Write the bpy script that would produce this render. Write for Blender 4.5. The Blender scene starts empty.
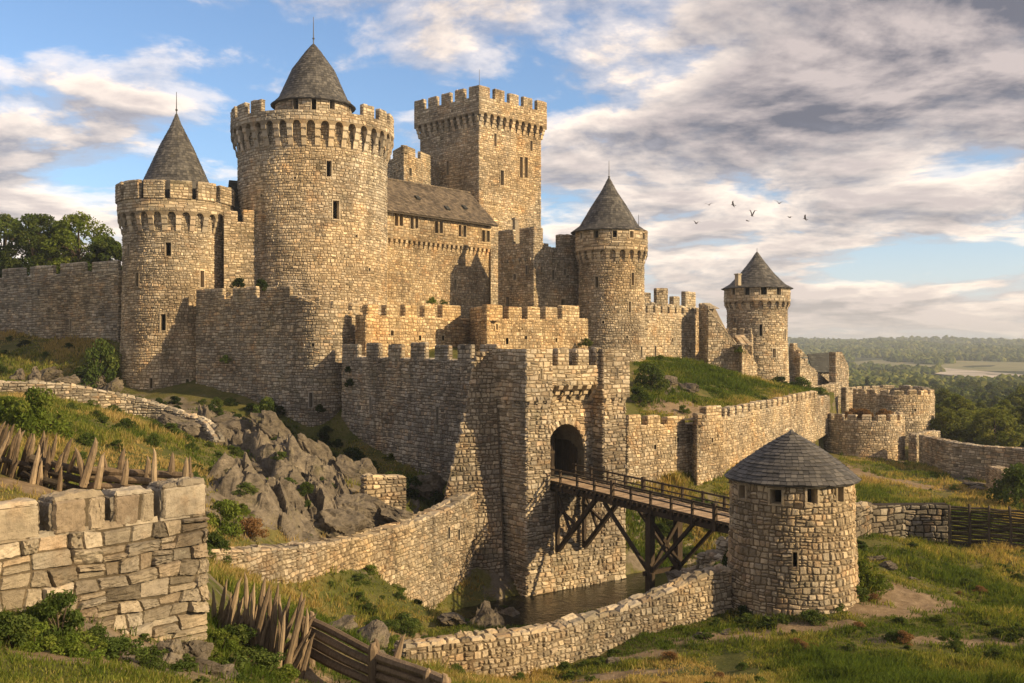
import bpy, math, random
import numpy as np
from mathutils import Vector

# ------------------------------------------------------------------ camera, world, sun, exposure
SC = bpy.context.scene
COL = SC.collection
F, CX0, HY = 995.0, 512.0, 348.0          # focal length in pixels, principal column, horizon row
cam_d = bpy.data.cameras.new('camera')
cam = bpy.data.objects.new('camera', cam_d)
COL.objects.link(cam)
cam_d.sensor_width = 36.0
cam_d.lens = 36.0 * F / 1024.0
cam_d.shift_y = -(341.5 - HY) / 1024.0
cam_d.clip_start = 0.5
cam_d.clip_end = 20000
cam.rotation_euler = (math.pi / 2, 0, 0)
SC.camera = cam

SUN_AZ, SUN_EL = math.radians(66), math.radians(25)   # azimuth measured from straight behind the camera to its right
SX, SY, SZ = math.sin(SUN_AZ) * math.cos(SUN_EL), -math.cos(SUN_AZ) * math.cos(SUN_EL), math.sin(SUN_EL)
sun_d = bpy.data.lights.new('sun', 'SUN')
sun = bpy.data.objects.new('sun', sun_d)
COL.objects.link(sun)
sun_d.energy = 5.0
sun_d.angle = math.radians(0.5)
sun_d.color = (1.0, 0.735, 0.405)
sun.rotation_euler = Vector((-SX, -SY, -SZ)).to_track_quat('-Z', 'Y').to_euler()
sun.location = (60, -40, 60)

SC.view_settings.view_transform = 'Standard'
SC.view_settings.look = 'None'
SC.view_settings.exposure = 0.50
SC.view_settings.gamma = 1.0
SC.view_settings.use_curve_mapping = False
SC.render.engine = 'CYCLES'
SC.cycles.use_denoising = True
SC.cycles.max_bounces = 6
SC.cycles.diffuse_bounces = 3
SC.cycles.glossy_bounces = 3
SC.cycles.volume_bounces = 0
SC.cycles.transparent_max_bounces = 8


class NT:
    """small helper to write node trees"""
    def __init__(s, tree):
        s.t = tree
        tree.nodes.clear()

    def n(s, typ, ins=None, **kw):
        nd = s.t.nodes.new(typ)
        for k, v in kw.items():
            setattr(nd, k, v)
        for k, v in (ins or {}).items():
            sock = nd.inputs[k]
            if isinstance(v, bpy.types.NodeSocket):
                s.t.links.new(v, sock)
            else:
                if isinstance(v, (tuple, list)) and sock.type == 'RGBA' and len(v) == 3:
                    v = (*v, 1.0)
                sock.default_value = v
        return nd

    def math(s, op, a, b=None, c=None, clamp=False):
        nd = s.t.nodes.new('ShaderNodeMath')
        nd.operation = op
        nd.use_clamp = clamp
        for i, v in enumerate((a, b, c)):
            if v is None:
                continue
            if isinstance(v, bpy.types.NodeSocket):
                s.t.links.new(v, nd.inputs[i])
            else:
                nd.inputs[i].default_value = v
        return nd.outputs[0]

    def mix(s, fac, a, b, blend='MIX'):
        nd = s.t.nodes.new('ShaderNodeMix')
        nd.data_type = 'RGBA'
        nd.blend_type = blend
        nd.clamp_factor = True
        for i, v in ((0, fac), (6, a), (7, b)):
            if isinstance(v, bpy.types.NodeSocket):
                s.t.links.new(v, nd.inputs[i])
            else:
                nd.inputs[i].default_value = (*v, 1.0) if isinstance(v, tuple) and len(v) == 3 else v
        return nd.outputs[2]

    def ramp(s, fac, stops, interp='LINEAR'):
        nd = s.t.nodes.new('ShaderNodeValToRGB')
        cr = nd.color_ramp
        cr.interpolation = interp
        while len(cr.elements) < len(stops):
            cr.elements.new(0.5)
        for e, (p, c) in zip(cr.elements, stops):
            e.position = p
            e.color = (c, c, c, 1) if isinstance(c, (int, float)) else (*c, 1)
        s.t.links.new(fac, nd.inputs[0])
        return nd.outputs[0]

    def noise(s, vec, scale, detail=4, rough=0.55, dist=0.0, out=0):
        nd = s.n('ShaderNodeTexNoise', {'Scale': scale, 'Detail': detail, 'Roughness': rough, 'Distortion': dist})
        if vec is not None:
            s.t.links.new(vec, nd.inputs['Vector'])
        return nd.outputs[out]


def build_world():
    w = bpy.data.worlds.new('World')
    SC.world = w
    w.use_nodes = True
    T = NT(w.node_tree)
    sky = T.n('ShaderNodeTexSky', sky_type='NISHITA', sun_disc=False, sun_elevation=SUN_EL,
              sun_rotation=math.atan2(SX, SY), altitude=200, air_density=1.0, dust_density=1.0, ozone_density=1.5)
    tc = T.n('ShaderNodeTexCoord').outputs['Generated']
    sp = T.n('ShaderNodeSeparateXYZ', {0: tc})
    x, y, z = sp.outputs
    az = T.math('ARCTAN2', x, y)                       # 0 straight ahead, positive to the right
    el = T.math('ARCSINE', T.math('MINIMUM', T.math('MAXIMUM', z, -1.0), 1.0))
    zc = T.math('MAXIMUM', z, 0.0)

    def coords(ox=0.0, oz=0.0, seed=3.7):
        # a flat cloud deck seen from below: features crowd together towards the horizon
        q = T.math('ADD', T.math('ADD', zc, 0.150), oz)
        return T.n('ShaderNodeCombineXYZ', {0: T.math('DIVIDE', T.math('ADD', x, ox), q), 1: T.math('DIVIDE', y, q), 2: seed}).outputs[0]

    def cloud(ox, oz):
        a = T.noise(coords(ox, oz), 1.75, 14, 0.58, 0.2)
        b = T.noise(coords(ox, oz, 9.1), 0.42, 3, 0.5, 0.0)
        return T.math('ADD', T.math('MULTIPLY', a, 0.68), T.math('MULTIPLY', b, 0.32))

    def blob(a0, e0, ra, re, amp):
        da = T.math('DIVIDE', T.math('SUBTRACT', az, a0), ra)
        de = T.math('DIVIDE', T.math('SUBTRACT', el, e0), re)
        r2 = T.math('ADD', T.math('MULTIPLY', da, da), T.math('MULTIPLY', de, de))
        return T.math('MULTIPLY', T.math('EXPONENT', T.math('MULTIPLY', r2, -1.0)), amp)

    n0 = cloud(0.0, 0.0)
    n1 = cloud(0.012, 0.014)                           # a little higher and to the right, where the light comes from
    bias = T.math('ADD', 0.0, 0.0)
    bias = T.math('ADD', bias, T.math('MULTIPLY', T.ramp(el, [(0.45, 0.0), (0.8, 1.0)], 'EASE'), 0.16))  # unseen cloud overhead, added to lift and warm the ambient light
    bias = T.math('ADD', bias, T.math('MULTIPLY', T.ramp(T.math('MULTIPLY', T.math('ABSOLUTE', az), 0.3), [(0.30, 0.0), (0.45, 1.0)], 'EASE'), 0.12))  # more unseen cloud beside and behind the view, added for fill light
    for b in BLOBS:
        bias = T.math('ADD', bias, blob(*b))
    dens = T.math('ADD', n0, bias)
    cov = T.ramp(dens, [(0.475, 0.0), (0.53, 0.5), (0.575, 0.95), (0.70, 1.0)], 'EASE')
    thick = T.ramp(dens, [(0.53, 0.0), (0.67, 1.0)], 'EASE')
    shade = T.math('ADD', T.math('MULTIPLY', T.math('SUBTRACT', n0, n1), 11.0), 0.5, clamp=True)
    lit = T.mix(shade, (3.0, 2.75, 2.85), (8.3, 6.9, 5.6))
    dark = T.mix(shade, (1.05, 1.03, 1.22), (3.9, 3.3, 3.1))
    ccol = T.mix(thick, lit, dark)
    # paler and warmer towards the horizon
    low = T.ramp(el, [(0.0, 1.0), (0.16, 0.0)], 'EASE')
    ccol = T.mix(T.math('MULTIPLY', low, 0.30), ccol, (8.2, 6.7, 5.5))
    skyc = T.mix(1.0, sky.outputs[0], (0.80, 0.90, 1.02), 'MULTIPLY')
    skyc = T.mix(T.math('MULTIPLY', low, 0.45), skyc, (6.0, 5.6, 5.8))
    cov = T.math('MULTIPLY', cov, T.ramp(z, [(0.0, 0.0), (0.012, 1.0)]))
    col = T.mix(T.math('MULTIPLY', cov, 0.95), skyc, ccol)
    bg = T.n('ShaderNodeBackground', {'Color': col, 'Strength': 0.128})
    out = T.n('ShaderNodeOutputWorld')
    T.t.links.new(bg.outputs[0], out.inputs[0])


# cloud banks of the sky: azimuth, elevation, half widths, how much denser or clearer
BLOBS = [(0.34, 0.20, 0.26, 0.06, 0.12), (0.44, 0.30, 0.28, 0.085, 0.26), (0.10, 0.16, 0.16, 0.06, 0.08), (0.33, 0.035, 0.22, 0.03, 0.13), (-0.05, 0.30, 0.10, 0.03, 0.035),
         (0.45, 0.080, 0.12, 0.016, -0.14), (-0.46, 0.14, 0.14, 0.05, 0.10), (-0.24, 0.27, 0.30, 0.12, -0.050)]
build_world()


# ------------------------------------------------------------------ picture column/row + distance -> place
def P(px, py, d):
    return np.array([(px - CX0) * d / F, d, (HY - py) * d / F])


def XY(px, d):
    return ((px - CX0) * d / F, d)


def Zat(py, d):
    return (HY - py) * d / F


# ------------------------------------------------------------------ noise in numpy
def _hash(ix, iy, iz, seed):
    h = (ix.astype(np.int64) * 374761393 + iy.astype(np.int64) * 668265263 + iz.astype(np.int64) * 2147483647 + seed * 1274126177) & 0xFFFFFFFF
    h = ((h ^ (h >> 13)) * 1274126177) & 0xFFFFFFFF
    h = (h ^ (h >> 16)) & 0xFFFF
    return h / 65535.0


def vnoise(x, y, z=None, seed=0):
    x = np.asarray(x, float); y = np.asarray(y, float)
    z = np.zeros_like(x) if z is None else np.asarray(z, float)
    ix, iy, iz = np.floor(x), np.floor(y), np.floor(z)
    fx, fy, fz = x - ix, y - iy, z - iz
    fx, fy, fz = (t * t * (3 - 2 * t) for t in (fx, fy, fz))
    r = 0
    for dx in (0, 1):
        for dy in (0, 1):
            for dz in (0, 1):
                w = (fx if dx else 1 - fx) * (fy if dy else 1 - fy) * (fz if dz else 1 - fz)
                r = r + w * _hash(ix + dx, iy + dy, iz + dz, seed)
    return r * 2 - 1


def fbm(x, y, z=None, seed=0, octv=4):
    r, a, s = 0, 1.0, 1.0
    for o in range(octv):
        r = r + a * vnoise(np.asarray(x) * s, np.asarray(y) * s, None if z is None else np.asarray(z) * s, seed + o * 17)
        a *= 0.5; s *= 2.03
    return r


# ------------------------------------------------------------------ mesh accumulator
class Acc:
    def __init__(s):
        s.V, s.Q, s.T, s.R, s.MQ, s.MT, s.n = [], [], [], [], [], [], 0

    def add(s, v, q=None, t=None, rnd=(0.5, 0.5, 0.0), mat=0):
        v = np.asarray(v, float).reshape(-1, 3)
        r = np.asarray(rnd, float)
        if r.ndim == 1:
            r = np.tile(r, (len(v), 1))
        s.V.append(v); s.R.append(r)
        if q is not None and len(q):
            q = np.asarray(q, int).reshape(-1, 4) + s.n
            s.Q.append(q); s.MQ.append(np.full(len(q), mat))
        if t is not None and len(t):
            t = np.asarray(t, int).reshape(-1, 3) + s.n
            s.T.append(t); s.MT.append(np.full(len(t), mat))
        s.n += len(v)

    def mesh(s, name, mats, off=(0, 0, 0), smooth=False):
        me = bpy.data.meshes.new(name)
        V = np.concatenate(s.V) - np.asarray(off, float)
        R = np.concatenate(s.R)
        Q = np.concatenate(s.Q) if s.Q else np.zeros((0, 4), int)
        T = np.concatenate(s.T) if s.T else np.zeros((0, 3), int)
        me.vertices.add(len(V)); me.vertices.foreach_set('co', V.ravel().astype(np.float32))
        loops = np.concatenate([Q.ravel(), T.ravel()]).astype(np.int32)
        me.loops.add(len(loops)); me.loops.foreach_set('vertex_index', loops)
        tot = np.concatenate([np.full(len(Q), 4), np.full(len(T), 3)]).astype(np.int32)
        st = np.concatenate([[0], np.cumsum(tot)[:-1]]).astype(np.int32)
        me.polygons.add(len(tot))
        me.polygons.foreach_set('loop_start', st)
        me.polygons.foreach_set('loop_total', tot)
        mi = np.concatenate((s.MQ or [np.zeros(0, int)]) + (s.MT or [np.zeros(0, int)])).astype(np.int32)
        for m in (mats if isinstance(mats, (list, tuple)) else [mats]):
            me.materials.append(m)
        me.polygons.foreach_set('material_index', mi)
        me.polygons.foreach_set('use_smooth', np.full(len(tot), smooth))
        a = me.attributes.new('rnd', 'FLOAT_COLOR', 'POINT')
        a.data.foreach_set('color', np.concatenate([R, np.ones((len(R), 1))], 1).ravel().astype(np.float32))
        me.update(calc_edges=True)
        me.validate()
        return me

    def build(s, name, mats, parent=None, loc=None, smooth=False, **tags):
        """link as ONE mesh object; a part's origin is its thing's base"""
        if parent is not None:
            off = WORLD[parent.name]
        else:
            off = loc if loc is not None else (0, 0, 0)
        o = bpy.data.objects.new(name, s.mesh(name, mats, off, smooth))
        COL.objects.link(o)
        if parent is not None:
            o.parent = parent
            WORLD[o.name] = off
        else:
            o.location = off
            WORLD[o.name] = tuple(off)
        for k, v in tags.items():
            o[k] = v
        return o


WORLD = {}


def thing(name, label, cat, loc=(0, 0, 0), group=None):
    o = bpy.data.objects.new(name, None)
    COL.objects.link(o)
    o.empty_display_size = 0.5
    o.location = loc
    o['label'] = label; o['category'] = cat
    if group:
        o['group'] = group
    WORLD[o.name] = tuple(float(c) for c in loc)
    return o


# ------------------------------------------------------------------ materials
def newmat(name):
    m = bpy.data.materials.new(name)
    m.use_nodes = True
    return m, NT(m.node_tree)


def finish(T, col, rough=0.9, bump=None, spec=0.3, **extra):
    ins = {'Base Color': col, 'Roughness': rough, 'Specular IOR Level': spec}
    ins.update(extra)
    b = T.n('ShaderNodeBsdfPrincipled', ins)
    if bump is not None:
        T.t.links.new(bump, b.inputs['Normal'])
    o = T.n('ShaderNodeOutputMaterial')
    T.t.links.new(b.outputs[0], o.inputs[0])
    return b


def stone_mat(name, stops, mortar=(0.17, 0.135, 0.095), gain=1.0, moss=0.35, fine=1.0):
    m, T = newmat(name)
    at = T.n('ShaderNodeAttribute', attribute_name='rnd')
    r, g, b = T.n('ShaderNodeSeparateColor', {0: at.outputs['Color']}).outputs
    pos = T.n('ShaderNodeNewGeometry').outputs['Position']
    base = T.ramp(r, stops)
    k = T.math('MULTIPLY_ADD', g, 0.62, 0.70)
    base = T.mix(1.0, base, T.n('ShaderNodeCombineColor', {0: k, 1: k, 2: k}).outputs[0], 'MULTIPLY')
    base = T.mix(T.math('GREATER_THAN', b, 0.5), base, mortar)
    # mottling inside a stone, broad weather stains, streaks running down, moss
    mot = T.ramp(T.noise(pos, 3.1 * fine, 6, 0.65), [(0.28, 0.62), (0.5, 1.0), (0.75, 1.28)])
    base = T.mix(0.8, base, mot, 'MULTIPLY')
    st = T.ramp(T.noise(pos, 0.16, 5, 0.6, 0.6), [(0.32, (0.50, 0.48, 0.47)), (0.48, (0.93, 0.92, 0.91)), (0.66, (1.18, 1.14, 1.06))])
    base = T.mix(0.85, base, st, 'MULTIPLY')
    ph = T.ramp(T.noise(pos, 0.055, 3, 0.5, 0.3), [(0.36, (0.80, 0.82, 0.86)), (0.5, (1, 1, 1)), (0.64, (1.10, 1.0, 0.84))])
    base = T.mix(0.9, base, ph, 'MULTIPLY')
    sv = T.n('ShaderNodeVectorMath', {0: pos, 1: (1.1, 1.1, 0.10)}, operation='MULTIPLY').outputs[0]
    sk = T.ramp(T.noise(sv, 0.8, 4, 0.6), [(0.30, (0.36, 0.35, 0.34)), (0.49, (1, 1, 1))])
    base = T.mix(0.5, base, sk, 'MULTIPLY')
    orange = T.ramp(T.noise(pos, 0.45, 4, 0.6, 0.4), [(0.55, 0.0), (0.78, 0.7)])
    base = T.mix(orange, base, T.mix(1.0, base, (1.20, 0.90, 0.62), 'MULTIPLY'))
    mo = T.ramp(T.noise(pos, 0.33, 6, 0.7), [(0.56, 0.0), (0.72, moss)])
    base = T.mix(mo, base, (0.075, 0.082, 0.035))
    lich = T.ramp(T.noise(pos, 1.9, 5, 0.7), [(0.63, 0.0), (0.70, 0.35)])
    base = T.mix(lich, base, (0.42, 0.40, 0.33))
    base = T.mix(1.0, base, (gain, gain, gain), 'MULTIPLY')
    h = T.math('ADD', T.noise(pos, 5.0 * fine, 8, 0.68), T.math('MULTIPLY', T.noise(pos, 17.0 * fine, 5, 0.7), 0.4))
    bump = T.n('ShaderNodeBump', {'Strength': 0.85, 'Distance': 0.10 / fine, 'Height': h}).outputs[0]
    finish(T, base, 0.93, bump, 0.18)
    return m


WARM = [(0.0, (0.25, 0.215, 0.165)), (0.15, (0.38, 0.325, 0.24)), (0.38, (0.50, 0.435, 0.335)), (0.58, (0.43, 0.385, 0.31)),
        (0.76, (0.53, 0.45, 0.33)), (0.90, (0.43, 0.335, 0.235)), (1.0, (0.60, 0.535, 0.43))]
GREY = [(0.0, (0.20, 0.185, 0.155)), (0.22, (0.33, 0.30, 0.245)), (0.45, (0.43, 0.385, 0.31)), (0.65, (0.37, 0.345, 0.30)),
        (0.82, (0.46, 0.395, 0.295)), (0.93, (0.38, 0.295, 0.21)), (1.0, (0.52, 0.48, 0.40))]
OCHRE = [(0.0, (0.27, 0.21, 0.135)), (0.2, (0.42, 0.33, 0.21)), (0.45, (0.52, 0.42, 0.275)), (0.65, (0.46, 0.39, 0.28)),
         (0.82, (0.55, 0.43, 0.27)), (0.93, (0.42, 0.29, 0.175)), (1.0, (0.58, 0.49, 0.35))]
PALE = [(0.0, (0.27, 0.24, 0.195)), (0.15, (0.41, 0.365, 0.29)), (0.4, (0.52, 0.465, 0.375)), (0.62, (0.45, 0.415, 0.35)),
        (0.80, (0.55, 0.485, 0.375)), (0.92, (0.43, 0.35, 0.26)), (1.0, (0.62, 0.565, 0.47))]
M = {}
M['warm'] = stone_mat('warm_tower_masonry', WARM, (0.22, 0.18, 0.125), 1.06)
M['pale'] = stone_mat('pale_tower_masonry', PALE, (0.24, 0.20, 0.145), 1.06, 0.25)
M['ochre'] = stone_mat('ochre_hall_masonry', OCHRE, (0.25, 0.19, 0.12), 1.06, 0.3)
M['grey'] = stone_mat('grey_curtain_masonry', GREY, (0.17, 0.145, 0.11), 1.10, 0.4)
M['rubble'] = stone_mat('field_rubble_masonry', WARM, (0.20, 0.165, 0.12), 0.86, 0.35, 1.5)
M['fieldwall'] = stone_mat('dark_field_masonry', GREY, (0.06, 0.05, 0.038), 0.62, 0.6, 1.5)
M['block'] = stone_mat('big_block_masonry', WARM, (0.15, 0.12, 0.08), 0.96, 0.4, 1.5)


def slate_mat(name, a, b, c):
    m, T = newmat(name)
    at = T.n('ShaderNodeAttribute', attribute_name='rnd')
    r, g, _ = T.n('ShaderNodeSeparateColor', {0: at.outputs['Color']}).outputs
    pos = T.n('ShaderNodeNewGeometry').outputs['Position']
    base = T.ramp(r, [(0.0, a), (0.55, b), (1.0, c)])
    n = T.ramp(T.noise(pos, 0.7, 6, 0.65), [(0.3, 0.55), (0.5, 1.0), (0.72, 1.35)])
    base = T.mix(0.9, base, n, 'MULTIPLY')
    mo = T.ramp(T.noise(pos, 1.3, 5, 0.7), [(0.58, 0.0), (0.74, 0.4)])
    base = T.mix(mo, base, (0.135, 0.115, 0.06))
    bump = T.n('ShaderNodeBump', {'Strength': 0.5, 'Distance': 0.03, 'Height': T.noise(pos, 9.0, 6, 0.65)}).outputs[0]
    finish(T, base, 0.7, bump, 0.35)
    return m


M['slate'] = slate_mat('grey_roof_slate', (0.046, 0.046, 0.048), (0.085, 0.082, 0.080), (0.132, 0.126, 0.118))
M['slate_brown'] = slate_mat('weathered_brown_slate', (0.075, 0.060, 0.046), (0.125, 0.100, 0.075), (0.18, 0.145, 0.105))
M['slate_dark'] = slate_mat('dark_green_slate', (0.028, 0.030, 0.030), (0.045, 0.048, 0.046), (0.065, 0.068, 0.062))


def wood_mat(name, a, b, c):
    m, T = newmat(name)
    at = T.n('ShaderNodeAttribute', attribute_name='rnd')
    r, g, _ = T.n('ShaderNodeSeparateColor', {0: at.outputs['Color']}).outputs
    pos = T.n('ShaderNodeNewGeometry').outputs['Position']
    base = T.ramp(r, [(0.0, a), (0.5, b), (1.0, c)])
    sv = T.n('ShaderNodeVectorMath', {0: pos, 1: (7.0, 7.0, 1.2)}, operation='MULTIPLY').outputs[0]
    gr = T.noise(sv, 2.2, 6, 0.7, 0.5)
    base = T.mix(0.85, base, T.ramp(gr, [(0.3, 0.45), (0.5, 1.0), (0.7, 1.35)]), 'MULTIPLY')
    base = T.mix(0.7, base, T.ramp(T.noise(pos, 1.1, 4, 0.6), [(0.3, 0.6), (0.6, 1.15)]), 'MULTIPLY')
    bump = T.n('ShaderNodeBump', {'Strength': 0.7, 'Distance': 0.03, 'Height': gr}).outputs[0]
    finish(T, base, 0.85, bump, 0.2)
    return m


M['timber'] = wood_mat('dark_bridge_timber', (0.035, 0.026, 0.019), (0.058, 0.043, 0.030), (0.085, 0.062, 0.042))
M['deck'] = wood_mat('worn_deck_planks', (0.22, 0.16, 0.11), (0.33, 0.245, 0.17), (0.43, 0.33, 0.235))
M['stake'] = wood_mat('peeled_stake_wood', (0.15, 0.112, 0.076), (0.24, 0.182, 0.122), (0.36, 0.28, 0.19))
M['log'] = wood_mat('weathered_log_wood', (0.12, 0.088, 0.06), (0.18, 0.135, 0.092), (0.25, 0.19, 0.13))
M['old_post'] = wood_mat('grey_old_posts', (0.045, 0.037, 0.029), (0.07, 0.057, 0.043), (0.10, 0.08, 0.06))

m, T = newmat('unlit_interior'); finish(T, (0.02, 0.017, 0.014), 1.0, None, 0.0); M['void'] = m  # near-black colour stands in for the darkness inside the openings
m, T = newmat('iron'); finish(T, (0.05, 0.048, 0.045), 0.5, None, 0.5); M['iron'] = m


def leaf_mat(name, a, b, c, trans=0.38):
    m, T = newmat(name)
    at = T.n('ShaderNodeAttribute', attribute_name='rnd')
    r, g, _ = T.n('ShaderNodeSeparateColor', {0: at.outputs['Color']}).outputs
    base = T.ramp(r, [(0.0, a), (0.5, b), (1.0, c)])
    oi = T.n('ShaderNodeObjectInfo').outputs['Random']
    k = T.math('MULTIPLY_ADD', oi, 0.5, 0.78)
    base = T.mix(1.0, base, T.n('ShaderNodeCombineColor', {0: k, 1: k, 2: k}).outputs[0], 'MULTIPLY')
    k = T.math('MULTIPLY_ADD', g, 0.6, 0.7)
    base = T.mix(1.0, base, T.n('ShaderNodeCombineColor', {0: k, 1: k, 2: k}).outputs[0], 'MULTIPLY')
    d = T.n('ShaderNodeBsdfDiffuse', {'Color': base})
    t = T.n('ShaderNodeBsdfTranslucent', {'Color': T.mix(1.0, base, (1.35, 1.25, 0.6), 'MULTIPLY')})
    x = T.n('ShaderNodeMixShader', {0: trans, 1: d.outputs[0], 2: t.outputs[0]})
    o = T.n('ShaderNodeOutputMaterial')
    T.t.links.new(x.outputs[0], o.inputs[0])
    return m


M['leaf'] = leaf_mat('bush_leaves', (0.0405, 0.0675, 0.0189), (0.081, 0.1188, 0.0324), (0.1418, 0.1688, 0.0486))
M['leaf_bright'] = leaf_mat('bright_bush_leaves', (0.069, 0.1092, 0.0207), (0.1207, 0.1667, 0.0322), (0.1898, 0.2127, 0.0483))
M['leaf_dark'] = leaf_mat('dark_shrub_leaves', (0.0189, 0.0351, 0.0135), (0.0378, 0.0594, 0.0203), (0.0675, 0.0891, 0.0297))
M['leaf_tree'] = leaf_mat('tree_leaves', (0.0385, 0.063, 0.021), (0.0788, 0.112, 0.035), (0.154, 0.1715, 0.0525))
M['leaf_wood'] = leaf_mat('sunny_wood_leaves', (0.085, 0.115, 0.028), (0.135, 0.160, 0.042), (0.20, 0.205, 0.06), 0.42)
M['leaf_rust'] = leaf_mat('dry_rusty_leaves', (0.14, 0.075, 0.035), (0.20, 0.12, 0.06), (0.27, 0.18, 0.09))
M['grass'] = leaf_mat('meadow_grass', (0.070, 0.110, 0.022), (0.185, 0.205, 0.046), (0.38, 0.29, 0.13), 0.48)
m, T = newmat('bark')
pos = T.n('ShaderNodeNewGeometry').outputs['Position']
finish(T, T.ramp(T.noise(pos, 4.0, 5), [(0.3, (0.035, 0.026, 0.018)), (0.7, (0.10, 0.078, 0.055))]), 0.9); M['bark'] = m
m, T = newmat('bird_feather'); finish(T, (0.12, 0.11, 0.11), 0.8); M['bird'] = m


def rock_mat():
    m, T = newmat('grey_rock')
    pos = T.n('ShaderNodeNewGeometry').outputs['Position']
    at = T.n('ShaderNodeAttribute', attribute_name='rnd')
    r, g, _ = T.n('ShaderNodeSeparateColor', {0: at.outputs['Color']}).outputs
    base = T.ramp(T.noise(pos, 1.2, 8, 0.65, 0.4), [(0.25, (0.055, 0.047, 0.038)), (0.45, (0.135, 0.116, 0.092)), (0.6, (0.20, 0.172, 0.134)), (0.75, (0.29, 0.24, 0.18))])
    k = T.math('MULTIPLY_ADD', r, 0.5, 0.7)
    base = T.mix(1.0, base, T.n('ShaderNodeCombineColor', {0: k, 1: k, 2: k}).outputs[0], 'MULTIPLY')
    sv = T.n('ShaderNodeVectorMath', {0: pos, 1: (0.9, 0.4, 3.0)}, operation='MULTIPLY').outputs[0]
    base = T.mix(0.6, base, T.ramp(T.noise(sv, 1.6, 6, 0.7, 0.8), [(0.36, 0.35), (0.5, 1.0)]), 'MULTIPLY')
    mo = T.ramp(T.noise(pos, 0.6, 6, 0.7), [(0.55, 0.0), (0.68, 0.6)])
    base = T.mix(mo, base, (0.09, 0.085, 0.035))
    h = T.math('ADD', T.noise(pos, 2.6, 9, 0.7), T.math('MULTIPLY', T.noise(sv, 3.5, 6, 0.7), 0.7))
    bump = T.n('ShaderNodeBump', {'Strength': 0.9, 'Distance': 0.16, 'Height': h}).outputs[0]
    finish(T, base, 0.92, bump, 0.2)
    return m


M['rock'] = rock_mat()


def ground_mat():
    m, T = newmat('grassy_ground')
    pos = T.n('ShaderNodeNewGeometry').outputs['Position']
    at = T.n('ShaderNodeAttribute', attribute_name='rnd')
    dirt, rock, far = T.n('ShaderNodeSeparateColor', {0: at.outputs['Color']}).outputs
    n1 = T.math('ADD', T.math('MULTIPLY', T.noise(pos, 0.35, 7, 0.65), 0.6), T.math('MULTIPLY', T.noise(pos, 0.09, 4, 0.6), 0.4))
    g = T.ramp(n1, [(0.28, (0.040, 0.052, 0.014)), (0.45, (0.085, 0.092, 0.026)), (0.58, (0.145, 0.128, 0.046)), (0.72, (0.21, 0.165, 0.075))])
    g = T.mix(0.75, g, T.ramp(T.noise(pos, 5.0, 5, 0.7), [(0.3, 0.5), (0.7, 1.4)]), 'MULTIPLY')
    wood = T.ramp(T.noise(pos, 0.02, 6, 0.6), [(0.35, (0.026, 0.034, 0.014)), (0.65, (0.055, 0.062, 0.024))])
    g = T.mix(far, g, wood)
    d = T.ramp(T.noise(pos, 1.6, 8, 0.7), [(0.3, (0.14, 0.10, 0.062)), (0.55, (0.245, 0.185, 0.12)), (0.75, (0.34, 0.27, 0.185))])
    dn = T.math('ADD', dirt, T.math('MULTIPLY', T.math('SUBTRACT', T.noise(pos, 0.9, 6, 0.7), 0.5), 1.1))
    g = T.mix(T.ramp(dn, [(0.42, 0.0), (0.62, 1.0)]), g, d)
    rk = T.ramp(T.noise(pos, 0.9, 8, 0.7, 0.5), [(0.3, (0.075, 0.062, 0.045)), (0.6, (0.21, 0.18, 0.14)), (0.75, (0.30, 0.25, 0.19))])
    rn = T.math('ADD', rock, T.math('MULTIPLY', T.math('SUBTRACT', T.noise(pos, 0.5, 5, 0.7), 0.5), 1.0))
    g = T.mix(T.ramp(rn, [(0.45, 0.0), (0.6, 1.0)]), g, rk)
    h = T.math('ADD', T.noise(pos, 1.6, 8, 0.7), T.math('MULTIPLY', T.noise(pos, 8.0, 4, 0.7), 0.3))
    bump = T.n('ShaderNodeBump', {'Strength': 0.8, 'Distance': 0.15, 'Height': h}).outputs[0]
    finish(T, g, 0.95, bump, 0.1)
    return m


M['ground'] = ground_mat()
m, T = newmat('moat_water')
pos = T.n('ShaderNodeNewGeometry').outputs['Position']
sv = T.n('ShaderNodeVectorMath', {0: pos, 1: (1.0, 0.75, 1.0)}, operation='MULTIPLY').outputs[0]
hh = T.math('ADD', T.noise(sv, 1.1, 4, 0.6, 0.6), T.math('MULTIPLY', T.noise(sv, 4.0, 3, 0.6), 0.35))
finish(T, (0.016, 0.016, 0.010), 0.08, T.n('ShaderNodeBump', {'Strength': 0.5, 'Distance': 0.2, 'Height': hh}).outputs[0], 0.28)
M['water'] = m
m, T = newmat('pale_river_flat')
pos = T.n('ShaderNodeNewGeometry').outputs['Position']
finish(T, T.ramp(T.noise(pos, 0.012, 5), [(0.35, (0.25, 0.22, 0.16)), (0.6, (0.55, 0.48, 0.40))]), 0.6); M['river'] = m
m, T = newmat('pale_field')
pos = T.n('ShaderNodeNewGeometry').outputs['Position']
finish(T, T.ramp(T.noise(pos, 0.01, 4), [(0.35, (0.13, 0.135, 0.055)), (0.6, (0.24, 0.21, 0.10))]), 0.9); M['field'] = m


# ------------------------------------------------------------------ masonry generator
CAM = np.zeros(3)


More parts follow.
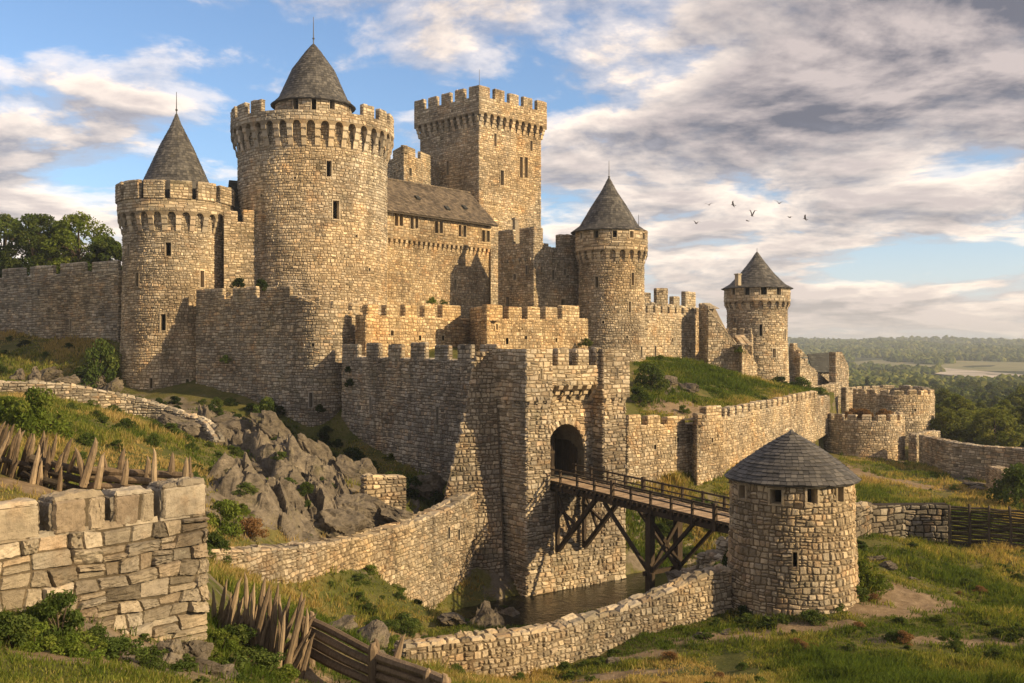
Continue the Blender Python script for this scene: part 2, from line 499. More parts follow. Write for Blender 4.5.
def stones(acc, f, u0, u1, v0, v1, sw=(.3, .68), sh=(.24, .42), hh=(.03, .105), seed=1, top=None, bot=None, holes=(),
           mask=None, gap=.03, bev=.07, n=4, cull=True, ext=(0, 0), split=.17, mat=0, wob=.075):
    """lay courses of separate stones on the surface f(u, v, h)"""
    rng = np.random.default_rng(seed)
    A = []
    v, k = v0, 0
    vk = [v0]
    while v < v1 - sh[0] * .5:
        v += rng.uniform(*sh); vk.append(v)
    vk = np.array(vk)
    vk = v0 + (vk - v0) * (v1 - v0) / max(vk[-1] - v0, 1e-6)
    ph = rng.uniform(0, 6.28, (len(vk), 3))
    amp = np.full(len(vk), wob); amp[0] = 0
    if top is None:
        amp[-1] = 0

    def W(k, u):
        return vk[k] + amp[k] * (.6 * np.sin(u * 1.1 + ph[k, 0]) + .5 * np.sin(u * 2.7 + ph[k, 1]) + .35 * np.sin(u * 6.1 + ph[k, 2]))
    for k in range(len(vk) - 1):
        lo, hi = vk[k], vk[k + 1]
        L = u1 - u0
        wmul = rng.uniform(.8, 1.25)
        w = rng.uniform(sw[0], sw[1], int(L / sw[0] * 1.4) + 3) * wmul
        us = u0 + np.cumsum(w) - w[0] * rng.uniform(0, 1)
        us = us[(us > u0 + sw[0] * .45) & (us < u1 - sw[0] * .45)]
        cuts, gone = [], []
        for (a, b, c, d) in holes:
            if min(hi, d) - max(lo, c) > .4 * (hi - lo):
                us = us[(us < a - .12) | (us > b + .12)]
                cuts += [a, b]; gone.append((a, b))
        us = np.unique(np.concatenate([[u0 - ext[0]], us, cuts, [u1 + ext[1]]]))
        fixed = np.isin(us, cuts + [u0 - ext[0], u1 + ext[1]])
        j = np.where(fixed, 0, rng.normal(0, .045, len(us)) * min(1, sw[0] / .4))
        ub, ut = us + j, us - j
        a, b, c, d = ub[:-1], ub[1:], ut[1:], ut[:-1]
        keep = (us[1:] - us[:-1]) > .05
        for (p, q) in gone:
            mid = (us[1:] + us[:-1]) / 2
            keep &= ~((mid > p) & (mid < q))
        if not keep.any():
            continue
        a, b, c, d = a[keep], b[keep], c[keep], d[keep]
        q = np.stack([a, W(k, a), b, W(k, b), c, W(k + 1, c), d, W(k + 1, d)], 1)
        sp = (rng.random(len(q)) < split) & ((b - a) > sw[0] * .8)
        if sp.any():
            z = q[sp].copy(); t = rng.uniform(.4, .6, (sp.sum(), 1))
            lo_, up_ = z.copy(), z.copy()
            lo_[:, 4:5] = z[:, 2:3] + (z[:, 4:5] - z[:, 2:3]) * t; lo_[:, 5] = z[:, 3] + (z[:, 5] - z[:, 3]) * t[:, 0]
            lo_[:, 4] = z[:, 4]
            lo_[:, 7] = z[:, 1] + (z[:, 7] - z[:, 1]) * t[:, 0]
            up_[:, 1] = lo_[:, 7]; up_[:, 3] = lo_[:, 5]
            q = np.concatenate([q[~sp], lo_, up_])
        A.append(q)
    if not A:
        return
    A = np.concatenate(A)
    U4, V4 = A[:, 0::2].copy(), A[:, 1::2].copy()
    if top is not None:
        V4 = np.minimum(V4, top(U4))
    if bot is not None:
        V4 = np.maximum(V4, bot(U4))
    hgt = (V4[:, 2] + V4[:, 3] - V4[:, 0] - V4[:, 1]) / 2
    uc, vc = U4.mean(1), V4.mean(1)
    keep = hgt > .09
    if mask is not None:
        keep &= mask(uc, vc)
    if cull:
        p0, p1 = f(uc, vc, uc * 0), f(uc, vc, uc * 0 + .1)
        nrm = (p1 - p0) / .1
        vd = CAM - p0
        keep &= (nrm * vd).sum(1) / np.linalg.norm(vd, axis=1) > -.22
    U4, V4, hgt = U4[keep], V4[keep], hgt[keep]
    N = len(U4)
    if N == 0:
        return
    wid = (U4[:, 1] + U4[:, 2] - U4[:, 0] - U4[:, 3]) / 2
    gs, gt = np.clip(gap / 2 / wid, 0, .2), np.clip(gap / 2 / hgt, 0, .2)
    mn = .06 if n < 9 else .03
    bs, bt = np.clip(bev / wid, mn, .3), np.clip(bev / hgt, mn * 1.3, .32)
    if n == 4:
        S = np.stack([bs * 0, bs, 1 - bs, bs * 0 + 1], 1)
        Tt = np.stack([bt * 0, bt, 1 - bt, bt * 0 + 1], 1)
    else:
        inn = np.linspace(0, 1, n - 2)[None, :]
        S = np.concatenate([bs[:, None] * 0, bs[:, None] + (1 - 2 * bs[:, None]) * inn, bs[:, None] * 0 + 1], 1)
        Tt = np.concatenate([bt[:, None] * 0, bt[:, None] + (1 - 2 * bt[:, None]) * inn, bt[:, None] * 0 + 1], 1)
    S3 = np.repeat(S[:, None, :], n, 1)          # (N, t, s)
    T3 = np.repeat(Tt[:, :, None], n, 2)
    # rounded corners and wavy edges
    e = np.zeros((N, n, n), bool); e[:, 0, :] = e[:, -1, :] = True; e[:, :, 0] = e[:, :, -1] = True
    cr = rng.uniform(.25, .9, (N, 2, 2))
    for iy, jy in ((0, 0), (1, n - 1)):
        for ix, jx in ((0, 0), (1, n - 1)):
            sx = 1 if ix == 0 else -1
            sy = 1 if iy == 0 else -1
            S3[:, jy, jx] += sx * bs * cr[:, iy, ix] * .8
            T3[:, jy, jx] += sy * bt * cr[:, iy, ix] * .8
    S3 = S3 + np.where(e, rng.normal(0, .10, S3.shape) * bs[:, None, None], rng.normal(0, .2, S3.shape) * bs[:, None, None])
    T3 = T3 + np.where(e, rng.normal(0, .10, T3.shape) * bt[:, None, None], rng.normal(0, .2, T3.shape) * bt[:, None, None])
    S3 = gs[:, None, None] + S3 * (1 - 2 * gs[:, None, None])
    T3 = gt[:, None, None] + T3 * (1 - 2 * gt[:, None, None])

    def bil(c):
        return ((1 - S3) * (1 - T3) * c[:, 0, None, None] + S3 * (1 - T3) * c[:, 1, None, None]
                + S3 * T3 * c[:, 2, None, None] + (1 - S3) * T3 * c[:, 3, None, None])
    U, Vv = bil(U4), bil(V4)
    h0 = rng.uniform(hh[0], hh[1], N)[:, None, None]
    tilt = rng.normal(0, .25, (N, 2))
    H = h0 * (1 + tilt[:, 0, None, None] * (S3 - .5) * 2 + tilt[:, 1, None, None] * (T3 - .5) * 2)
    H = H + rng.normal(0, .16, H.shape) * h0
    if n > 4:
        xyz = f(U.ravel(), Vv.ravel(), U.ravel() * 0)
        H = H + (fbm(xyz[:, 0] * 3.3, xyz[:, 1] * 3.3, xyz[:, 2] * 3.3, seed, 4) * .45).reshape(H.shape) * h0
        H = H + h0 * .22 * (1 - (2 * S3 - 1) ** 2) * (1 - (2 * T3 - 1) ** 2)
    H = np.where(e, -.03, np.maximum(H, .012))
    X = f(U.ravel(), Vv.ravel(), H.ravel())
    idx = np.arange(N)[:, None, None] * n * n + np.arange(n)[None, :, None] * n + np.arange(n)[None, None, :]
    q = np.stack([idx[:, :-1, :-1], idx[:, :-1, 1:], idx[:, 1:, 1:], idx[:, 1:, :-1]], -1).reshape(-1, 4)
    r = np.repeat(np.stack([rng.random(N), rng.random(N), np.zeros(N)], 1), n * n, 0)
    acc.add(X, q, rnd=r, mat=mat)


def skin(acc, f, us, vs, holes=(), h=0.0, bot=None, top=None, flip=False, mat=0, rnd=(.4, .4, 1.0)):
    """the core surface behind the stones, with real openings where the holes are"""
    us, vs = np.unique(np.round(us, 5)), np.unique(np.round(vs, 5))
    U, V = np.meshgrid(us, vs)
    if bot is not None:
        V = np.maximum(V, bot(U))
    if top is not None:
        V = np.minimum(V, top(U))
    X = f(U.ravel(), V.ravel(), np.full(U.size, h))
    n = len(us)
    q = []
    uc, vc = (us[1:] + us[:-1]) / 2, (vs[1:] + vs[:-1]) / 2
    for j in range(len(vs) - 1):
        for i in range(n - 1):
            if any(a < uc[i] < b and c < vc[j] < d for (a, b, c, d) in holes):
                continue
            if abs(V[j + 1, i] - V[j, i]) < 1e-4 and abs(V[j + 1, i + 1] - V[j, i + 1]) < 1e-4:
                continue
            t = (j * n + i, j * n + i + 1, (j + 1) * n + i + 1, (j + 1) * n + i)
            q.append(t[::-1] if flip else t)
    acc.add(X, q, rnd=rnd, mat=mat)


def niche(f, hole, depth, parent, name='arrow_slit', mats=None):
    """the recess behind an opening: four reveals and a dark back, one part"""
    a, b, c, d = hole
    A = Acc()
    U = np.array([a, b, b, a]); V = np.array([c, c, d, d])
    fr = min(.11, .2 * (b - a) + .02)
    Uo = np.array([a - fr, b + fr, b + fr, a - fr]); Vo = np.array([c - fr, c - fr, d + fr * 1.4, d + fr * 1.4])
    v = np.concatenate([f(U, V, np.full(4, .10)), f(U, V, np.full(4, -depth)), f(Uo, Vo, np.full(4, .095)), f(Uo, Vo, np.full(4, -.01))])
    q = [(0, 4, 5, 1), (1, 5, 6, 2), (2, 6, 7, 3), (3, 7, 4, 0)]
    q += [(8 + k, 8 + (k + 1) % 4, (k + 1) % 4, k) for k in range(4)] + [(12 + k, 12 + (k + 1) % 4, 8 + (k + 1) % 4, 8 + k) for k in range(4)]
    rv = random.Random(int(abs(a * 97 + c * 31)))
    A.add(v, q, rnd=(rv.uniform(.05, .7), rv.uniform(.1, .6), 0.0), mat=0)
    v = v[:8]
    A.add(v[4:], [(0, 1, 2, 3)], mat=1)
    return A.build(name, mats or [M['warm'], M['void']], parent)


def fsub(f, u0=0, v0=0, h0=0):
    return lambda u, v, h: f(u + u0, v + v0, h + h0)


def fplane(p0, p1, z=None):
    """vertical plane through two ground points, outward on the right of p0->p1"""
    p0, p1 = np.array(p0[:2], float), np.array(p1[:2], float)
    L = np.linalg.norm(p1 - p0); d = (p1 - p0) / L
    n = np.array([d[1], -d[0]])

    def f(u, v, h):
        u, v, h = (np.asarray(t, float) for t in (u, v, h))
        return np.stack([p0[0] + d[0] * u + n[0] * h, p0[1] + d[1] * u + n[1] * h, v + 0 * u], -1)
    return f, L


def fcyl(c, R, batter=None):
    """cylinder; u runs from the left edge over the front to the right; batter(v) adds to the radius"""
    def f(u, v, h):
        u, v, h = (np.asarray(t, float) for t in (u, v, h))
        a = math.pi + u / R
        r = R + h + (batter(v) if batter else 0)
        return np.stack([c[0] + r * np.cos(a), c[1] + r * np.sin(a), v + 0 * u], -1)
    return f, 2 * math.pi * R


class Path:
    def __init__(s, pts, smooth=False, sub=0):
        p = np.array(pts, float)
        if smooth and sub:                          # Catmull-Rom
            q = np.concatenate([[2 * p[0] - p[1]], p, [2 * p[-1] - p[-2]]])
            out, par = [], []
            for i in range(1, len(q) - 2):
                for t in np.linspace(0, 1, sub, endpoint=False):
                    a, b, c, d = q[i - 1], q[i], q[i + 1], q[i + 2]
                    out.append(.5 * ((2 * b) + (c - a) * t + (2 * a - 5 * b + 4 * c - d) * t * t + (3 * b - a - 3 * c + d) * t ** 3))
                    par.append(i - 1 + t)
            out.append(p[-1]); par.append(len(p) - 1)
            p = np.array(out); s.par = np.array(par)
        else:
            s.par = np.arange(len(p), dtype=float)
        s.p, s.smooth = p, smooth
        seg = p[1:] - p[:-1]
        ln = np.linalg.norm(seg, axis=1)
        s.cum = np.concatenate([[0], np.cumsum(ln)])
        s.L = s.cum[-1]
        d = seg / ln[:, None]
        s.d = d
        s.sn = np.stack([d[:, 1], -d[:, 0]], 1)
        m = np.zeros_like(p)
        m[0], m[-1] = s.sn[0], s.sn[-1]
        for i in range(1, len(p) - 1):
            t = s.sn[i - 1] + s.sn[i]; t /= np.linalg.norm(t)
            m[i] = t / max(.45, t @ s.sn[i])
        s.m = m

    def f(s, u, v, h):
        u, v, h = (np.asarray(t, float) for t in (u, v, h))
        x = np.interp(u, s.cum, s.p[:, 0]); y = np.interp(u, s.cum, s.p[:, 1])
        lo, hi = np.minimum(u, 0), np.maximum(u - s.L, 0)
        x = x + s.d[0, 0] * lo + s.d[-1, 0] * hi; y = y + s.d[0, 1] * lo + s.d[-1, 1] * hi
        mx = np.interp(u, s.cum, s.m[:, 0]); my = np.interp(u, s.cum, s.m[:, 1])
        return np.stack([x + mx * h, y + my * h, v + 0 * u], -1)

    def fseg(s, i):
        f, L = fplane(s.p[i], s.p[i + 1])
        c = s.cum[i]
        return (lambda u, v, h: f(u - c, v, h)), c, s.cum[i + 1]

    def interp(s, vals):
        return lambda u: np.interp(np.interp(u, s.cum, s.par), np.arange(len(vals)), vals)


def locate(f, U0, U1, px, py):
    us = np.linspace(U0, U1, 4000)
    x = f(us, us * 0, us * 0); x1 = f(us, us * 0, us * 0 + .1)
    nrm = x1 - x
    front = (nrm * (CAM - x)).sum(1) > 0
    k = np.where(front & (x[:, 1] > 1), np.abs(CX0 + F * x[:, 0] / x[:, 1] - px), 1e9)
    i = int(np.argmin(k))
    return us[i], Zat(py, x[i, 1]), x[i, 1]


def px_holes(f, U0, U1, spec):
    """openings given as picture column, row and size in metres"""
    out = []
    for (px, py, w, h) in spec:
        u, v, d = locate(f, U0, U1, px, py)
        out.append((u - w / 2, u + w / 2, v - h / 2, v + h / 2))
    return out


def merlon(f, ua, ub, z0, z1, tk, seed, mat, parent, sw=(.4, .8), sh=(.25, .42), h=.05, name='merlon', n=4, p=0.0, slit=False):
    """one merlon: a block of masonry on the wall head between ua and ub"""
    A = Acc()
    rng = np.random.default_rng(seed)
    z1 = z1 + rng.uniform(-.07, .05)
    fp = [f(np.array([u]), np.array([0.]), np.array([hh_]))[0][:2] for u, hh_ in ((ua, p), (ub, p), (ub, p - tk), (ua, p - tk))]
    for i in range(4):
        g, L = fplane(fp[i], fp[(i + 1) % 4])
        skin(A, g, np.array([0, L]), np.array([z0 - .02, z1]), h=0)
        e = (.03, .03) if i % 2 == 0 else (0, 0)
        stones(A, g, 0, L, z0 + .005, z1, sw, sh, (h * .6, h * 1.3), seed * 7 + i, ext=e, n=n, wob=.02, split=.05)
    v = np.array([(*q, z1 - .004) for q in fp])
    A.add(v, [(0, 1, 2, 3)], rnd=(.4, .4, 1.0))
    P0, P1, P3 = (np.array(fp[i]) for i in (0, 1, 3))
    L, D = np.linalg.norm(P1 - P0), np.linalg.norm(P3 - P0)
    du, dv = (P1 - P0) / L, (P3 - P0) / D

    def ft(u, w_, hh_):
        u, w_, hh_ = (np.asarray(t, float) for t in (u, w_, hh_))
        return np.stack([P0[0] + du[0] * u + dv[0] * w_, P0[1] + du[1] * u + dv[1] * w_, z1 + hh_], -1)
    stones(A, ft, -.03, L + .03, -.03, D + .03, (min(.6, L * .6), max(.9, L)), (D * .8, D * 1.1), (.05, .10), seed * 7 + 5, cull=False, n=n, wob=0, split=0)
    return A.build(name, M[mat], parent)


def bracket(f, uc, w, prof, parent, mat, name='corbel', seed=0):
    """stone bracket with the side profile prof [(h, z)...]"""
    A = Acc()
    hs = np.array([a for a, b in prof]); zs = np.array([b for a, b in prof])
    n = len(prof)
    a = f(np.full(n, uc - w / 2), zs, hs); b = f(np.full(n, uc + w / 2), zs, hs)
    q = [(i, i + 1, n + i + 1, n + i) for i in range(n - 1)]
    A.add(np.concatenate([a, b]), [t[::-1] for t in q], rnd=(random.Random(seed).random(), random.Random(seed + 1).random(), 0))
    for s, fl in ((a, 0), (b, 1)):
        c = s.mean(0)
        A.add(np.concatenate([s, [c]]), t=[((i, i + 1, n) if fl else (i + 1, i, n)) for i in range(n - 1)], rnd=(.4, .4, 0))
    return A.build(name, M[mat], parent)


def crown_work(root, f, U0, U1, closed, zc, zk, zs, zt, p, tk, ncorb, mer, seed, mat='warm', sw=(.35, .75), sh=(.25, .4), holes=(), arches=True, front=True, mtop=None):
    """projecting parapet: corbels from zc to zk, wall to zs, merlons to zt. mer = list of (ua, ub)"""
    A = Acc()
    bw = (U1 - U0) / ncorb
    cw = bw * .42
    e = 0 if closed else p - .006
    us, zl = [], []
    for i in range(ncorb):
        s = U0 + i * bw
        a = (bw - cw) / 2
        xs = np.linspace(-a, a, 7)
        us += [s] + list(s + bw / 2 + xs)
        base = zk - a * 1.05 if arches else zk
        zl += [base] + list(base + (np.sqrt(np.maximum(a * a - xs * xs, 0)) if arches else 0 * xs))
    us.append(U1); zl.append(zl[0])
    us, zl = np.array(us), np.array(zl)
    if not closed:
        us = np.concatenate([[us[0] - e], us, [us[-1] + e]]); zl = np.concatenate([[zl[0]], zl, [zl[-1]]])
    low = lambda u: np.interp(u, us, zl)
    vs = [zl.min(), zk + .06, zs] + [t for hl in holes for t in hl[2:]]
    ucol = np.concatenate([us] + [np.array(hl[:2]) for hl in holes])
    skin(A, f, ucol, np.array(vs), holes, h=p, bot=low)
    # underside and inner face
    x0, x1 = f(us, zl, us * 0 + p), f(us, zl, us * 0 - .05)
    n = len(us)
    A.add(np.concatenate([x0, x1]), [(i + 1, i, n + i, n + i + 1) for i in range(n - 1)], rnd=(.3, .3, 1))
    ui = np.linspace(us[0], us[-1], max(2, int((U1 - U0) / 1.0) + 2))
    g = f(ui, ui * 0 + zs, ui * 0 + p); g2 = f(ui, ui * 0 + zs, ui * 0 + p - tk); g3 = f(ui, ui * 0 + zk - .3, ui * 0 + p - tk)
    n = len(ui)
    A.add(np.concatenate([g, g2, g3]), [(i, i + 1, n + i + 1, n + i) for i in range(n - 1)] + [(n + i, n + i + 1, 2 * n + i + 1, 2 * n + i) for i in range(n - 1)], rnd=(.45, .45, 1))
    fo = fsub(f, 0, 0, p)
    stones(A, fo, us[0], us[-1], zk + .03, zs, sw, sh, (.03, .075), seed, holes=holes, ext=(.03, .03) if not closed else (0, 0))
    par = A.build('parapet', M[mat], root)
    for hl in holes:
        niche(fo, hl, tk * .9, par, 'window')
    rng = np.random.default_rng(seed + 5)
    for i in range(ncorb + (0 if closed else 1)):
        uc = U0 + i * bw
        zb = zk - (bw - cw) / 2 * 1.05 if arches else zk
        hh_ = zb - zc
        nn = f(np.array([uc]), np.array([zc]), np.array([0.]))[0]
        n1 = f(np.array([uc]), np.array([zc]), np.array([1.]))[0] - nn
        if front and (n1 * (CAM - nn)).sum() / np.linalg.norm(nn) < -.2:
            continue
        prof = [(-.05, zc), (p * .30, zc + .10 * hh_), (p * .42, zc + .38 * hh_), (p * .42, zc + .42 * hh_), (p * .72, zc + .5 * hh_), (p * .80, zc + .78 * hh_), (p * 1.0, zc + .84 * hh_), (p * 1.04, zb - .004), (-.05, zb - .004)]
        bracket(f, uc, cw * rng.uniform(.85, 1.0), prof, par, mat, seed=seed + i)
    for i, (ua, ub) in enumerate(mer):
        nn = f(np.array([(ua + ub) / 2]), np.array([zs]), np.array([0.]))[0]
        n1 = f(np.array([(ua + ub) / 2]), np.array([zs]), np.array([1.]))[0] - nn
        merlon(f, ua, ub, zs, zt if mtop is None else mtop(i), tk - .01, seed * 13 + i, mat, par, p=p - .004)
    return par


def split_merlons(U0, U1, n, gap, half=False, jit=0.0, seed=0):
    """n merlons with n gaps (closed) or n-1 gaps (open run)"""
    rng = np.random.default_rng(seed)
    if half:
        w = (U1 - U0 - gap * (n - 1)) / n
    else:
        w = (U1 - U0) / n - gap
    return [(U0 + i * (w + gap) + rng.uniform(-jit, jit) * .5, U0 + i * (w + gap) + w + rng.uniform(-jit, jit) * .5) for i in range(n)]


def shingles(acc, prof, c, rows, w, seed, thick=.05, cull=True, a0=0, a1=2 * math.pi, mat=0):
    """slates on a cone of revolution; prof = [(radius, z)...] from the eave up"""
    rng = np.random.default_rng(seed)
    pr = np.array(prof, float)
    s = np.concatenate([[0], np.cumsum(np.linalg.norm(pr[1:] - pr[:-1], axis=1))])
    L = s[-1]
    R = lambda t: np.interp(t, s, pr[:, 0]); Z = lambda t: np.interp(t, s, pr[:, 1])
    # inner cone
    na = 48
    an = np.linspace(0, 2 * math.pi, na + 1)
    v = np.concatenate([np.stack([c[0] + r * np.cos(an), c[1] + r * np.sin(an), an * 0 + z], 1) for r, z in pr])
    q = [(j * (na + 1) + i, j * (na + 1) + i + 1, (j + 1) * (na + 1) + i + 1, (j + 1) * (na + 1) + i) for j in range(len(pr) - 1) for i in range(na)]
    acc.add(v, q, rnd=(.1, .3, 0), mat=mat)
    # underside of the eave
    r0, z0 = pr[0]
    v = np.concatenate([np.stack([c[0] + r * np.cos(an), c[1] + r * np.sin(an), an * 0 + z0 - dz], 1) for r, dz in ((r0 + .02, 0), (r0 + .01, .10), (max(r0 - 1.6, .1), .04))])
    q = [(j * (na + 1) + i, (j + 1) * (na + 1) + i, (j + 1) * (na + 1) + i + 1, j * (na + 1) + i + 1) for j in range(2) for i in range(na)]
    acc.add(v, q, rnd=(.1, .3, 0), mat=mat)
    edges = np.linspace(-.06, L, rows + 1)
    for k in range(rows):
        lo, hi = edges[k], min(edges[k + 1] + (edges[k + 1] - edges[k]) * .25, L)
        rr = R(max(lo, 0))
        m = max(6, int(2 * math.pi * rr / w))
        b = np.linspace(0, 2 * math.pi, m + 1)[:-1] + rng.uniform(0, 1)
        b = b + rng.normal(0, .08, m) * 2 * math.pi / m
        b = np.sort(b)
        e = np.concatenate([b[1:], [b[0] + 2 * math.pi]])
        mid = (b + e) / 2
        if cull:
            px_, py_ = c[0] + rr * np.cos(mid), c[1] + rr * np.sin(mid)
            kp = (np.cos(mid) * (-px_) + np.sin(mid) * (-py_)) / np.hypot(px_, py_) > -.45
            b, e = b[kp], e[kp]
        m = len(b)
        if m == 0:
            continue
        g = .012 / max(rr, .1)
        b, e = b + g, e - g
        hb = rng.uniform(.6, 1.3, m) * thick
        drop = rng.normal(0, .03, m) * (hi - lo) * 2
        lo_ = lo + drop
        rl, zl = R(np.maximum(lo_, 0)) - np.minimum(lo_, 0) * -.0 + np.where(lo_ < 0, -lo_ * .9, 0), Z(np.maximum(lo_, 0)) + np.where(lo_ < 0, lo_ * .5, 0)
        rh, zh = R(hi), Z(hi)

        def pt(a, r, z, h):
            return np.stack([c[0] + (r + h * .7) * np.cos(a), c[1] + (r + h * .7) * np.sin(a), z + h * .7 + 0 * a], 1)
        X = np.stack([pt(b, rl, zl, hb), pt(e, rl, zl, hb), pt(e, rh, zh, .006), pt(b, rh, zh, .006), pt(b, rl, zl, -.01), pt(e, rl, zl, -.01)], 1).reshape(-1, 3)
        i = np.arange(m)[:, None] * 6
        q = np.concatenate([i + np.array([[0, 1, 2, 3]]), i + np.array([[4, 5, 1, 0]])])
        acc.add(X, q, rnd=np.repeat(np.stack([rng.random(m), rng.random(m), np.zeros(m)], 1), 6, 0), mat=mat)


def flat_slates(acc, p_el, p_er, p_rr, p_rl, rows, w, seed, thick=.05, mat=0):
    """slates on a planar slope, corners: eave left, eave right, ridge right, ridge left"""
    rng = np.random.default_rng(seed)
    a, b, c, d = (np.asarray(t, float) for t in (p_el, p_er, p_rr, p_rl))
    nrm = np.cross(b - a, d - a); nrm /= np.linalg.norm(nrm)
    acc.add(np.array([a, b, c, d]), [(0, 1, 2, 3)], rnd=(.1, .3, 0), mat=mat)
    acc.add(np.array([a, b, c, d]) - nrm * .18, [(3, 2, 1, 0)], rnd=(.1, .3, 0), mat=mat)
    for t0, t1 in ((a, b), (b, c), (c, d), (d, a)):
        acc.add(np.array([t0, t1, t1 - nrm * .18, t0 - nrm * .18]), [(3, 2, 1, 0)], rnd=(.1, .2, 0), mat=mat)

    def pt(s, t, h):
        s, t, h = (np.asarray(x, float)[..., None] for x in (s, t, h))
        return (1 - t) * ((1 - s) * a + s * b) + t * ((1 - s) * d + s * c) + nrm * h
    L = np.linalg.norm(b - a)
    for k in range(rows):
        t0, t1 = k / rows - (.01 if k == 0 else 0), min(1, (k + 1.25) / rows)
        m = int(L / w)
        e = np.linspace(0, 1, m + 1) + rng.normal(0, .12, m + 1) / m + (.5 / m if k % 2 else 0)
        e = np.clip(e, 0, 1)
        s0, s1 = e[:-1] + .012 / L, e[1:] - .012 / L
        hb = rng.uniform(.5, 1.4, m) * thick
        tj = t0 + rng.normal(0, .05, m) / rows
        X = np.stack([pt(s0, tj, hb), pt(s1, tj, hb), pt(s1, s1 * 0 + t1, s1 * 0 + .006), pt(s0, s0 * 0 + t1, s0 * 0 + .006), pt(s0, tj, s0 * 0 - .01), pt(s1, tj, s0 * 0 - .01)], 1).reshape(-1, 3)
        i = np.arange(m)[:, None] * 6
        q = np.concatenate([i + np.array([[0, 1, 2, 3]]), i + np.array([[4, 5, 1, 0]])])
        acc.add(X, q, rnd=np.repeat(np.stack([rng.random(m), rng.random(m), np.zeros(m)], 1), 6, 0), mat=mat)


def tube(acc, pts, rad, sides=8, rnd=(.5, .5, 0), tip=False, mat=0):
    pts = np.asarray(pts, float)
    n = len(pts)
    rad = np.broadcast_to(np.asarray(rad, float), (n,))
    t = np.gradient(pts, axis=0)
    t /= np.linalg.norm(t, axis=1)[:, None]
    up = np.array([0, 0, 1.0]) if abs(t[0, 2]) < .9 else np.array([1.0, 0, 0])
    X = []
    for i in range(n):
        a = np.cross(t[i], up); a /= np.linalg.norm(a)
        b = np.cross(a, t[i])
        an = np.arange(sides) * 2 * math.pi / sides
        X.append(pts[i] + rad[i] * (np.cos(an)[:, None] * a + np.sin(an)[:, None] * b))
    X = np.concatenate(X)
    q = [(j * sides + i, j * sides + (i + 1) % sides, (j + 1) * sides + (i + 1) % sides, (j + 1) * sides + i) for j in range(n - 1) for i in range(sides)]
    acc.add(X, q, rnd=rnd, mat=mat)
    for j, fl in ((0, 1), (n - 1, 0)):
        ring = X[j * sides:(j + 1) * sides]
        c = ring.mean(0) if not (tip and j) else pts[-1] + t[-1] * rad[-1]
        acc.add(np.concatenate([ring, [c]]), t=[((i + 1) % sides, i, sides) if fl else (i, (i + 1) % sides, sides) for i in range(sides)], rnd=rnd, mat=mat)


def beam(acc, p0, p1, w, h, up=(0, 0, 1), rnd=(.5, .5, 0), mat=0):
    p0, p1, up = (np.asarray(t, float) for t in (p0, p1, up))
    t = (p1 - p0) / np.linalg.norm(p1 - p0)
    if abs(t @ up) > .95:
        up = np.array([0.6, -.8, 0.])
    s = np.cross(t, up); s /= np.linalg.norm(s)
    b = np.cross(s, t)
    v = [p + s * i * w / 2 + b * j * h / 2 for p in (p0, p1) for i, j in ((-1, -1), (1, -1), (1, 1), (-1, 1))]
    acc.add(v, [(0, 1, 2, 3), (4, 7, 6, 5), (0, 4, 5, 1), (1, 5, 6, 2), (2, 6, 7, 3), (3, 7, 4, 0)], rnd=rnd, mat=mat)


def finial(parent, c, z0, z1, r=.07):
    A = Acc()
    tube(A, [(c[0], c[1], z0 - .3), (c[0], c[1], z0 + .25), (c[0], c[1], z0 + .3), (c[0], c[1], z1)], [.16, .13, r, r * .45], 6)
    s = z0 + (z1 - z0) * .28
    tube(A, [(c[0], c[1], s - .14), (c[0], c[1], s - .07), (c[0], c[1], s + .07), (c[0], c[1], s + .14)], [.03, .15, .15, .03], 8)
    return A.build('finial', M['iron'], parent)


def disc(acc, c, r, z, rnd=(.4, .4, 1), n=48):
    an = np.arange(n) * 2 * math.pi / n
    v = np.concatenate([np.stack([c[0] + r * np.cos(an), c[1] + r * np.sin(an), an * 0 + z], 1), [[c[0], c[1], z]]])
    acc.add(v, t=[(i, (i + 1) % n, n) for i in range(n)], rnd=rnd)


def cyl_body(root, c, R, zb, zt, slits, seed, mat, batter=None, sw=(.28, .64), sh=(.24, .42), hh=(.03, .105), name='tower_wall', n=4, top=True, depth=.8, slit_name='arrow_slit', stone_from=None):
    f, C = fcyl(c, R, batter)
    holes = px_holes(f, 0, C, slits)
    A = Acc()
    us = np.concatenate([np.linspace(0, C, 73)] + [np.array(t[:2]) for t in holes])
    vs = np.concatenate([np.linspace(zb, zt, 8)] + [np.array(t[2:]) for t in holes])
    skin(A, f, us, vs, holes)
    if top:
        disc(A, c, R, zt)
    stones(A, f, 0, C, zb if stone_from is None else stone_from, zt, sw, sh, hh, seed, holes=holes, n=n)
    body = A.build(name, M[mat], root)
    for t in holes:
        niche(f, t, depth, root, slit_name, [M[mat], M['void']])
    return f, C, body

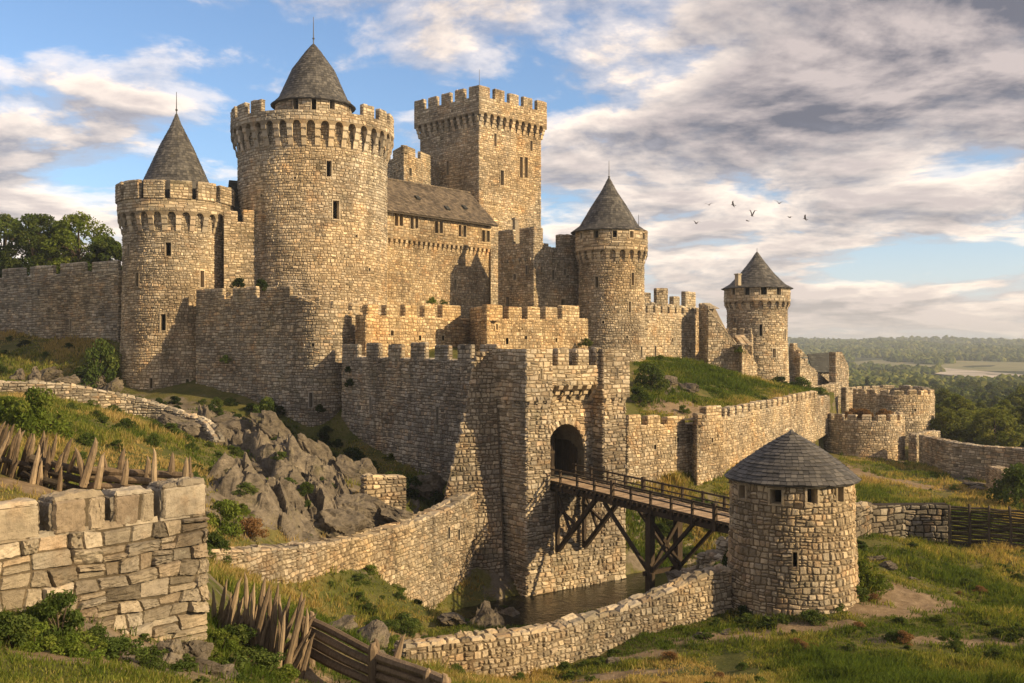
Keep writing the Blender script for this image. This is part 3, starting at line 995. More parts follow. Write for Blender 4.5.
# ------------------------------------------------------------------ terrain
GC = [  # picture column, row, distance of points on the ground
    (1024, 683, 38), (900, 683, 40), (700, 683, 42), (560, 683, 45), (440, 683, 34), (792, 616, 53.5), (735, 628, 55), (860, 600, 56), (860, 562, 66),
    (950, 549, 74), (1024, 548, 72), (900, 600, 57), (1024, 615, 52), (880, 505, 98), (960, 497, 105), (870, 462, 140), (930, 468, 138), (1000, 493, 112),
    (1024, 485, 128), (960, 470, 142), (690, 632, 51), (600, 655, 49), (500, 675, 46), (440, 672, 44), (800, 530, 67), (760, 535, 64.5), (800, 520, 76),
    (400, 612, 62), (480, 590, 72), (330, 612, 58), (460, 632, 60), (300, 600, 56), (225, 600, 50), (400, 650, 46), (350, 640, 44),
    (30, 650, 22), (150, 665, 25), (205, 665, 27), (250, 668, 29), (330, 683, 29), (280, 640, 33), (240, 625, 37), (215, 590, 42), (320, 655, 34),
    (50, 488, 34), (0, 480, 34), (150, 485, 36), (-60, 480, 30), (-60, 640, 20),
    (230, 545, 50), (60, 435, 60), (150, 432, 75), (0, 400, 75), (200, 440, 85), (215, 505, 58), (300, 545, 60), (400, 518, 75), (250, 480, 75),
    (350, 478, 86), (430, 500, 84), (300, 438, 105), (350, 445, 104), (210, 398, 113), (120, 392, 118), (60, 372, 122), (0, 347, 132), (0, 382, 97), (100, 396, 100),
    (0, 333, 140), (110, 345, 124), (-80, 330, 150), (-120, 390, 90), (420, 470, 96), (470, 500, 86),
    (0, 290, 175), (100, 296, 175), (-120, 280, 180), (300, 345, 124), (480, 352, 128), (420, 362, 112), (480, 375, 108), (560, 380, 112), (250, 330, 135), (530, 330, 150), (380, 330, 150),
    (645, 366, 132), (700, 366, 145), (745, 385, 158), (790, 382, 170), (645, 412, 108), (740, 404, 122), (800, 391, 150), (680, 392, 120), (600, 385, 118),
    (800, 462, 130), (829, 455, 147), (760, 468, 110), (660, 485, 99), (720, 488, 101), (630, 490, 95), (700, 505, 97), (640, 520, 93),
    (850, 430, 178), (940, 440, 190), (1000, 442, 185), (1024, 455, 160), (820, 398, 180), (960, 436, 215), (850, 425, 200), (1100, 480, 130), (1100, 620, 55), (1100, 560, 75), (1100, 700, 40)]
GW = [(0, 9, -5.5), (8, 18, -9.0), (-6, 13, -5.6), (2, 25, -10.0), (14, 25, -10.5), (-15, 12, -4.8), (25, 20, -9.5), (35, 40, -11), (60, 60, -13), (90, 120, -16), (130, 160, -18),
      (-30, 30, -3), (-60, 60, -1.5), (-100, 100, 2), (-140, 160, 8), (-160, 220, 8), (-60, 240, 4), (40, 240, -12), (140, 230, -21), (0, 280, -14), (-100, 280, -2), (120, 280, -25), (200, 250, -25), (220, 150, -22)]
_pts = np.array([P(*g) for g in GC] + [np.array(g, float) for g in GW])
_q = np.stack([_pts[:, 0], _pts[:, 1]], 1) / 50.0


def _tps(r2):
    return np.where(r2 > 1e-12, r2 * np.log(np.maximum(r2, 1e-12)), 0.0)


GO, GU, GN = np.array([1.2, 80.0]), np.array([.8, .6]), np.array([.6, -.8])     # gate corner, along its front, out of its front
WATER = -20.0


# ground behind the lower curtain wall (the green mound) stands higher than the meadow in front of it
INSIDE = np.array([XY(630, 97.6), XY(692, 104), tuple(np.array(XY(725.5, 106)) + (-.9, .4)), tuple(np.array(XY(829, 152)) + (-.9, .4)), XY(842, 182), XY(800, 260), XY(500, 260), XY(560, 112)])


def in_poly(x, y, poly=INSIDE):
    r = np.zeros(np.shape(x), bool)
    for i in range(len(poly)):
        x0, y0 = poly[i]; x1, y1 = poly[i - 1]
        c = ((y0 > y) != (y1 > y)) & (x < (x1 - x0) * (y - y0) / (y1 - y0 + 1e-12) + x0)
        r ^= c
    return r


def _solve(sel):
    q = _q[sel]; n = len(q)
    K = _tps(((q[:, None] - q[None]) ** 2).sum(-1)) + np.eye(n) * .012
    Pm = np.concatenate([np.ones((n, 1)), q], 1)
    return q, np.linalg.solve(np.block([[K, Pm], [Pm.T, np.zeros((3, 3))]]), np.concatenate([_pts[sel, 2], np.zeros(3)]))


_ins = in_poly(_pts[:, 0], _pts[:, 1])
_OUT, _INN = _solve(~_ins), _solve(_ins | (np.hypot(_pts[:, 0] - 20, _pts[:, 1] - 150) > 120) | (_pts[:, 0] < 0))


def tps_eval(sol, a, b):
    q, w = sol
    r2 = (a[:, None] - q[None, :, 0]) ** 2 + (b[:, None] - q[None, :, 1]) ** 2
    return _tps(r2) @ w[:-3] + w[-3] + w[-2] * a + w[-1] * b


def far_z(x, y):
    r = np.hypot(x, y)
    a = np.arctan2(x, y)
    base = np.interp(r, [180, 260, 350, 500, 800, 1500, 2200, 3200, 4200, 7000], [-20, -22.5, -26, -29, -30.5, -30, -16, -2, 8, 8])
    hill = np.interp(r, [900, 1500, 2200, 3300, 4300, 7000], [0, 1.0, 7, 15, 17, 14])
    base = base - np.interp(a, [.30, .36, .42, .50], [0, 2, 2, -2]) * np.interp(r, [1500, 3000], [0, 1])
    left = np.interp(a, [-.1, .15], [1, 0]) * np.interp(r, [200, 320, 900], [0, 12, 10])
    return base + left + hill * (.15 + fbm(a * 7 + r * .0009, r * .0014, seed=5, octv=3) * 1.25)


def moat_dist(x, y):
    """distance from the moat's centre line"""
    o = GO + GN * 7.0
    rx, ry = x - o[0], y - o[1]
    t = np.clip(rx * GU[0] + ry * GU[1], -4.0, 21.0)
    return np.hypot(rx - GU[0] * t, ry - GU[1] * t)


def H(x, y):
    x, y = np.asarray(x, float), np.asarray(y, float)
    sh = x.shape
    x, y = x.ravel(), y.ravel()
    out = np.empty(len(x))
    for s in range(0, len(x), 20000):
        a, b = x[s:s + 20000] / 50, y[s:s + 20000] / 50
        o = tps_eval(_OUT, a, b)
        k = in_poly(a * 50, b * 50)
        if k.any():
            o[k] = tps_eval(_INN, a[k], b[k])
        out[s:s + 20000] = o
    r = np.hypot(x, y)
    t = np.clip((r - 190) / 110, 0, 1); t = t * t * (3 - 2 * t)
    z = out * (1 - t) + far_z(x, y) * t
    near = 1 - t
    z = z + near * (fbm(x * .22, y * .22, seed=2, octv=3) * .22 + fbm(x * .9, y * .9, seed=3, octv=3) * .09)
    md = moat_dist(x, y)
    z = np.minimum(z, -21.2 + .75 * np.maximum(md - 6.2, 0) ** 1.12 + fbm(x * .5, y * .5, seed=9, octv=3) * .35)
    return z.reshape(sh)


def Hs(x, y):
    return float(H(np.array([x]), np.array([y]))[0])


# bare earth: centre (picture), half widths in metres along x, y
DIRT = [(150, 670, 25, 2.6, 2.0), (290, 668, 29.5, 2.2, 1.5), (60, 680, 22, 2, 1.2), (330, 650, 38, 3, 2), (470, 640, 56, 3, 2.5), (950, 640, 48, 5, 1.3), (600, 672, 44.5, 4, .9), (905, 598, 57, 3.2, 4.0), (880, 612, 54, 3.0, 1.6), (800, 640, 51.5, 4.0, 1.3), (720, 640, 50, 3.5, 1.2), (860, 470, 125, 4.5, 14), (905, 478, 118, 5, 9), (880, 445, 150, 6, 8),
        (700, 400, 112, 8, 5), (430, 668, 45, 2.5, 2), (300, 640, 37, 2, 3), (40, 470, 33, 3, 1.5), (640, 660, 48, 2.2, .8), (940, 455, 145, 3, 8), (420, 622, 58, 3, 2), (655, 380, 125, 3, 6)]
ROCKY = [(300, 480, 78, 9, 14), (330, 520, 68, 6, 8), (240, 440, 92, 8, 12), (60, 375, 112, 14, 10), (150, 395, 108, 10, 8), (490, 600, 70, 4, 5), (150, 670, 25, 3, 2), (680, 560, 72, 3, 3), (230, 520, 60, 4, 6),
         (700, 540, 76, 5, 4), (660, 385, 122, 4, 7)]


def masks(x, y):
    d = np.zeros_like(x); r = np.zeros_like(x)
    for px, py, dd, a, b in DIRT:
        cx, cy = XY(px, dd)
        d = np.maximum(d, np.exp(-((x - cx) / a) ** 2 - ((y - cy) / b) ** 2) * 1.05)
    for px, py, dd, a, b in ROCKY:
        cx, cy = XY(px, dd)
        r = np.maximum(r, np.exp(-((x - cx) / a) ** 2 - ((y - cy) / b) ** 2) * .75)
    return d, r


def build_ground():
    az = np.radians(np.arange(-78, 78.01, .26))
    rr = np.concatenate([np.exp(np.arange(math.log(5), math.log(230), .0105)), np.exp(np.arange(math.log(230), math.log(9000), .03))])
    A_, R_ = np.meshgrid(az, rr)
    x, y = R_ * np.sin(A_), R_ * np.cos(A_)
    z = H(x, y)
    n = len(az); m = len(rr)
    i = (np.arange(m - 1)[:, None] * n + np.arange(n - 1)[None]).ravel()
    q = np.stack([i, i + 1, i + n + 1, i + n], 1)
    d, r = masks(x, y)
    gz, ga = np.gradient(z, axis=0) / np.gradient(rr)[:, None], np.gradient(z, axis=1) / (R_ * (az[1] - az[0]))
    slope = np.hypot(gz, ga)
    r = np.maximum(r, np.clip((slope - .62) * 1.3, 0, .6) * (R_ < 190))
    far = np.clip((R_ - 190) / 60, 0, 1)
    A = Acc()
    A.add(np.stack([x, y, z], -1).reshape(-1, 3), q[:, ::-1], rnd=np.stack([d, r, far], -1).reshape(-1, 3))
    o = A.build('ground', M['ground'], smooth=True)
    o['kind'] = 'structure'
    o['label'] = 'grassy hillside with bare earth patches running out to far hills'
    # moat
    A = Acc()
    o0 = GO + GN * 7
    c = [o0 + GU * u + GN * w for u, w in ((-24, 14), (34, 14), (34, -9), (-24, -9))]
    A.add([(*p, WATER) for p in c], [(0, 1, 2, 3)])
    w = A.build('moat_water', M['water']); w['kind'] = 'structure'; w['label'] = 'dark still water of the moat below the bridge'
    # far flats: the pale river and the field beside it
    for nm, mat, pts, dz, lb in (('river', 'river', [(935, 1130), (970, 1000), (1010, 900), (1090, 820), (1130, 900), (1050, 1030), (1000, 1180), (950, 1380), (925, 1420), (940, 1290)], 1.1, 'pale river flat in the wooded valley'),
                                 ('field', 'field', [(815, 1150), (900, 1050), (960, 1250), (1060, 1300), (1150, 1400), (1150, 1900), (980, 1800), (900, 1700), (800, 1500)], .6, 'pale open field beyond the river')):
        A = Acc()
        p = Path([XY(px, d) for px, d in pts] + [XY(*pts[0])], True, 8)
        v = np.array([(a, b, 0) for a, b in p.p[:-1]])
        cen = v.mean(0)
        rings = [cen + (v - cen) * s for s in np.linspace(1, .08, 8)]
        V = np.concatenate(rings); V[:, 2] = H(V[:, 0], V[:, 1]) + dz
        k = len(v)
        A.add(V, [(j * k + i, j * k + (i + 1) % k, (j + 1) * k + (i + 1) % k, (j + 1) * k + i) for j in range(7) for i in range(k)])
        o = A.build(nm, M[mat], smooth=True); o['kind'] = 'structure'; o['label'] = lb


build_ground()


# ------------------------------------------------------------------ walls
def wall(name, label, pts, zt, zb, T=1.6, smooth=False, sub=6, mer=None, sw=(.28, .64), sh=(.24, .42), hh=(.03, .105), slits=(), mat='grey', seed=1,
         cap=(.5, 1.1), caph=(.05, .12), n=4, group=None, merz=None, cat='wall', gap=.03, bev=.07, cull=True, ends=True, split=.12, merlon_sw=(.4, .8), merlon_sh=None, merlon_n=4, holes_depth=.8, hole_name='arrow_slit'):
    """a masonry wall along pts (left to right as seen from outside). zt, zb: number or one value per point.
    mer = (count, gap, height, thickness) or a list of (ua, ub, height)"""
    pa = Path(pts, smooth, sub)
    L = pa.L
    ztl = [zt] * len(pts) if np.isscalar(zt) else list(zt)
    zbl = [zb] * len(pts) if np.isscalar(zb) else list(zb)
    top, bot = pa.interp(ztl), pa.interp(zbl)
    rough = lambda u: top(u) + .05 * np.sin(u * 2.3 + seed) + .04 * np.sin(u * 5.1 + seed * 2)
    b0 = pa.p.mean(0)
    i0 = int(np.argmin(np.hypot(*(pa.p - b0).T)))
    root = thing(name, label, cat, (pa.p[i0, 0], pa.p[i0, 1], float(bot(pa.cum[i0]))), group)
    A = Acc()
    holes = px_holes(pa.f, 0, L, slits)
    us = np.concatenate([pa.cum, np.arange(0, L, .9)] + [np.array(h[:2]) for h in holes])
    lo, hi = min(zbl), max(ztl)
    vs = np.concatenate([np.linspace(lo, hi, max(3, int((hi - lo) / 1.5)))] + [np.array(h[2:]) for h in holes])
    segs = [(pa.f, 0, L)] if smooth else [pa.fseg(i) for i in range(len(pts) - 1)]
    skin(A, pa.f, us, vs, holes, bot=bot, top=top)
    skin(A, pa.f, us, np.linspace(lo, hi, 4), (), h=-T, bot=bot, top=top, flip=True)
    u_ = np.unique(us)
    a, b = pa.f(u_, top(u_), u_ * 0), pa.f(u_, top(u_), u_ * 0 - T)
    k = len(u_)
    A.add(np.concatenate([a, b]), [(i, i + 1, k + i + 1, k + i) for i in range(k - 1)], rnd=(.45, .45, 1))
    for s in (0, L):
        e = np.array([s, s, s, s]); hz = np.array([0, 0, -T, -T]); z = np.array([bot(s), top(s), top(s), bot(s)])
        A.add(pa.f(e, z, hz), [(0, 1, 2, 3) if s == 0 else (3, 2, 1, 0)], rnd=(.4, .4, 1))
    for i, (f, a_, b_) in enumerate(segs):
        stones(A, f, a_, b_, lo, hi, sw, sh, hh, seed * 31 + i, top=rough, bot=bot, holes=[h for h in holes if a_ < (h[0] + h[1]) / 2 < b_], ext=(.04, .04), n=n, gap=gap, bev=bev, cull=cull, split=split)
    if ends:
        for s in (0, L):
            q0, q1 = pa.f(np.array([s, s]), np.zeros(2), np.array([0., -T]))
            p0, p1 = (q1, q0) if s == 0 else (q0, q1)
            g, D = fplane(p0, p1)
            stones(A, g, 0, D, float(bot(s)), float(top(s)), (min(sw[0], D * .4), min(sw[1], D)), sh, hh, seed * 31 + 17 + int(s > 0), ext=(.04, .04), n=n, gap=gap, bev=bev, cull=cull)
    if cap:
        for i, (f, a_, b_) in enumerate(segs):
            if not smooth and b_ - a_ < 4 and len(segs) > 1:
                continue
            ft = lambda u, v, h, f=f: f(u, top(u) + h, .05 - v)
            stones(A, ft, a_, b_, 0, T + .1, cap, (T * .42, T * .62), caph, seed * 31 + 23 + i * 3, cull=False, n=n, gap=.04, bev=bev, wob=.03, split=0)
    A.build('wall_body', M[mat], root)
    for h in holes:
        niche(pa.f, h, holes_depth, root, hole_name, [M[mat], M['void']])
    if mer:
        if not isinstance(mer[1], list):
            cnt, g, mh, tk = mer
            lst = [(x, y, mh) for x, y in split_merlons(0.02, L - .02, cnt, g, True, .18, seed)]
        else:
            lst, tk = mer[1], mer[0]
        for i, (ua, ub, mh) in enumerate(lst):
            zz = float(min(top(ua), top(ub))) - .05
            fm = pa.f
            if not smooth:
                k = int(np.clip(np.searchsorted(pa.cum, (ua + ub) / 2) - 1, 0, len(pts) - 2))
                fm, a_, b_ = pa.fseg(k)
                ua, ub = max(ua, a_ + .01), min(ub, b_ - .01)
            merlon(fm, ua, ub, zz, zz + mh + .05, tk, seed * 41 + i, mat, root, sw=merlon_sw, sh=merlon_sh or sh, n=merlon_n, p=-.004)
    return root, pa


def box_body(root, fp, zb, zt, seed, mat, holes=None, sw=(.28, .64), sh=(.24, .42), hh=(.03, .105), name='tower_wall', n=4, depth=.8, cap=True, quoin=True, slit_name='arrow_slit'):
    """four-sided masonry body. fp: front-left, front-right, back-right, back-left. holes: side -> picture spec"""
    A = Acc()
    fs, hl = [], []
    for i in range(4):
        f, L = fplane(fp[i], fp[(i + 1) % 4])
        fs.append((f, L))
        h = px_holes(f, 0, L, (holes or {}).get(i, ()))
        hl += [(f, t) for t in h]
        us = np.concatenate([np.linspace(0, L, 5)] + [np.array(t[:2]) for t in h])
        vs = np.concatenate([np.linspace(zb, zt, 6)] + [np.array(t[2:]) for t in h])
        skin(A, f, us, vs, h)
        stones(A, f, 0, L, zb, zt, sw, sh, hh, seed * 17 + i, holes=h, n=n, ext=(.05, .05))
    if cap:
        A.add([(p[0], p[1], zt) for p in fp], [(0, 1, 2, 3)], rnd=(.4, .4, 1))
    A.build(name, M[mat], root)
    for f, t in hl:
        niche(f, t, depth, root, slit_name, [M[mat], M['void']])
    return fs


# ------------------------------------------------------------------ towers
def left_tower():
    c = XY(176.5, 124); R = 6.25
    root = thing('round_tower', 'tall round tower with grey slate cone, leftmost, beside the long shaded wall', 'tower', (*c, -7))
    zc, zk, zs, zt = Zat(232, 118), Zat(212, 118), Zat(199, 118), Zat(181, 118)
    bat = lambda v: np.interp(v, [-7, 2, 8], [.55, .15, 0])
    sl = [(127, 250, .45, 1.5), (168, 249, .62, 1.6), (224, 253, .5, 1.4), (203, 279, .5, 2.0), (163, 322, .6, 2.0), (136, 280, .45, 1.7), (152, 383, .35, 1.2), (187, 384, .35, 1.2)]
    f, C, _ = cyl_body(root, c, R, -9, zk + .1, sl, 11, 'warm', bat, sw=(.26, .62), sh=(.22, .4))
    mers = split_merlons(0, C, 14, .62)
    crown_work(root, f, 0, C, True, zc, zk, zs, zt, .6, .6, 26, mers, 110, sw=(.5, 1.1), sh=(.3, .5))
    A = Acc()
    f2, C2 = fcyl(c, 5.3)
    skin(A, f2, np.linspace(0, C2, 49), [zk, zt + .25])
    shingles(A, [(4.75, zt - .25), (3.95, zt + .75), (2.05, Zat(148, 124)), (.62, Zat(125, 124)), (.12, Zat(114, 124))], c, 30, .36, 4, .05)
    disc(A, c, 5.3, zt - .1)
    roof = A.build('roof', M['slate'], root)
    finial(roof, c, Zat(117, 124), Zat(92, 124))


def drum_tower():
    c = XY(313.5, 130); R = 9.5
    d0 = 121
    root = thing('drum_tower', 'biggest round tower, with battlements standing around a dark pointed cone roof', 'tower', (*c, 0))
    zc, zk, zs, zt = Zat(148, d0), Zat(122, d0), Zat(112, d0), Zat(100, d0)
    sl = [(329, 169, .6, 2.0), (336, 210, .8, 2.3), (356, 236, .35, .4), (262, 196, .35, .4), (250, 268, .4, 1.4), (295, 178, .3, .3), (369, 270, .35, .5)]
    f, C, _ = cyl_body(root, c, R, -3, zk + .1, sl, 12, 'pale', sw=(.28, .7), sh=(.24, .42), stone_from=3)
    mers = split_merlons(1.0, C + 1.0, 22, 1.05, False, .15, 5)
    lo_u, hi_u = locate(f, 0, C, 279, 100)[0], locate(f, 0, C, 352, 100)[0]
    mers = [t for t in mers if not lo_u < (t[0] + t[1]) / 2 < hi_u]
    crown_work(root, f, 0, C, True, zc, zk, zs, zt, .9, .7, 38, mers, 120, mat='pale', sw=(.4, .95), sh=(.28, .48))
    A = Acc()
    f2, C2 = fcyl(c, 4.85)
    holes = px_holes(f2, 0, C2, [(296, 104, .7, 1.3), (314, 103, .6, 1.7), (332, 104, .7, 1.5), (349, 107, .6, 1.2)])
    z1 = Zat(95, 125)
    skin(A, f2, np.concatenate([np.linspace(0, C2, 49)] + [np.array(h[:2]) for h in holes]), np.concatenate([[zk, z1]] + [np.array(h[2:]) for h in holes]), holes)
    stones(A, f2, 0, C2, zk + 1, z1, (.4, .9), (.3, .5), (.03, .07), 77, holes=holes)
    tur = A.build('cap_house', M['warm'], root)
    for h in holes:
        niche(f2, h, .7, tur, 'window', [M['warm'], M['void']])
    A = Acc()
    shingles(A, [(5.4, z1 - .35), (4.5, z1 + .45), (2.75, Zat(71, 130)), (.98, Zat(52, 130)), (.12, Zat(44, 130))], c, 28, .36, 5, .05)
    roof = A.build('roof', M['slate'], root)
    finial(roof, c, Zat(47, 130), Zat(17, 130), .08)


def right_tower():
    c = XY(611.5, 139); R = 4.5
    d0 = 134.5
    root = thing('round_tower', 'slim round tower with a slate cone overhanging its smooth upper ring of small windows', 'tower', (*c, -4))
    zc, zk, zs = Zat(262, d0), Zat(249.5, d0), Zat(228, d0)
    sl = [(596.5, 282, .45, 1.5), (633, 279, .45, 1.7), (630, 307, .35, 1.5), (603, 322, .35, .4), (627, 337, .3, .4), (641, 352, .4, 1.6), (588, 302, .3, .4)]
    f, C, _ = cyl_body(root, c, R, -8, zk + .1, sl, 13, 'warm', lambda v: np.interp(v, [-8, 4], [.35, 0]), sw=(.26, .6), sh=(.22, .4))
    fo = fsub(f, 0, 0, .5)
    hl = px_holes(fo, 0, C, [(581, 236, .5, .95), (596, 234, .5, .95), (615, 234, .5, .95), (632, 234.5, .5, .95), (644, 236, .4, .9)])
    crown_work(root, f, 0, C, True, zc, zk, zs, zs, .5, .5, 23, [], 130, sw=(.7, 1.4), sh=(.35, .55), holes=hl)
    A = Acc()
    shingles(A, [(5.3, zs - .12), (4.1, zs + .75), (2.5, Zat(207, 139)), (1.05, Zat(191, 139)), (.12, Zat(178, 139))], (c[0] - .35, c[1]), 26, .36, 6, .045)
    roof = A.build('roof', M['slate'], root)
    finial(roof, (c[0] - .35, c[1]), Zat(183, 139), Zat(161, 139))
    A = Acc()
    tube(A, [(c[0] + 3.6, c[1] - 1.5, zs + .2), (c[0] + 3.6, c[1] - 1.5, zs + 2.2)], [.05, .03], 5)
    A.build('lightning_rod', M['iron'], roof)


def far_tower():
    c = XY(757, 172); R = 5.05
    d0 = 167
    root = thing('round_tower', 'low round tower with dark slate cone behind the green mound', 'tower', (*c, -8))
    zc, zk, zs = Zat(309, d0), Zat(301, d0), Zat(286.5, d0)
    sl = [(761, 330, .5, 2.0), (785, 335, .45, 2.0), (774, 353, .6, 1.5), (735, 320, .4, .8)]
    f, C, _ = cyl_body(root, c, R, -12, zk + .1, sl, 14, 'warm', lambda v: np.interp(v, [-12, 2], [.5, 0]), sw=(.35, .85), sh=(.25, .42))
    fo = fsub(f, 0, 0, .5)
    hl = px_holes(fo, 0, C, [(733, 291, .8, 1.3), (747, 291, .8, 1.3), (764, 290.5, .9, 1.4), (779, 291, .8, 1.3)])
    crown_work(root, f, 0, C, True, zc, zk, zs, zs, .5, .5, 24, [], 140, sw=(.6, 1.3), sh=(.35, .55), holes=hl)
    A = Acc()
    shingles(A, [(6.0, zs - .1), (4.7, zs + .6), (2.75, Zat(273, 172)), (1.1, Zat(260.5, 172)), (.12, Zat(252, 172))], c, 20, .5, 7, .06)
    roof = A.build('roof', M['slate'], root)
    finial(roof, c, Zat(256, 172), Zat(248, 172))
    A = Acc()
    q = XY(738, 167.5)
    beam(A, (*q, zs + .2), (*q, zs + 2.0), .75, .75, rnd=(.3, .4, 0))
    beam(A, (*q, zs + 2.0), (*q, zs + 2.2), .95, .95, rnd=(.3, .4, 0))
    A.build('chimney', M['grey'], roof)


def watchtower():
    c = XY(791.5, 57); R = 3.4
    root = thing('watchtower', 'squat rubble watchtower with low slate cone roof in the meadow by the bridge', 'tower', (*c, -15))
    zt = -7.25
    bat = lambda v: np.interp(v, [-16, -13, -10], [.32, .16, 0])
    f, C = fcyl(c, R, bat)
    holes = px_holes(f, 0, C, [(743, 492, .55, .75), (776, 496.5, .62, .78), (812, 496.5, .55, .85), (839.5, 494.5, .45, .8), (795, 560, .22, .9)])
    A = Acc()
    skin(A, f, np.concatenate([np.linspace(0, C, 73)] + [np.array(h[:2]) for h in holes]), np.concatenate([np.linspace(-17, zt, 8)] + [np.array(h[2:]) for h in holes]), holes)
    stones(A, f, 0, C, -15.6, zt + .05, (.22, .52), (.21, .40), (.025, .085), 15, holes=holes, n=6, gap=.028, bev=.055, split=.22, wob=.07)
    disc(A, c, R, zt)
    A.build('tower_wall', M['rubble'], root)
    rng = random.Random(3)
    for i, h in enumerate(holes):
        w = niche(f, h, .75, root, 'window' if i < 4 else 'arrow_slit', [M['rubble'], M['void']])
        if i < 4:
            A = Acc()
            a, b, cc, d = h
            stones(A, f, a - .22, b + .22, d - .02, d + .24, (1.2, 1.3), (.25, .27), (.09, .11), 50 + i, n=6, gap=.02, bev=.05, wob=0, split=0)
            A.build('lintel', M['rubble'], w)
    A = Acc()
    shingles(A, [(3.7, zt - .12), (2.95, zt + .55), (1.5, zt + 1.6), (.12, zt + 2.45)], c, 16, .33, 8, .06)
    roof = A.build('roof', M['slate'], root)
    A = Acc()
    tube(A, [(c[0], c[1], zt + 2.18), (c[0], c[1], zt + 2.45), (c[0], c[1], zt + 2.58)], [.26, .17, .06], 7, rnd=(.9, .9, 0))
    A.build('cap_stone', M['slate'], roof)


def keep_tower():
    C = np.array(XY(479, 164.0))
    dl, dr = np.array([-.72, .694]), np.array([.694, .72])
    S = 16.4
    p = .75
    Ci = C + (np.array([0, 1.0])) * p * 1.2
    A_, B_ = Ci + dl * (S - 1.5), Ci + dr * (S - 1.2)
    D_ = A_ + dr * (S - 1.2)
    root = thing('keep', 'tallest square keep with corbelled battlements above the brown roofed hall', 'tower', (*((A_ + B_) / 2), 0))
    zt = Zat(85, 164); zs = zt - 1.75; zk = zt - 4.3; zc = zk - 2.3
    holes = {0: [(448, 168, .5, 2.4), (436, 166, .3, 1.6), (452, 202, .5, 4.2), (447.5, 202, .5, 4.2), (430, 214, .4, 2.6)],
             1: [(495, 140, .6, 2.2), (531, 146, .6, 1.8), (521, 167.5, .75, 3.6), (526, 167.5, .75, 3.6), (502, 178, .8, 2.6)]}
    fp = [A_, Ci, B_, D_]
    # side 0 is the shaded left face, side 1 the sunlit right face
    fs = box_body(root, fp, 0, zk + .1, 21, 'warm', {0: holes[0], 1: holes[1]}, sw=(.35, .95), sh=(.24, .42), name='keep_wall')
    for i in range(4):
        f, L = fs[i]
        n = 5
        dz = .003 * i
        mers = [(a, b) for a, b in split_merlons(-p + .3, L + p - .3, n, 1.25, True)]
        mers[0] = (-p + .012, mers[0][1])
        mers[-1] = (mers[-1][0], L + p - .72 if i in (0, 2) else L + p - .012)
        crown_work(root, f, 0, L, False, zc, zk, zs + dz, zt + dz, p, .7, 10, mers if i in (0, 1) else [m_ for m_ in mers[1:-1]], 210 + i, sw=(.45, 1.0), sh=(.3, .48))
    A = Acc()
    q = Ci + (A_ - Ci) * .02 + np.array([.2, 1.2])
    tube(A, [(*q, zt - 1), (*q, zt + 3.2)], [.06, .03], 6)
    A.build('flagstaff', M['iron'], root)


left_tower()
drum_tower()
keep_tower()
right_tower()
far_tower()
watchtower()


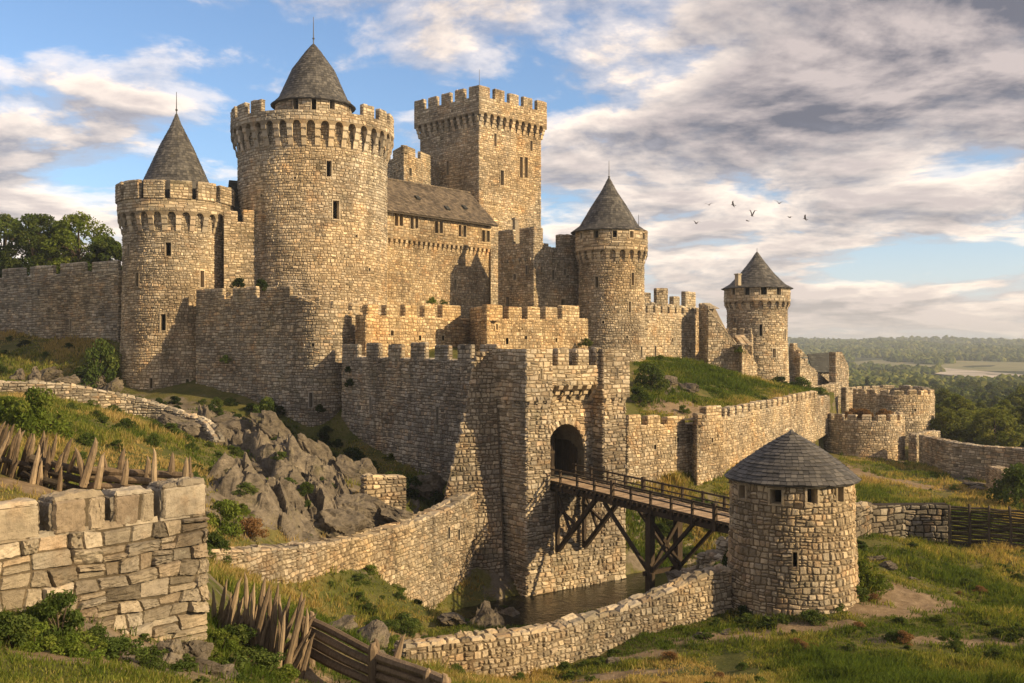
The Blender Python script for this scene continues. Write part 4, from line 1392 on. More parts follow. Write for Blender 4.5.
# ------------------------------------------------------------------ hall between drum tower and keep
def hall():
    a = np.array(XY(377, 133)); b = np.array(XY(489, 149.5))
    f, L = fplane(a, b)
    d = (b - a) / L
    n = np.array([d[1], -d[0]])
    ze = 18.9
    W = 10.0
    root = thing('great_hall', 'long hall with a brown slate roof and small paired windows, between drum tower and keep', 'building', (*((a + b) / 2), 0))
    A = Acc()
    p = .38
    zk = Zat(243.5, 141)
    specs = []
    for px, py in ((398.5, 219.5), (414, 222.5), (438.5, 227), (462, 231), (485.5, 236)):
        specs += [(px - 2.4, py, .62, 1.75), (px + 2.4, py, .62, 1.75)]
    f2 = fsub(f, 0, 0, p)
    holes = px_holes(f2, 0, L, specs)
    lowh = px_holes(f, 0, L, [(455, 285, .45, 1.6)])
    skin(A, f, np.concatenate([np.linspace(0, L, 8), lowh[0][:2]]), np.array([0, zk + .1, *lowh[0][2:]]), lowh)
    skin(A, f2, np.concatenate([np.linspace(0, L, 8)] + [np.array(h[:2]) for h in holes]), np.concatenate([[zk, ze - .25]] + [np.array(h[2:]) for h in holes]), holes)
    A.add(np.concatenate([f(np.array([0, L]), np.array([zk, zk]), np.array([0., 0.])), f(np.array([L, 0]), np.array([zk, zk]), np.array([p, p]))]), [(0, 1, 2, 3)], rnd=(.3, .3, 1))
    # gable end at the right
    g, Wd = fplane(b + n * p, b - n * W)
    A.add([(*(b + n * p), 0), (*(b - n * W), 0), (*(b - n * W), ze), (*(b - n * (W / 2 - p / 2)), ze + 4.7), (*(b + n * p), ze)], [(0, 1, 2, 4)], t=[(4, 2, 3)], rnd=(.4, .4, 1))
    stones(A, f, 0, L, 0, zk, (.28, .66), (.24, .4), (.03, .08), 31, holes=lowh)
    stones(A, f2, 0, L, zk + .06, ze - .25, (.4, .95), (.28, .45), (.025, .06), 32, holes=holes, ext=(.05, .05))
    stones(A, g, 0, Wd, 0, ze, (.4, .9), (.25, .42), (.03, .07), 33, ext=(.04, .04))
    body = A.build('hall_wall', M['ochre'], root)
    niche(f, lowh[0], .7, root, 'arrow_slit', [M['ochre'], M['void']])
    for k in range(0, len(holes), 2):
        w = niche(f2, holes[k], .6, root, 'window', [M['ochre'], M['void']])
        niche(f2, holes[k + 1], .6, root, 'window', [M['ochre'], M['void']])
        a0, b0, c0, d0 = holes[k]; a1, b1 = holes[k + 1][:2]
        for nm, ua, ub, va, vb in (('lintel', a0 - .12, b1 + .12, d0, d0 + .2), ('sill', a0 - .12, b1 + .12, c0 - .18, c0)):
            A = Acc()
            X = f2(np.array([ua, ub, ub, ua] * 2), np.array([va, va, vb, vb] * 2), np.array([.1] * 4 + [-.02] * 4))
            A.add(X, [(0, 1, 2, 3), (0, 4, 5, 1), (2, 6, 7, 3), (1, 5, 6, 2), (0, 3, 7, 4)], rnd=(.3, .4, 0))
            A.build(nm, M['ochre'], w)
    rng = random.Random(4)
    nb = 24
    for i in range(nb):
        uc = (i + .5) * L / nb
        bracket(f, uc, .42, [(-.05, zk - 1.05), (.14, zk - .95), (.2, zk - .5), (.36, zk - .42), (.42, zk - .004), (-.05, zk - .004)], body, 'ochre', seed=i)
    ea, eb = a - d * 1.0 + n * (p + .75), b + d * .8 + n * (p + .75)
    ra, rb = a - d * 1.0 - n * (W / 2 - .2), b + d * .8 - n * (W / 2 - .2)
    ka, kb = a - d * 1.0 - n * (W + .6), b + d * .8 - n * (W + .6)
    A = Acc()
    zr = ze + 5.0
    flat_slates(A, (*ea, ze - .45), (*eb, ze - .45), (*rb, zr), (*ra, zr), 20, .42, 34, .06)
    flat_slates(A, (*kb, ze - .45), (*ka, ze - .45), (*ra, zr + .004), (*rb, zr + .004), 8, 1.2, 35, .06)
    # ridge and verge stones
    rng = np.random.default_rng(8)
    k = 44
    for i in range(k):
        q = ra + (rb - ra) * (i + .5) / k
        w = (rb - ra) / k * .46
        beam(A, (*(q - w), zr + .06 + rng.uniform(-.02, .02)), (*(q + w), zr + .06 + rng.uniform(-.02, .02)), .38, .2, rnd=(rng.random(), rng.random(), 0))
    roof = A.build('roof', M['slate_brown'], root)
    A = Acc()
    beam(A, (*(ea - n * .12), ze - .62), (*(eb - n * .12), ze - .62), .16, .22)
    A.build('eaves_board', M['old_post'], roof)
    # small roof hatches on the slope
    for s, t in ((.05, .45), (.42, .5), (.62, .3), (.80, .42)):
        A = Acc()
        q = np.array((*ea, ze - .45)) * (1 - t) + np.array((*ra, zr)) * t
        q = q + (np.array((*eb, 0)) - np.array((*ea, 0))) * s
        u3 = np.array((*d, 0)); s3 = (np.array((*ra, zr)) - np.array((*ea, ze - .45))); s3 /= np.linalg.norm(s3); n3 = np.cross(u3, s3)
        beam(A, q - u3 * .35 + n3 * .16, q + u3 * .35 + n3 * .16, .8, .22, up=n3, rnd=(.1, .2, 0))
        A.build('roof_hatch', M['slate_dark'], roof)


hall()


# ------------------------------------------------------------------ other high castle walls
def turret_block(name, label, fp, zb, zt, zs, seed, holes, mers, corb=None, mat='warm', p=.0):
    root = thing(name, label, 'tower', (*np.mean(np.array(fp), 0), zb))
    fs = box_body(root, fp, zb, zs, seed, mat, holes)
    for i in range(4):
        f, L = fs[i]
        for j, (a, b) in enumerate(mers.get(i, ())):
            merlon(f, L * a + .01, L * b - .01, zs, zt, .6, seed * 19 + i * 5 + j, mat, root, p=-.005 - .002 * i)
        if corb and i in corb:
            for j in range(corb[i][0]):
                uc = (j + .5) * L / corb[i][0]
                z = corb[i][1]
                bracket(f, uc, .45, [(-.05, z - .9), (.12, z - .8), (.18, z - .4), (.36, z - .3), (.40, z), (-.05, z + .12)], root, mat, seed=seed + j)
    return root, fs


def square_turret():
    C = np.array(XY(534, 138)); dl, dr = np.array([-.72, .694]), np.array([.694, .72])
    A_, B_ = C + dl * 7.0, C + dr * 3.0
    D_ = A_ + dr * 3.0
    turret_block('square_turret', 'square turret with corbels below its head, standing before the keep and hall', [A_, C, B_, D_], 0, Zat(227, 138), Zat(242, 138), 41,
                 {0: [(515, 277, .5, .8), (527, 270, .35, 1.2), (508, 303, .6, 1.8)], 1: [(541, 268, .35, 1.2)]}, {0: [(0, .42), (.60, 1)], 1: [(.02, .62)]}, {0: (6, Zat(259, 140)), 1: (3, Zat(261, 139))})
    A = Acc()
    q = A_ * .5 + C * .5
    root = thing('chimney', 'thin stone chimney between square turret and keep', 'chimney', (q[0], q[1] + 1.5, 10))
    beam(A, (q[0], q[1] + 1.5, 10), (q[0], q[1] + 1.5, Zat(220, 142)), .7, .6, rnd=(.3, .3, 0))
    A.build('chimney_shaft', M['grey'], root)
    A = Acc()
    beam(A, (q[0], q[1] + 1.5, Zat(220, 142)), (q[0], q[1] + 1.5, Zat(218, 142)), .95, .85, rnd=(.4, .4, 0))
    A.build('chimney_cap', M['grey'], root)
    # link wall between turret and round tower
    a, b = np.array(XY(545, 139.5)), np.array(XY(584, 143))
    r, pa = wall('link_wall', 'short shaded wall with corbels joining the square turret to the slim round tower', [a, b], [Zat(247, 140), Zat(251, 142)], 0, 1.4, mat='warm', seed=42,
                 slits=[(565, 272, .5, .8), (553, 275, .35, 1.4), (563, 305, .7, 1.6)], mer=(1.2, [(2.6, 5.4, 2.2)]))
    for j in range(5):
        bracket(pa.f, .7 + j * 1.0, .42, [(-.05, 11.4), (.12, 11.5), (.18, 11.9), (.36, 12.0), (.42, 12.35), (-.05, 12.4)], r, 'warm', seed=j)


square_turret()

# block behind the hall, left of the keep
turret_block('back_tower', 'low battlemented block rising behind the hall roof, left of the keep',
             [np.array(XY(376, 172)), np.array(XY(404, 160)), np.array(XY(440, 172)), np.array(XY(410, 182))], 8, Zat(145, 160), Zat(153, 160), 43, {1: [(410, 172, .9, 1.3)], 0: [(395, 176, .9, 1.3)]}, {0: [(0, .42), (.62, 1)], 1: [(0, .3), (.45, .8)]}, mat='grey')

# dark lean-to roof and wall between the left tower and the drum tower
def link_building():
    a, b = np.array(XY(224, 120.5)), np.array(XY(262, 122.5))
    root = thing('gallery_building', 'narrow building with a steep dark slate roof squeezed between left tower and drum tower', 'building', (*((a + b) / 2), 0))
    f, L = fplane(a, b)
    zt = Zat(222, 121.5)
    A = Acc()
    skin(A, f, np.linspace(0, L, 4), [-4, zt])
    n = np.array([(b - a)[1], -(b - a)[0]]) / L
    A.add([(*a, zt), (*b, zt), (*(b - n * 5), zt), (*(a - n * 5), zt)], [(0, 1, 2, 3)], rnd=(.4, .4, 1))
    stones(A, f, 0, L, -2, zt, (.35, .8), (.22, .38), (.03, .08), 51, ext=(.05, .05))
    A.build('wall_body', M['warm'], root)
    for i, (p, q) in enumerate(((.0, 1.6), (2.3, 3.7), (4.9, 6.2))):
        merlon(f, p, min(q, L), zt - .003, zt + 1.2 + (.2 if i else 0), .5, 510 + i, 'warm', root, p=-.004)
    A = Acc()
    e0, e1 = np.array(XY(224, 122.5)), np.array(XY(256, 124.5))
    flat_slates(A, (*e0, Zat(224, 122.5)), (*e1, Zat(226, 124.5)), (*(e1 + np.array([-2.0, 5])), Zat(182, 129.5)), (*(e0 + np.array([-.8, 5])), Zat(180, 127.5)), 16, .45, 52, .05)
    A.build('roof', M['slate_dark'], root)


link_building()

# ------------------------------------------------------------------ curtain walls
a, b = XY(118, 126), XY(-75, 152)
wall('long_curtain_wall', 'long shaded battlemented wall running left from the round tower, trees behind it', [b, a], [Zat(268, 126) - .3] * 2, [0, -1], 2.2,
     mer=(7, 1.6, 1.3, .45), seed=61, sw=(.4, 1.0), sh=(.22, .4), slits=[(39, 292, .45, .9), (71, 326, .35, 1.8)], mat='grey', merlon_sw=(.5, 1.1))

# bastion below the drum tower: shaded left flank, then rounding into the sunlit right
bpts = [XY(196, 117.5), XY(250, 112.5), XY(298, 108), XY(325, 107.5), XY(349, 110.5), XY(368, 117), XY(376, 126)]
wall('bastion_wall', 'broad rounded bastion wall below the biggest round tower, mostly in shade', bpts, [Zat(303, 112) + .55] * 3 + [4.3, 4.0, 3.9, 3.9], [-7.5, -8.5, -11.5, -12.5, -13, -13, -13], 2.0, True, 8,
     mer=(.5, [(.05, 4.6, 1.2), (6.3, 10.2, 1.2), (12.0, 15.8, 1.15), (17.4, 19.6, 1.0), (21.2, 23.2, 1.0), (24.8, 27.0, 1.0), (28.6, 31.0, 1.0)]), seed=62, sw=(.3, .7), sh=(.24, .4), slits=[(311, 400, .4, 1.6), (351, 332, .4, 1.2), (313, 345, .3, .4), (240, 330, .3, .4)], mat='grey')

# inner lit wall, two runs with a step between them
ip = [XY(366, 108), XY(470, 122.5), XY(487, 114.5), XY(588, 131)]
wall('inner_wall', 'sunlit battlemented inner wall stepping forward in the middle, below the hall', ip, [3.5, 3.5, 3.2, 3.8], [-6, -5, -6, -5], 1.6,
     mer=(.8, [(.3, 1.9, 1.2), (3.2, 5.0, 1.3), (6.3, 8.2, 1.4), (9.6, 11.4, 1.4), (12.8, 16.2, 1.6), (17.0, 24.3, 1.6), (25.0, 29.2, 1.7), (30.4, 32.9, 1.5), (34.1, 36.6, 1.5), (37.8, 40.3, 1.5), (41.4, 45.2, 1.7)]),
     seed=63, slits=[(392, 333, .5, .6), (420, 338, .4, .6), (443, 338, .4, .6), (507, 341, .6, .8), (526, 338, .4, .5), (556, 340, .4, .5), (497, 327, .4, .7)], mat='ochre')

# outer shaded curtain from the bastion to the gatehouse
op = [XY(342, 107.5), XY(500, 84.6)]
wall('outer_curtain_wall', 'high shaded battlemented curtain wall between the bastion and the gatehouse', op, [-.95, -1.2], [-12.5, -19], 2.0, seed=64, sw=(.28, .66), sh=(.24, .42),
     mer=(.45, [(.05, 3.6, 1.35), (5.4, 8.0, 1.45), (9.9, 12.4, 1.4), (14.2, 16.8, 1.5), (18.5, 20.8, 1.4), (22.3, 24.4, 1.4), (25.8, 28.2, 1.5)]), slits=[(371, 405, .35, 1.7), (438, 416, .35, 1.7), (362, 372, .3, .4), (460, 380, .3, .4)], mat='grey')

# upper wall right of the slim tower
wall('upper_curtain_wall', 'sunlit wall with small battlements right of the slim round tower above the green mound', [XY(640, 142), XY(701, 160)], [5.0, 5.2], [-6, -6.5], 1.6,
     mer=(9, .75, 1.1, .6), seed=65, sw=(.34, .75), sh=(.27, .46), slits=[(655, 352, .5, 1.8), (672, 340, .4, .6), (690, 345, .4, .6)], mat='warm')
wall('rear_wall', 'higher broken battlemented wall rising behind the sunlit upper wall', [XY(640, 158), XY(668, 160), XY(712, 172)], [7.3, 7.0, 6.6], [-4, -5, -6], 1.6,
     mer=(.8, [(.2, 2.0, 1.6), (3.0, 5.6, 2.6), (7.0, 9.0, 1.4), (11, 14.5, 2.6)]), seed=66, sw=(.34, .75), sh=(.27, .46), mat='grey')
wall('stair_wall', 'ruined wall stepping down like a stair to the green mound, left of the low round tower', [XY(699, 157), XY(708, 152), XY(741, 153)], [7.0, 6.0, -.2], [-7, -7, -8.5], 1.8,
     mer=(.9, [(1.7 + i * .85, 2.25 + i * .85, .42) for i in range(6)]), seed=67, sw=(.34, .75), sh=(.27, .46), mat='warm')
wall('upper_link_wall', 'short wall with battlements between the stair shaped ruin and the low round tower', [XY(716, 166), XY(752, 164)], [2.2, 2.2], [-8, -8], 1.4,
     mer=(5, .7, 1.0, .6), seed=68, sw=(.34, .75), sh=(.27, .46), mat='warm')
wall('broken_buttress', 'pale crumbling buttress below the stair shaped ruin', [XY(734, 157), XY(742, 151), XY(757, 160)], [2.0, .5, -2.6], [-9, -9, -9], 1.6, seed=69, sw=(.35, .8), sh=(.25, .42), mat='warm')

# lower right wall beside the gatehouse and the long wall climbing away
lp = [XY(628, 96.5), XY(692, 103), XY(697, 100.5), XY(723, 104.5), XY(727, 107), XY(829, 152)]
wall('lower_curtain_wall', 'long sunlit battlemented wall from the gatehouse back towards the two low bastions', lp, [-7.6, -7.9, -7.3, -7.3, -7.5, -7.2], [-16, -16, -16, -15.5, -15.5, -13], 1.7,
     mer=(.8, [(.1, 1.9, 1.0), (2.9, 4.8, 1.0), (5.9, 8.7, .9), (10.3, 12.8, 1.1), (14.2, 17.3, 1.2)] + [(18.9 + i * 2.55, 20.6 + i * 2.55, 1.0) for i in range(18)]),
     seed=70, sw=(.28, .62), sh=(.24, .4), slits=[(655, 447, .35, .5), (678, 440, .35, .5), (712, 440, .35, .5), (790, 440, .35, .6)], mat='warm')

# ruins at the end of the castle
wall('ruined_wall', 'ruined wall stepping down to the right behind the low round tower', [XY(789, 176), XY(800, 172), XY(813, 176), XY(830, 181)], [Zat(346, 176), Zat(357, 174), Zat(368, 176), Zat(383, 180)], [-12] * 4, 1.5, seed=71,
     mer=(.8, [(.2, 1.6, 1.1), (2.4, 3.4, .9), (4.2, 5.2, 1.0), (6.2, 7.2, .8)]), sw=(.4, .9), sh=(.28, .45), mat='warm')
wall('gable_wall', 'tall thin ruined gable standing up right of the ruined wall', [XY(836, 176), XY(842, 179), XY(848.5, 183)], [Zat(352, 176), Zat(352, 179), Zat(366, 182)], [-14] * 3, 1.2, seed=72, sw=(.4, .9), sh=(.28, .45), mat='warm')
wall('low_ruin_wall', 'low pale wall at the foot of the tall thin gable', [XY(816, 170), XY(838, 174)], [Zat(388, 170), Zat(383, 174)], -14, 1.2, seed=75, sw=(.34, .75), sh=(.27, .46), mat='warm')


def ruin_shed():
    a, b = np.array(XY(812, 186)), np.array(XY(840, 190))
    root = thing('ruin_shed', 'small building with a dark slate roof hidden behind the ruined gable', 'building', (*((a + b) / 2), -12))
    A = Acc()
    f, L = fplane(a, b)
    skin(A, f, [0, L], [-12, Zat(370, 188)])
    stones(A, f, 0, L, -12, Zat(370, 188), (.4, .9), (.3, .45), (.03, .07), 73)
    A.build('wall_body', M['grey'], root)
    A = Acc()
    flat_slates(A, (*(a + [0, -.6]), Zat(372, 186)), (*(b + [0, -.6]), Zat(372, 190)), (*(b + [0, 3]), Zat(352, 191)), (*(a + [0, 3]), Zat(354, 188)), 8, .6, 74)
    A.build('roof', M['slate_dark'], root)


ruin_shed()


# two low bastions
def arc(c, R, a0, a1, k):
    return [(c[0] + R * math.cos(t), c[1] + R * math.sin(t)) for t in np.linspace(math.radians(a0), math.radians(a1), k)]


c1 = XY(862, 153)
wall('low_bastion', 'low round bastion filled with rusty dry shrubs, nearer of the two beyond the meadow', arc(c1, 6.1, 170, 385, 10), -10.9, -18, 1.2, True, 5, mer=(11, .8, .95, .7), seed=81, sw=(.3, .7), sh=(.26, .42), mat='warm', cull=True, slits=[(880, 418, .4, .4)])
c2 = XY(893, 172)
wall('low_bastion', 'larger pale ring bastion standing behind the one with rusty shrubs', arc(c2, 6.6, 150, 385, 10) , -7.9, -19, 1.2, True, 5, mer=(12, .8, .8, .7), seed=82, sw=(.3, .7), sh=(.26, .42), mat='warm', slits=[(915, 410, .4, .5), (860, 401, .4, .4)])
wall('ring_wall', 'curved wall closing the far side of the ring bastion', [XY(846, 178), XY(865, 186), XY(890, 190), XY(915, 186), XY(926, 178)], [Zat(389.5, 184)] * 5, -20, 1.2, True, 5, seed=83, sw=(.4, .9), sh=(.26, .42), mat='warm', mer=(10, .8, .5, .7))
# inner face of the ring seen from the camera is the same wall's front

# right hand meadow walls
wall('meadow_wall', 'long low grey wall at the far right edge of the meadow, curving towards the trees', [XY(919, 145), XY(945, 134), XY(985, 128), XY(1040, 121)], [Zat(435, 145), Zat(441, 134), Zat(447, 128), Zat(450, 121)], [-19.5, -19, -18.5, -18.5], 1.3, True, 5, seed=84, sw=(.4, 1.0), sh=(.25, .42), mat='grey', cap=(.6, 1.2))
wall('wall_return', 'back end of the meadow wall turning behind towards the ring bastion', [XY(940, 158), XY(917, 147)][::-1], [Zat(434, 147), Zat(431, 158)], [-19.5, -19.5], 1.2, False, seed=85, sw=(.34, .75), sh=(.27, .46), mat='grey')
wall('broken_wall_stub', 'short stepped wall stub beside the shrub at the right edge', [XY(986, 118), XY(1000, 108), XY(1016, 103), XY(1050, 101)], [Zat(466, 118), Zat(470, 108), Zat(488, 103), Zat(490, 101)], [-18, -17.5, -17, -17], 1.6, False, seed=86, sw=(.34, .75), sh=(.27, .46), mat='rubble', cap=(.5, 1.0))
# wall right of the watchtower
wall('field_wall', 'low rubble wall of big stones between the watchtower and the wattle fence', [XY(846, 69), XY(872, 74.5), XY(905, 76), XY(948, 75.5)], [Zat(507, 69), Zat(505, 74.5), Zat(505, 76), Zat(504.5, 75.5)], [-16.5, -16.5, -16.5, -16.5], 1.0, False, seed=87, sw=(.4, 1.1), sh=(.3, .55), hh=(.04, .12), mat='fieldwall', n=6, bev=.08, gap=.03, cap=(.9, 1.7), caph=(.1, .2))

# curved moat wall rising into the gatehouse
cp = [XY(196, 49.5), XY(255, 54), XY(310, 59), XY(365, 65.5), XY(415, 72), XY(448, 77), XY(466, 79.6), XY(480, 82)]
ctop = [-(552 - HY) * 49.5 / F, -(551 - HY) * 54 / F, -(547 - HY) * 59 / F, -(538 - HY) * 65.5 / F, -(524 - HY) * 72 / F, -(510 - HY) * 77 / F, -(499 - HY) * 79.6 / F, -(490 - HY) * 82 / F]
wall('curved_moat_wall', 'long curving sunlit rubble wall below the rocks, climbing steeply up against the gatehouse', cp, ctop, [-15, -16, -17.5, -18.5, -19.5, -21, -21.5, -22], 1.5, True, 6, seed=91, sw=(.24, .52), sh=(.22, .40), hh=(.04, .11), mat='rubble', n=5, bev=.065, gap=.03, cap=(.4, .9), caph=(.06, .16), split=.2,
     slits=[(448, 533, .3, .9), (458, 535, .3, .9)])

# low wall in front of the moat
qp = [XY(405, 43.2), XY(440, 44.2), XY(500, 45.6), XY(560, 48.2), XY(620, 51.2), XY(675, 53.6), XY(700, 54.8), XY(731, 56)]
qt = [-(648 - HY) * 43.2 / F, -(644 - HY) * 44.2 / F, -(637 - HY) * 45.6 / F, -(629 - HY) * 48.2 / F, -(612 - HY) * 51.2 / F, -(590 - HY) * 53.6 / F, -(578 - HY) * 54.8 / F, -(569 - HY) * 56 / F]
wall('low_moat_wall', 'low rubble wall with big flat coping stones curving from the log fence to the watchtower', qp, qt, [-15.5, -15.8, -16.4, -17, -17, -17, -16.8, -16.8], .95, True, 6, seed=92, sw=(.2, .46), sh=(.17, .32), hh=(.03, .10), mat='rubble', n=6, bev=.05, gap=.028, cap=(.5, 1.15), caph=(.07, .15), split=.22)

# old low wall crossing the slope at upper left
sp = [XY(-40, 84), XY(30, 86), XY(70, 87.5), XY(125, 90), XY(165, 90), XY(200, 88), XY(214, 84)]
st = [-(382 - HY) * 84 / F, -(383 - HY) * 86 / F, -(385 - HY) * 87.5 / F, -(396 - HY) * 90 / F, -(408 - HY) * 90 / F, -(421 - HY) * 88 / F, -(440 - HY) * 84 / F]
wall('slope_wall', 'thin ruined dry stone wall crossing the shaded slope below the round tower', sp, st, [z - 2.6 for z in st], .9, True, 6, seed=93, sw=(.3, .8), sh=(.18, .32), hh=(.04, .12), mat='grey', n=5, cap=(.5, 1.0), caph=(.06, .16))
# fragment of wall on the rocks
wall('wall_fragment', 'small ruined pier of rubble among the rocks below the shaded curtain wall', [XY(366, 76), XY(406, 77.5)], [-(477 - HY) * 76 / F, -(477 - HY) * 77.5 / F], [-13.5, -13.8], 1.2, False, seed=94, sw=(.3, .7), sh=(.2, .36), hh=(.04, .12), mat='rubble', n=5)


# ------------------------------------------------------------------ big block wall in the near left
def block_wall():
    p0, p1 = np.array(XY(-90, 22.6)), np.array(XY(206, 28.2))
    d = (p1 - p0) / np.linalg.norm(p1 - p0)
    L = np.linalg.norm(p1 - p0)
    f, _ = fplane(p0, p1)

    def u_at(px):
        return locate(f, 0, L, px, 500)[0]
    z1 = -4.7
    mer = [(.02, u_at(-30), .84), (u_at(-14), u_at(39), .86), (u_at(53), u_at(105), .84), (u_at(115), u_at(154), .87), (u_at(163), L - .01, .88)]
    wall('block_wall', 'wall of huge rough golden blocks with square merlons, nearest at the lower left', [p0, p1], z1, -11, .95, False, mer=(.85, mer), seed=101, sw=(.38, .9), sh=(.32, .48), hh=(.03, .15), mat='block', n=10, bev=.035, gap=.012,
         cap=(.7, 1.2), merlon_sw=(.9, 2.4), merlon_sh=(.8, 1.1), merlon_n=12, split=.12)


block_wall()


# ------------------------------------------------------------------ gatehouse
def g2(u, w):
    """gate plan: u along the front, w backwards from it"""
    return GO + GU * u - GN * w


DECK0, DECK1 = -10.95, -12.05


def gatehouse():
    root = thing('gatehouse', 'square gatehouse with arched gate between two turrets, standing in the moat', 'gatehouse', (*g2(5.4, 2.6), -22))
    ZB, ZT = -22.5, -.05
    zov = -4.3
    # two turrets, each with a slightly projecting head
    for k, (ua, ub, wb) in enumerate(((0, 2.4, 5.4), (8.3, 10.8, 5.4))):
        fp = [g2(ua, 0), g2(ub, 0), g2(ub, wb), g2(ua, wb)]
        sub = {}
        box_body(root, fp, ZB, zov + .3, 300 + k, 'warm', sub, sw=(.3, .85), sh=(.24, .42), hh=(.04, .14), name='turret_wall', n=5, cap=False)
        o = .26
        fp2 = [g2(ua - o, -o), g2(ub + (o if k else .02), -o), g2(ub + (o if k else .02), wb + .1), g2(ua - o, wb + .1)]
        slit = {0: [(541, 374, .14, .9)]} if k == 0 else {0: [(617, 373, .14, .9)]}
        fs = box_body(root, fp2, zov, ZT - .02, 310 + k, 'warm', slit, sw=(.35, .9), sh=(.26, .44), hh=(.03, .08), name='turret_head', n=5, depth=.6)
        # corbels under the head
        f, L = fplane(fp[0], fp[1])
        for j in range(3):
            bracket(f, .3 + j * (L - .6) / 2, .42, [(-.05, zov - .55), (.10, zov - .5), (.16, zov - .25), (o * .95, zov - .15), (o + .02, zov + .08), (-.05, zov + .1)], root, 'warm', seed=j + k)
        f, L = fplane(fp[3], fp[0])
        if k == 0:
            for j in range(4):
                bracket(f, 1.2 + j * (L - 1.6) / 3, .42, [(-.05, zov - .55), (.10, zov - .5), (.16, zov - .25), (o * .95, zov - .15), (o + .02, zov + .08), (-.05, zov + .1)], root, 'grey', seed=j + 40)
    # recessed gate wall with the arch
    W = 1.5
    p0, p1 = g2(2.38, W), g2(8.32, W)
    f, L = fplane(p0, p1)
    uc, ra, zsp = 2.95, 2.05, -8.75           # arch axis along this wall, radius, springing height
    A = Acc()
    xs = np.linspace(-ra, ra, 17)
    ar = zsp + np.sqrt(np.maximum(ra * ra - xs * xs, 0)) * 1.12
    zt = -1.0
    us = np.concatenate([[0], uc + xs, [L]])
    lo = np.concatenate([[DECK0], ar, [DECK0]])
    X = np.concatenate([f(us, lo, us * 0), f(us, us * 0 + zt, us * 0)])
    n = len(us)
    A.add(X, [(i, i + 1, n + i + 1, n + i) for i in range(1, n - 2)], rnd=(.4, .4, 1))
    for a, b in ((0, uc - ra), (uc + ra, L)):
        A.add(f(np.array([a, b, b, a]), np.array([DECK0 - .2, DECK0 - .2, zt, zt]), np.zeros(4)), [(0, 1, 2, 3)], rnd=(.4, .4, 1))
    A.add(f(np.array([0, L, L, 0]), np.array([ZB, ZB, DECK0 - .2, DECK0 - .2]), np.zeros(4)), [(0, 1, 2, 3)], rnd=(.4, .4, 1))
    A.add(f(np.array([0, L, L, 0]), np.array([zt, zt, zt, zt]), np.array([0., 0., -3.4, -3.4])), [(0, 1, 2, 3)], rnd=(.4, .4, 1))

    def vis(u, v):
        x = u - uc
        return ~((np.abs(x) < ra + .42) & (v < zsp + np.sqrt(np.maximum((ra + .42) ** 2 - x * x, 0)) * 1.1) & (v > DECK0 - .15))
    stones(A, f, 0, L, ZB + 1, zt, (.3, .85), (.24, .42), (.04, .14), 320, mask=vis, n=5)
    A.build('gate_wall', M['warm'], root)
    # solid footing below the bridge, flush with the turrets
    fpb = [g2(2.41, .03), g2(8.29, .03), g2(8.29, 1.48), g2(2.41, 1.48)]
    A = Acc()
    fb, Lb = fplane(fpb[0], fpb[1])
    skin(A, fb, [0, Lb], [ZB, DECK0 - .85])
    A.add([(*q_, DECK0 - .85) for q_ in fpb], [(0, 1, 2, 3)], rnd=(.4, .4, 1))
    stones(A, fb, 0, Lb, ZB + 1, DECK0 - .85, (.3, .75), (.24, .42), (.04, .14), 321, n=5)
    A.build('footing', M['warm'], root)
    # vault and jambs
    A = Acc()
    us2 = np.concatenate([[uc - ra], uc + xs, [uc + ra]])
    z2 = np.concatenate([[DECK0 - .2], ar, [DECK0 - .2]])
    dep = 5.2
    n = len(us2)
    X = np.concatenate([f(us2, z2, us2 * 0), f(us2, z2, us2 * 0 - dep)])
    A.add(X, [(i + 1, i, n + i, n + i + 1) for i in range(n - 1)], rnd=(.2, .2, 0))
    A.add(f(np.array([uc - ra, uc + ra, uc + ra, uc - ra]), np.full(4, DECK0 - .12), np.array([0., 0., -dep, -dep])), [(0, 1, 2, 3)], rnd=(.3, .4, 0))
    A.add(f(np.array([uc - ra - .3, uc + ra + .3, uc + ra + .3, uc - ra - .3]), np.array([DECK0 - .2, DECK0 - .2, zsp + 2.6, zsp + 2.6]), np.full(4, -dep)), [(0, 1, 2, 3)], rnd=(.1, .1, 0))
    A.build('gate_passage', M['fieldwall'], root)  # darker stone colour stands in for the shade within the passage
    # voussoirs round the arch
    A = Acc()

    def fv(u, v, h):
        u, v, h = (np.asarray(t, float) for t in (u, v, h))
        t = math.pi - u
        return f(uc + v * np.cos(t), zsp + v * np.sin(t) * 1.12, h)
    stones(A, fv, 0, math.pi, ra - .02, ra + .55, (.20, .26), (.56, .58), (.08, .13), 330, n=6, wob=0, split=0, gap=.02, bev=.05, cull=False)
    for sgn, a in ((-1, uc - ra - .5), (1, uc + ra - .02)):
        stones(A, f, a, a + .52, DECK0 - .1, zsp, (.5, .52), (.3, .45), (.08, .12), 340 + sgn, n=6, wob=0, split=0)
    A.build('arch_stones', M['warm'], root)
    # doors: two arched leaves of dark planks inside the passage, the right one folded open
    rng = np.random.default_rng(2)
    dd = -2.3
    A = Acc()
    for i in range(8):
        x = -ra + .17 + i * .33
        zt_ = zsp + math.sqrt(max(ra * ra - (abs(x) + .12) ** 2, 0.0)) * 1.1
        q0, q1 = f(np.array([uc + x]), np.array([DECK0 - .05]), np.array([dd]))[0], f(np.array([uc + x]), np.array([max(zt_, zsp - .1)]), np.array([dd]))[0]
        beam(A, q0, q1, .31, .09, up=(-GN[0], -GN[1], 0), rnd=(rng.random() * .5, .3, 0))
    door = A.build('gate_door', M['timber'], root)
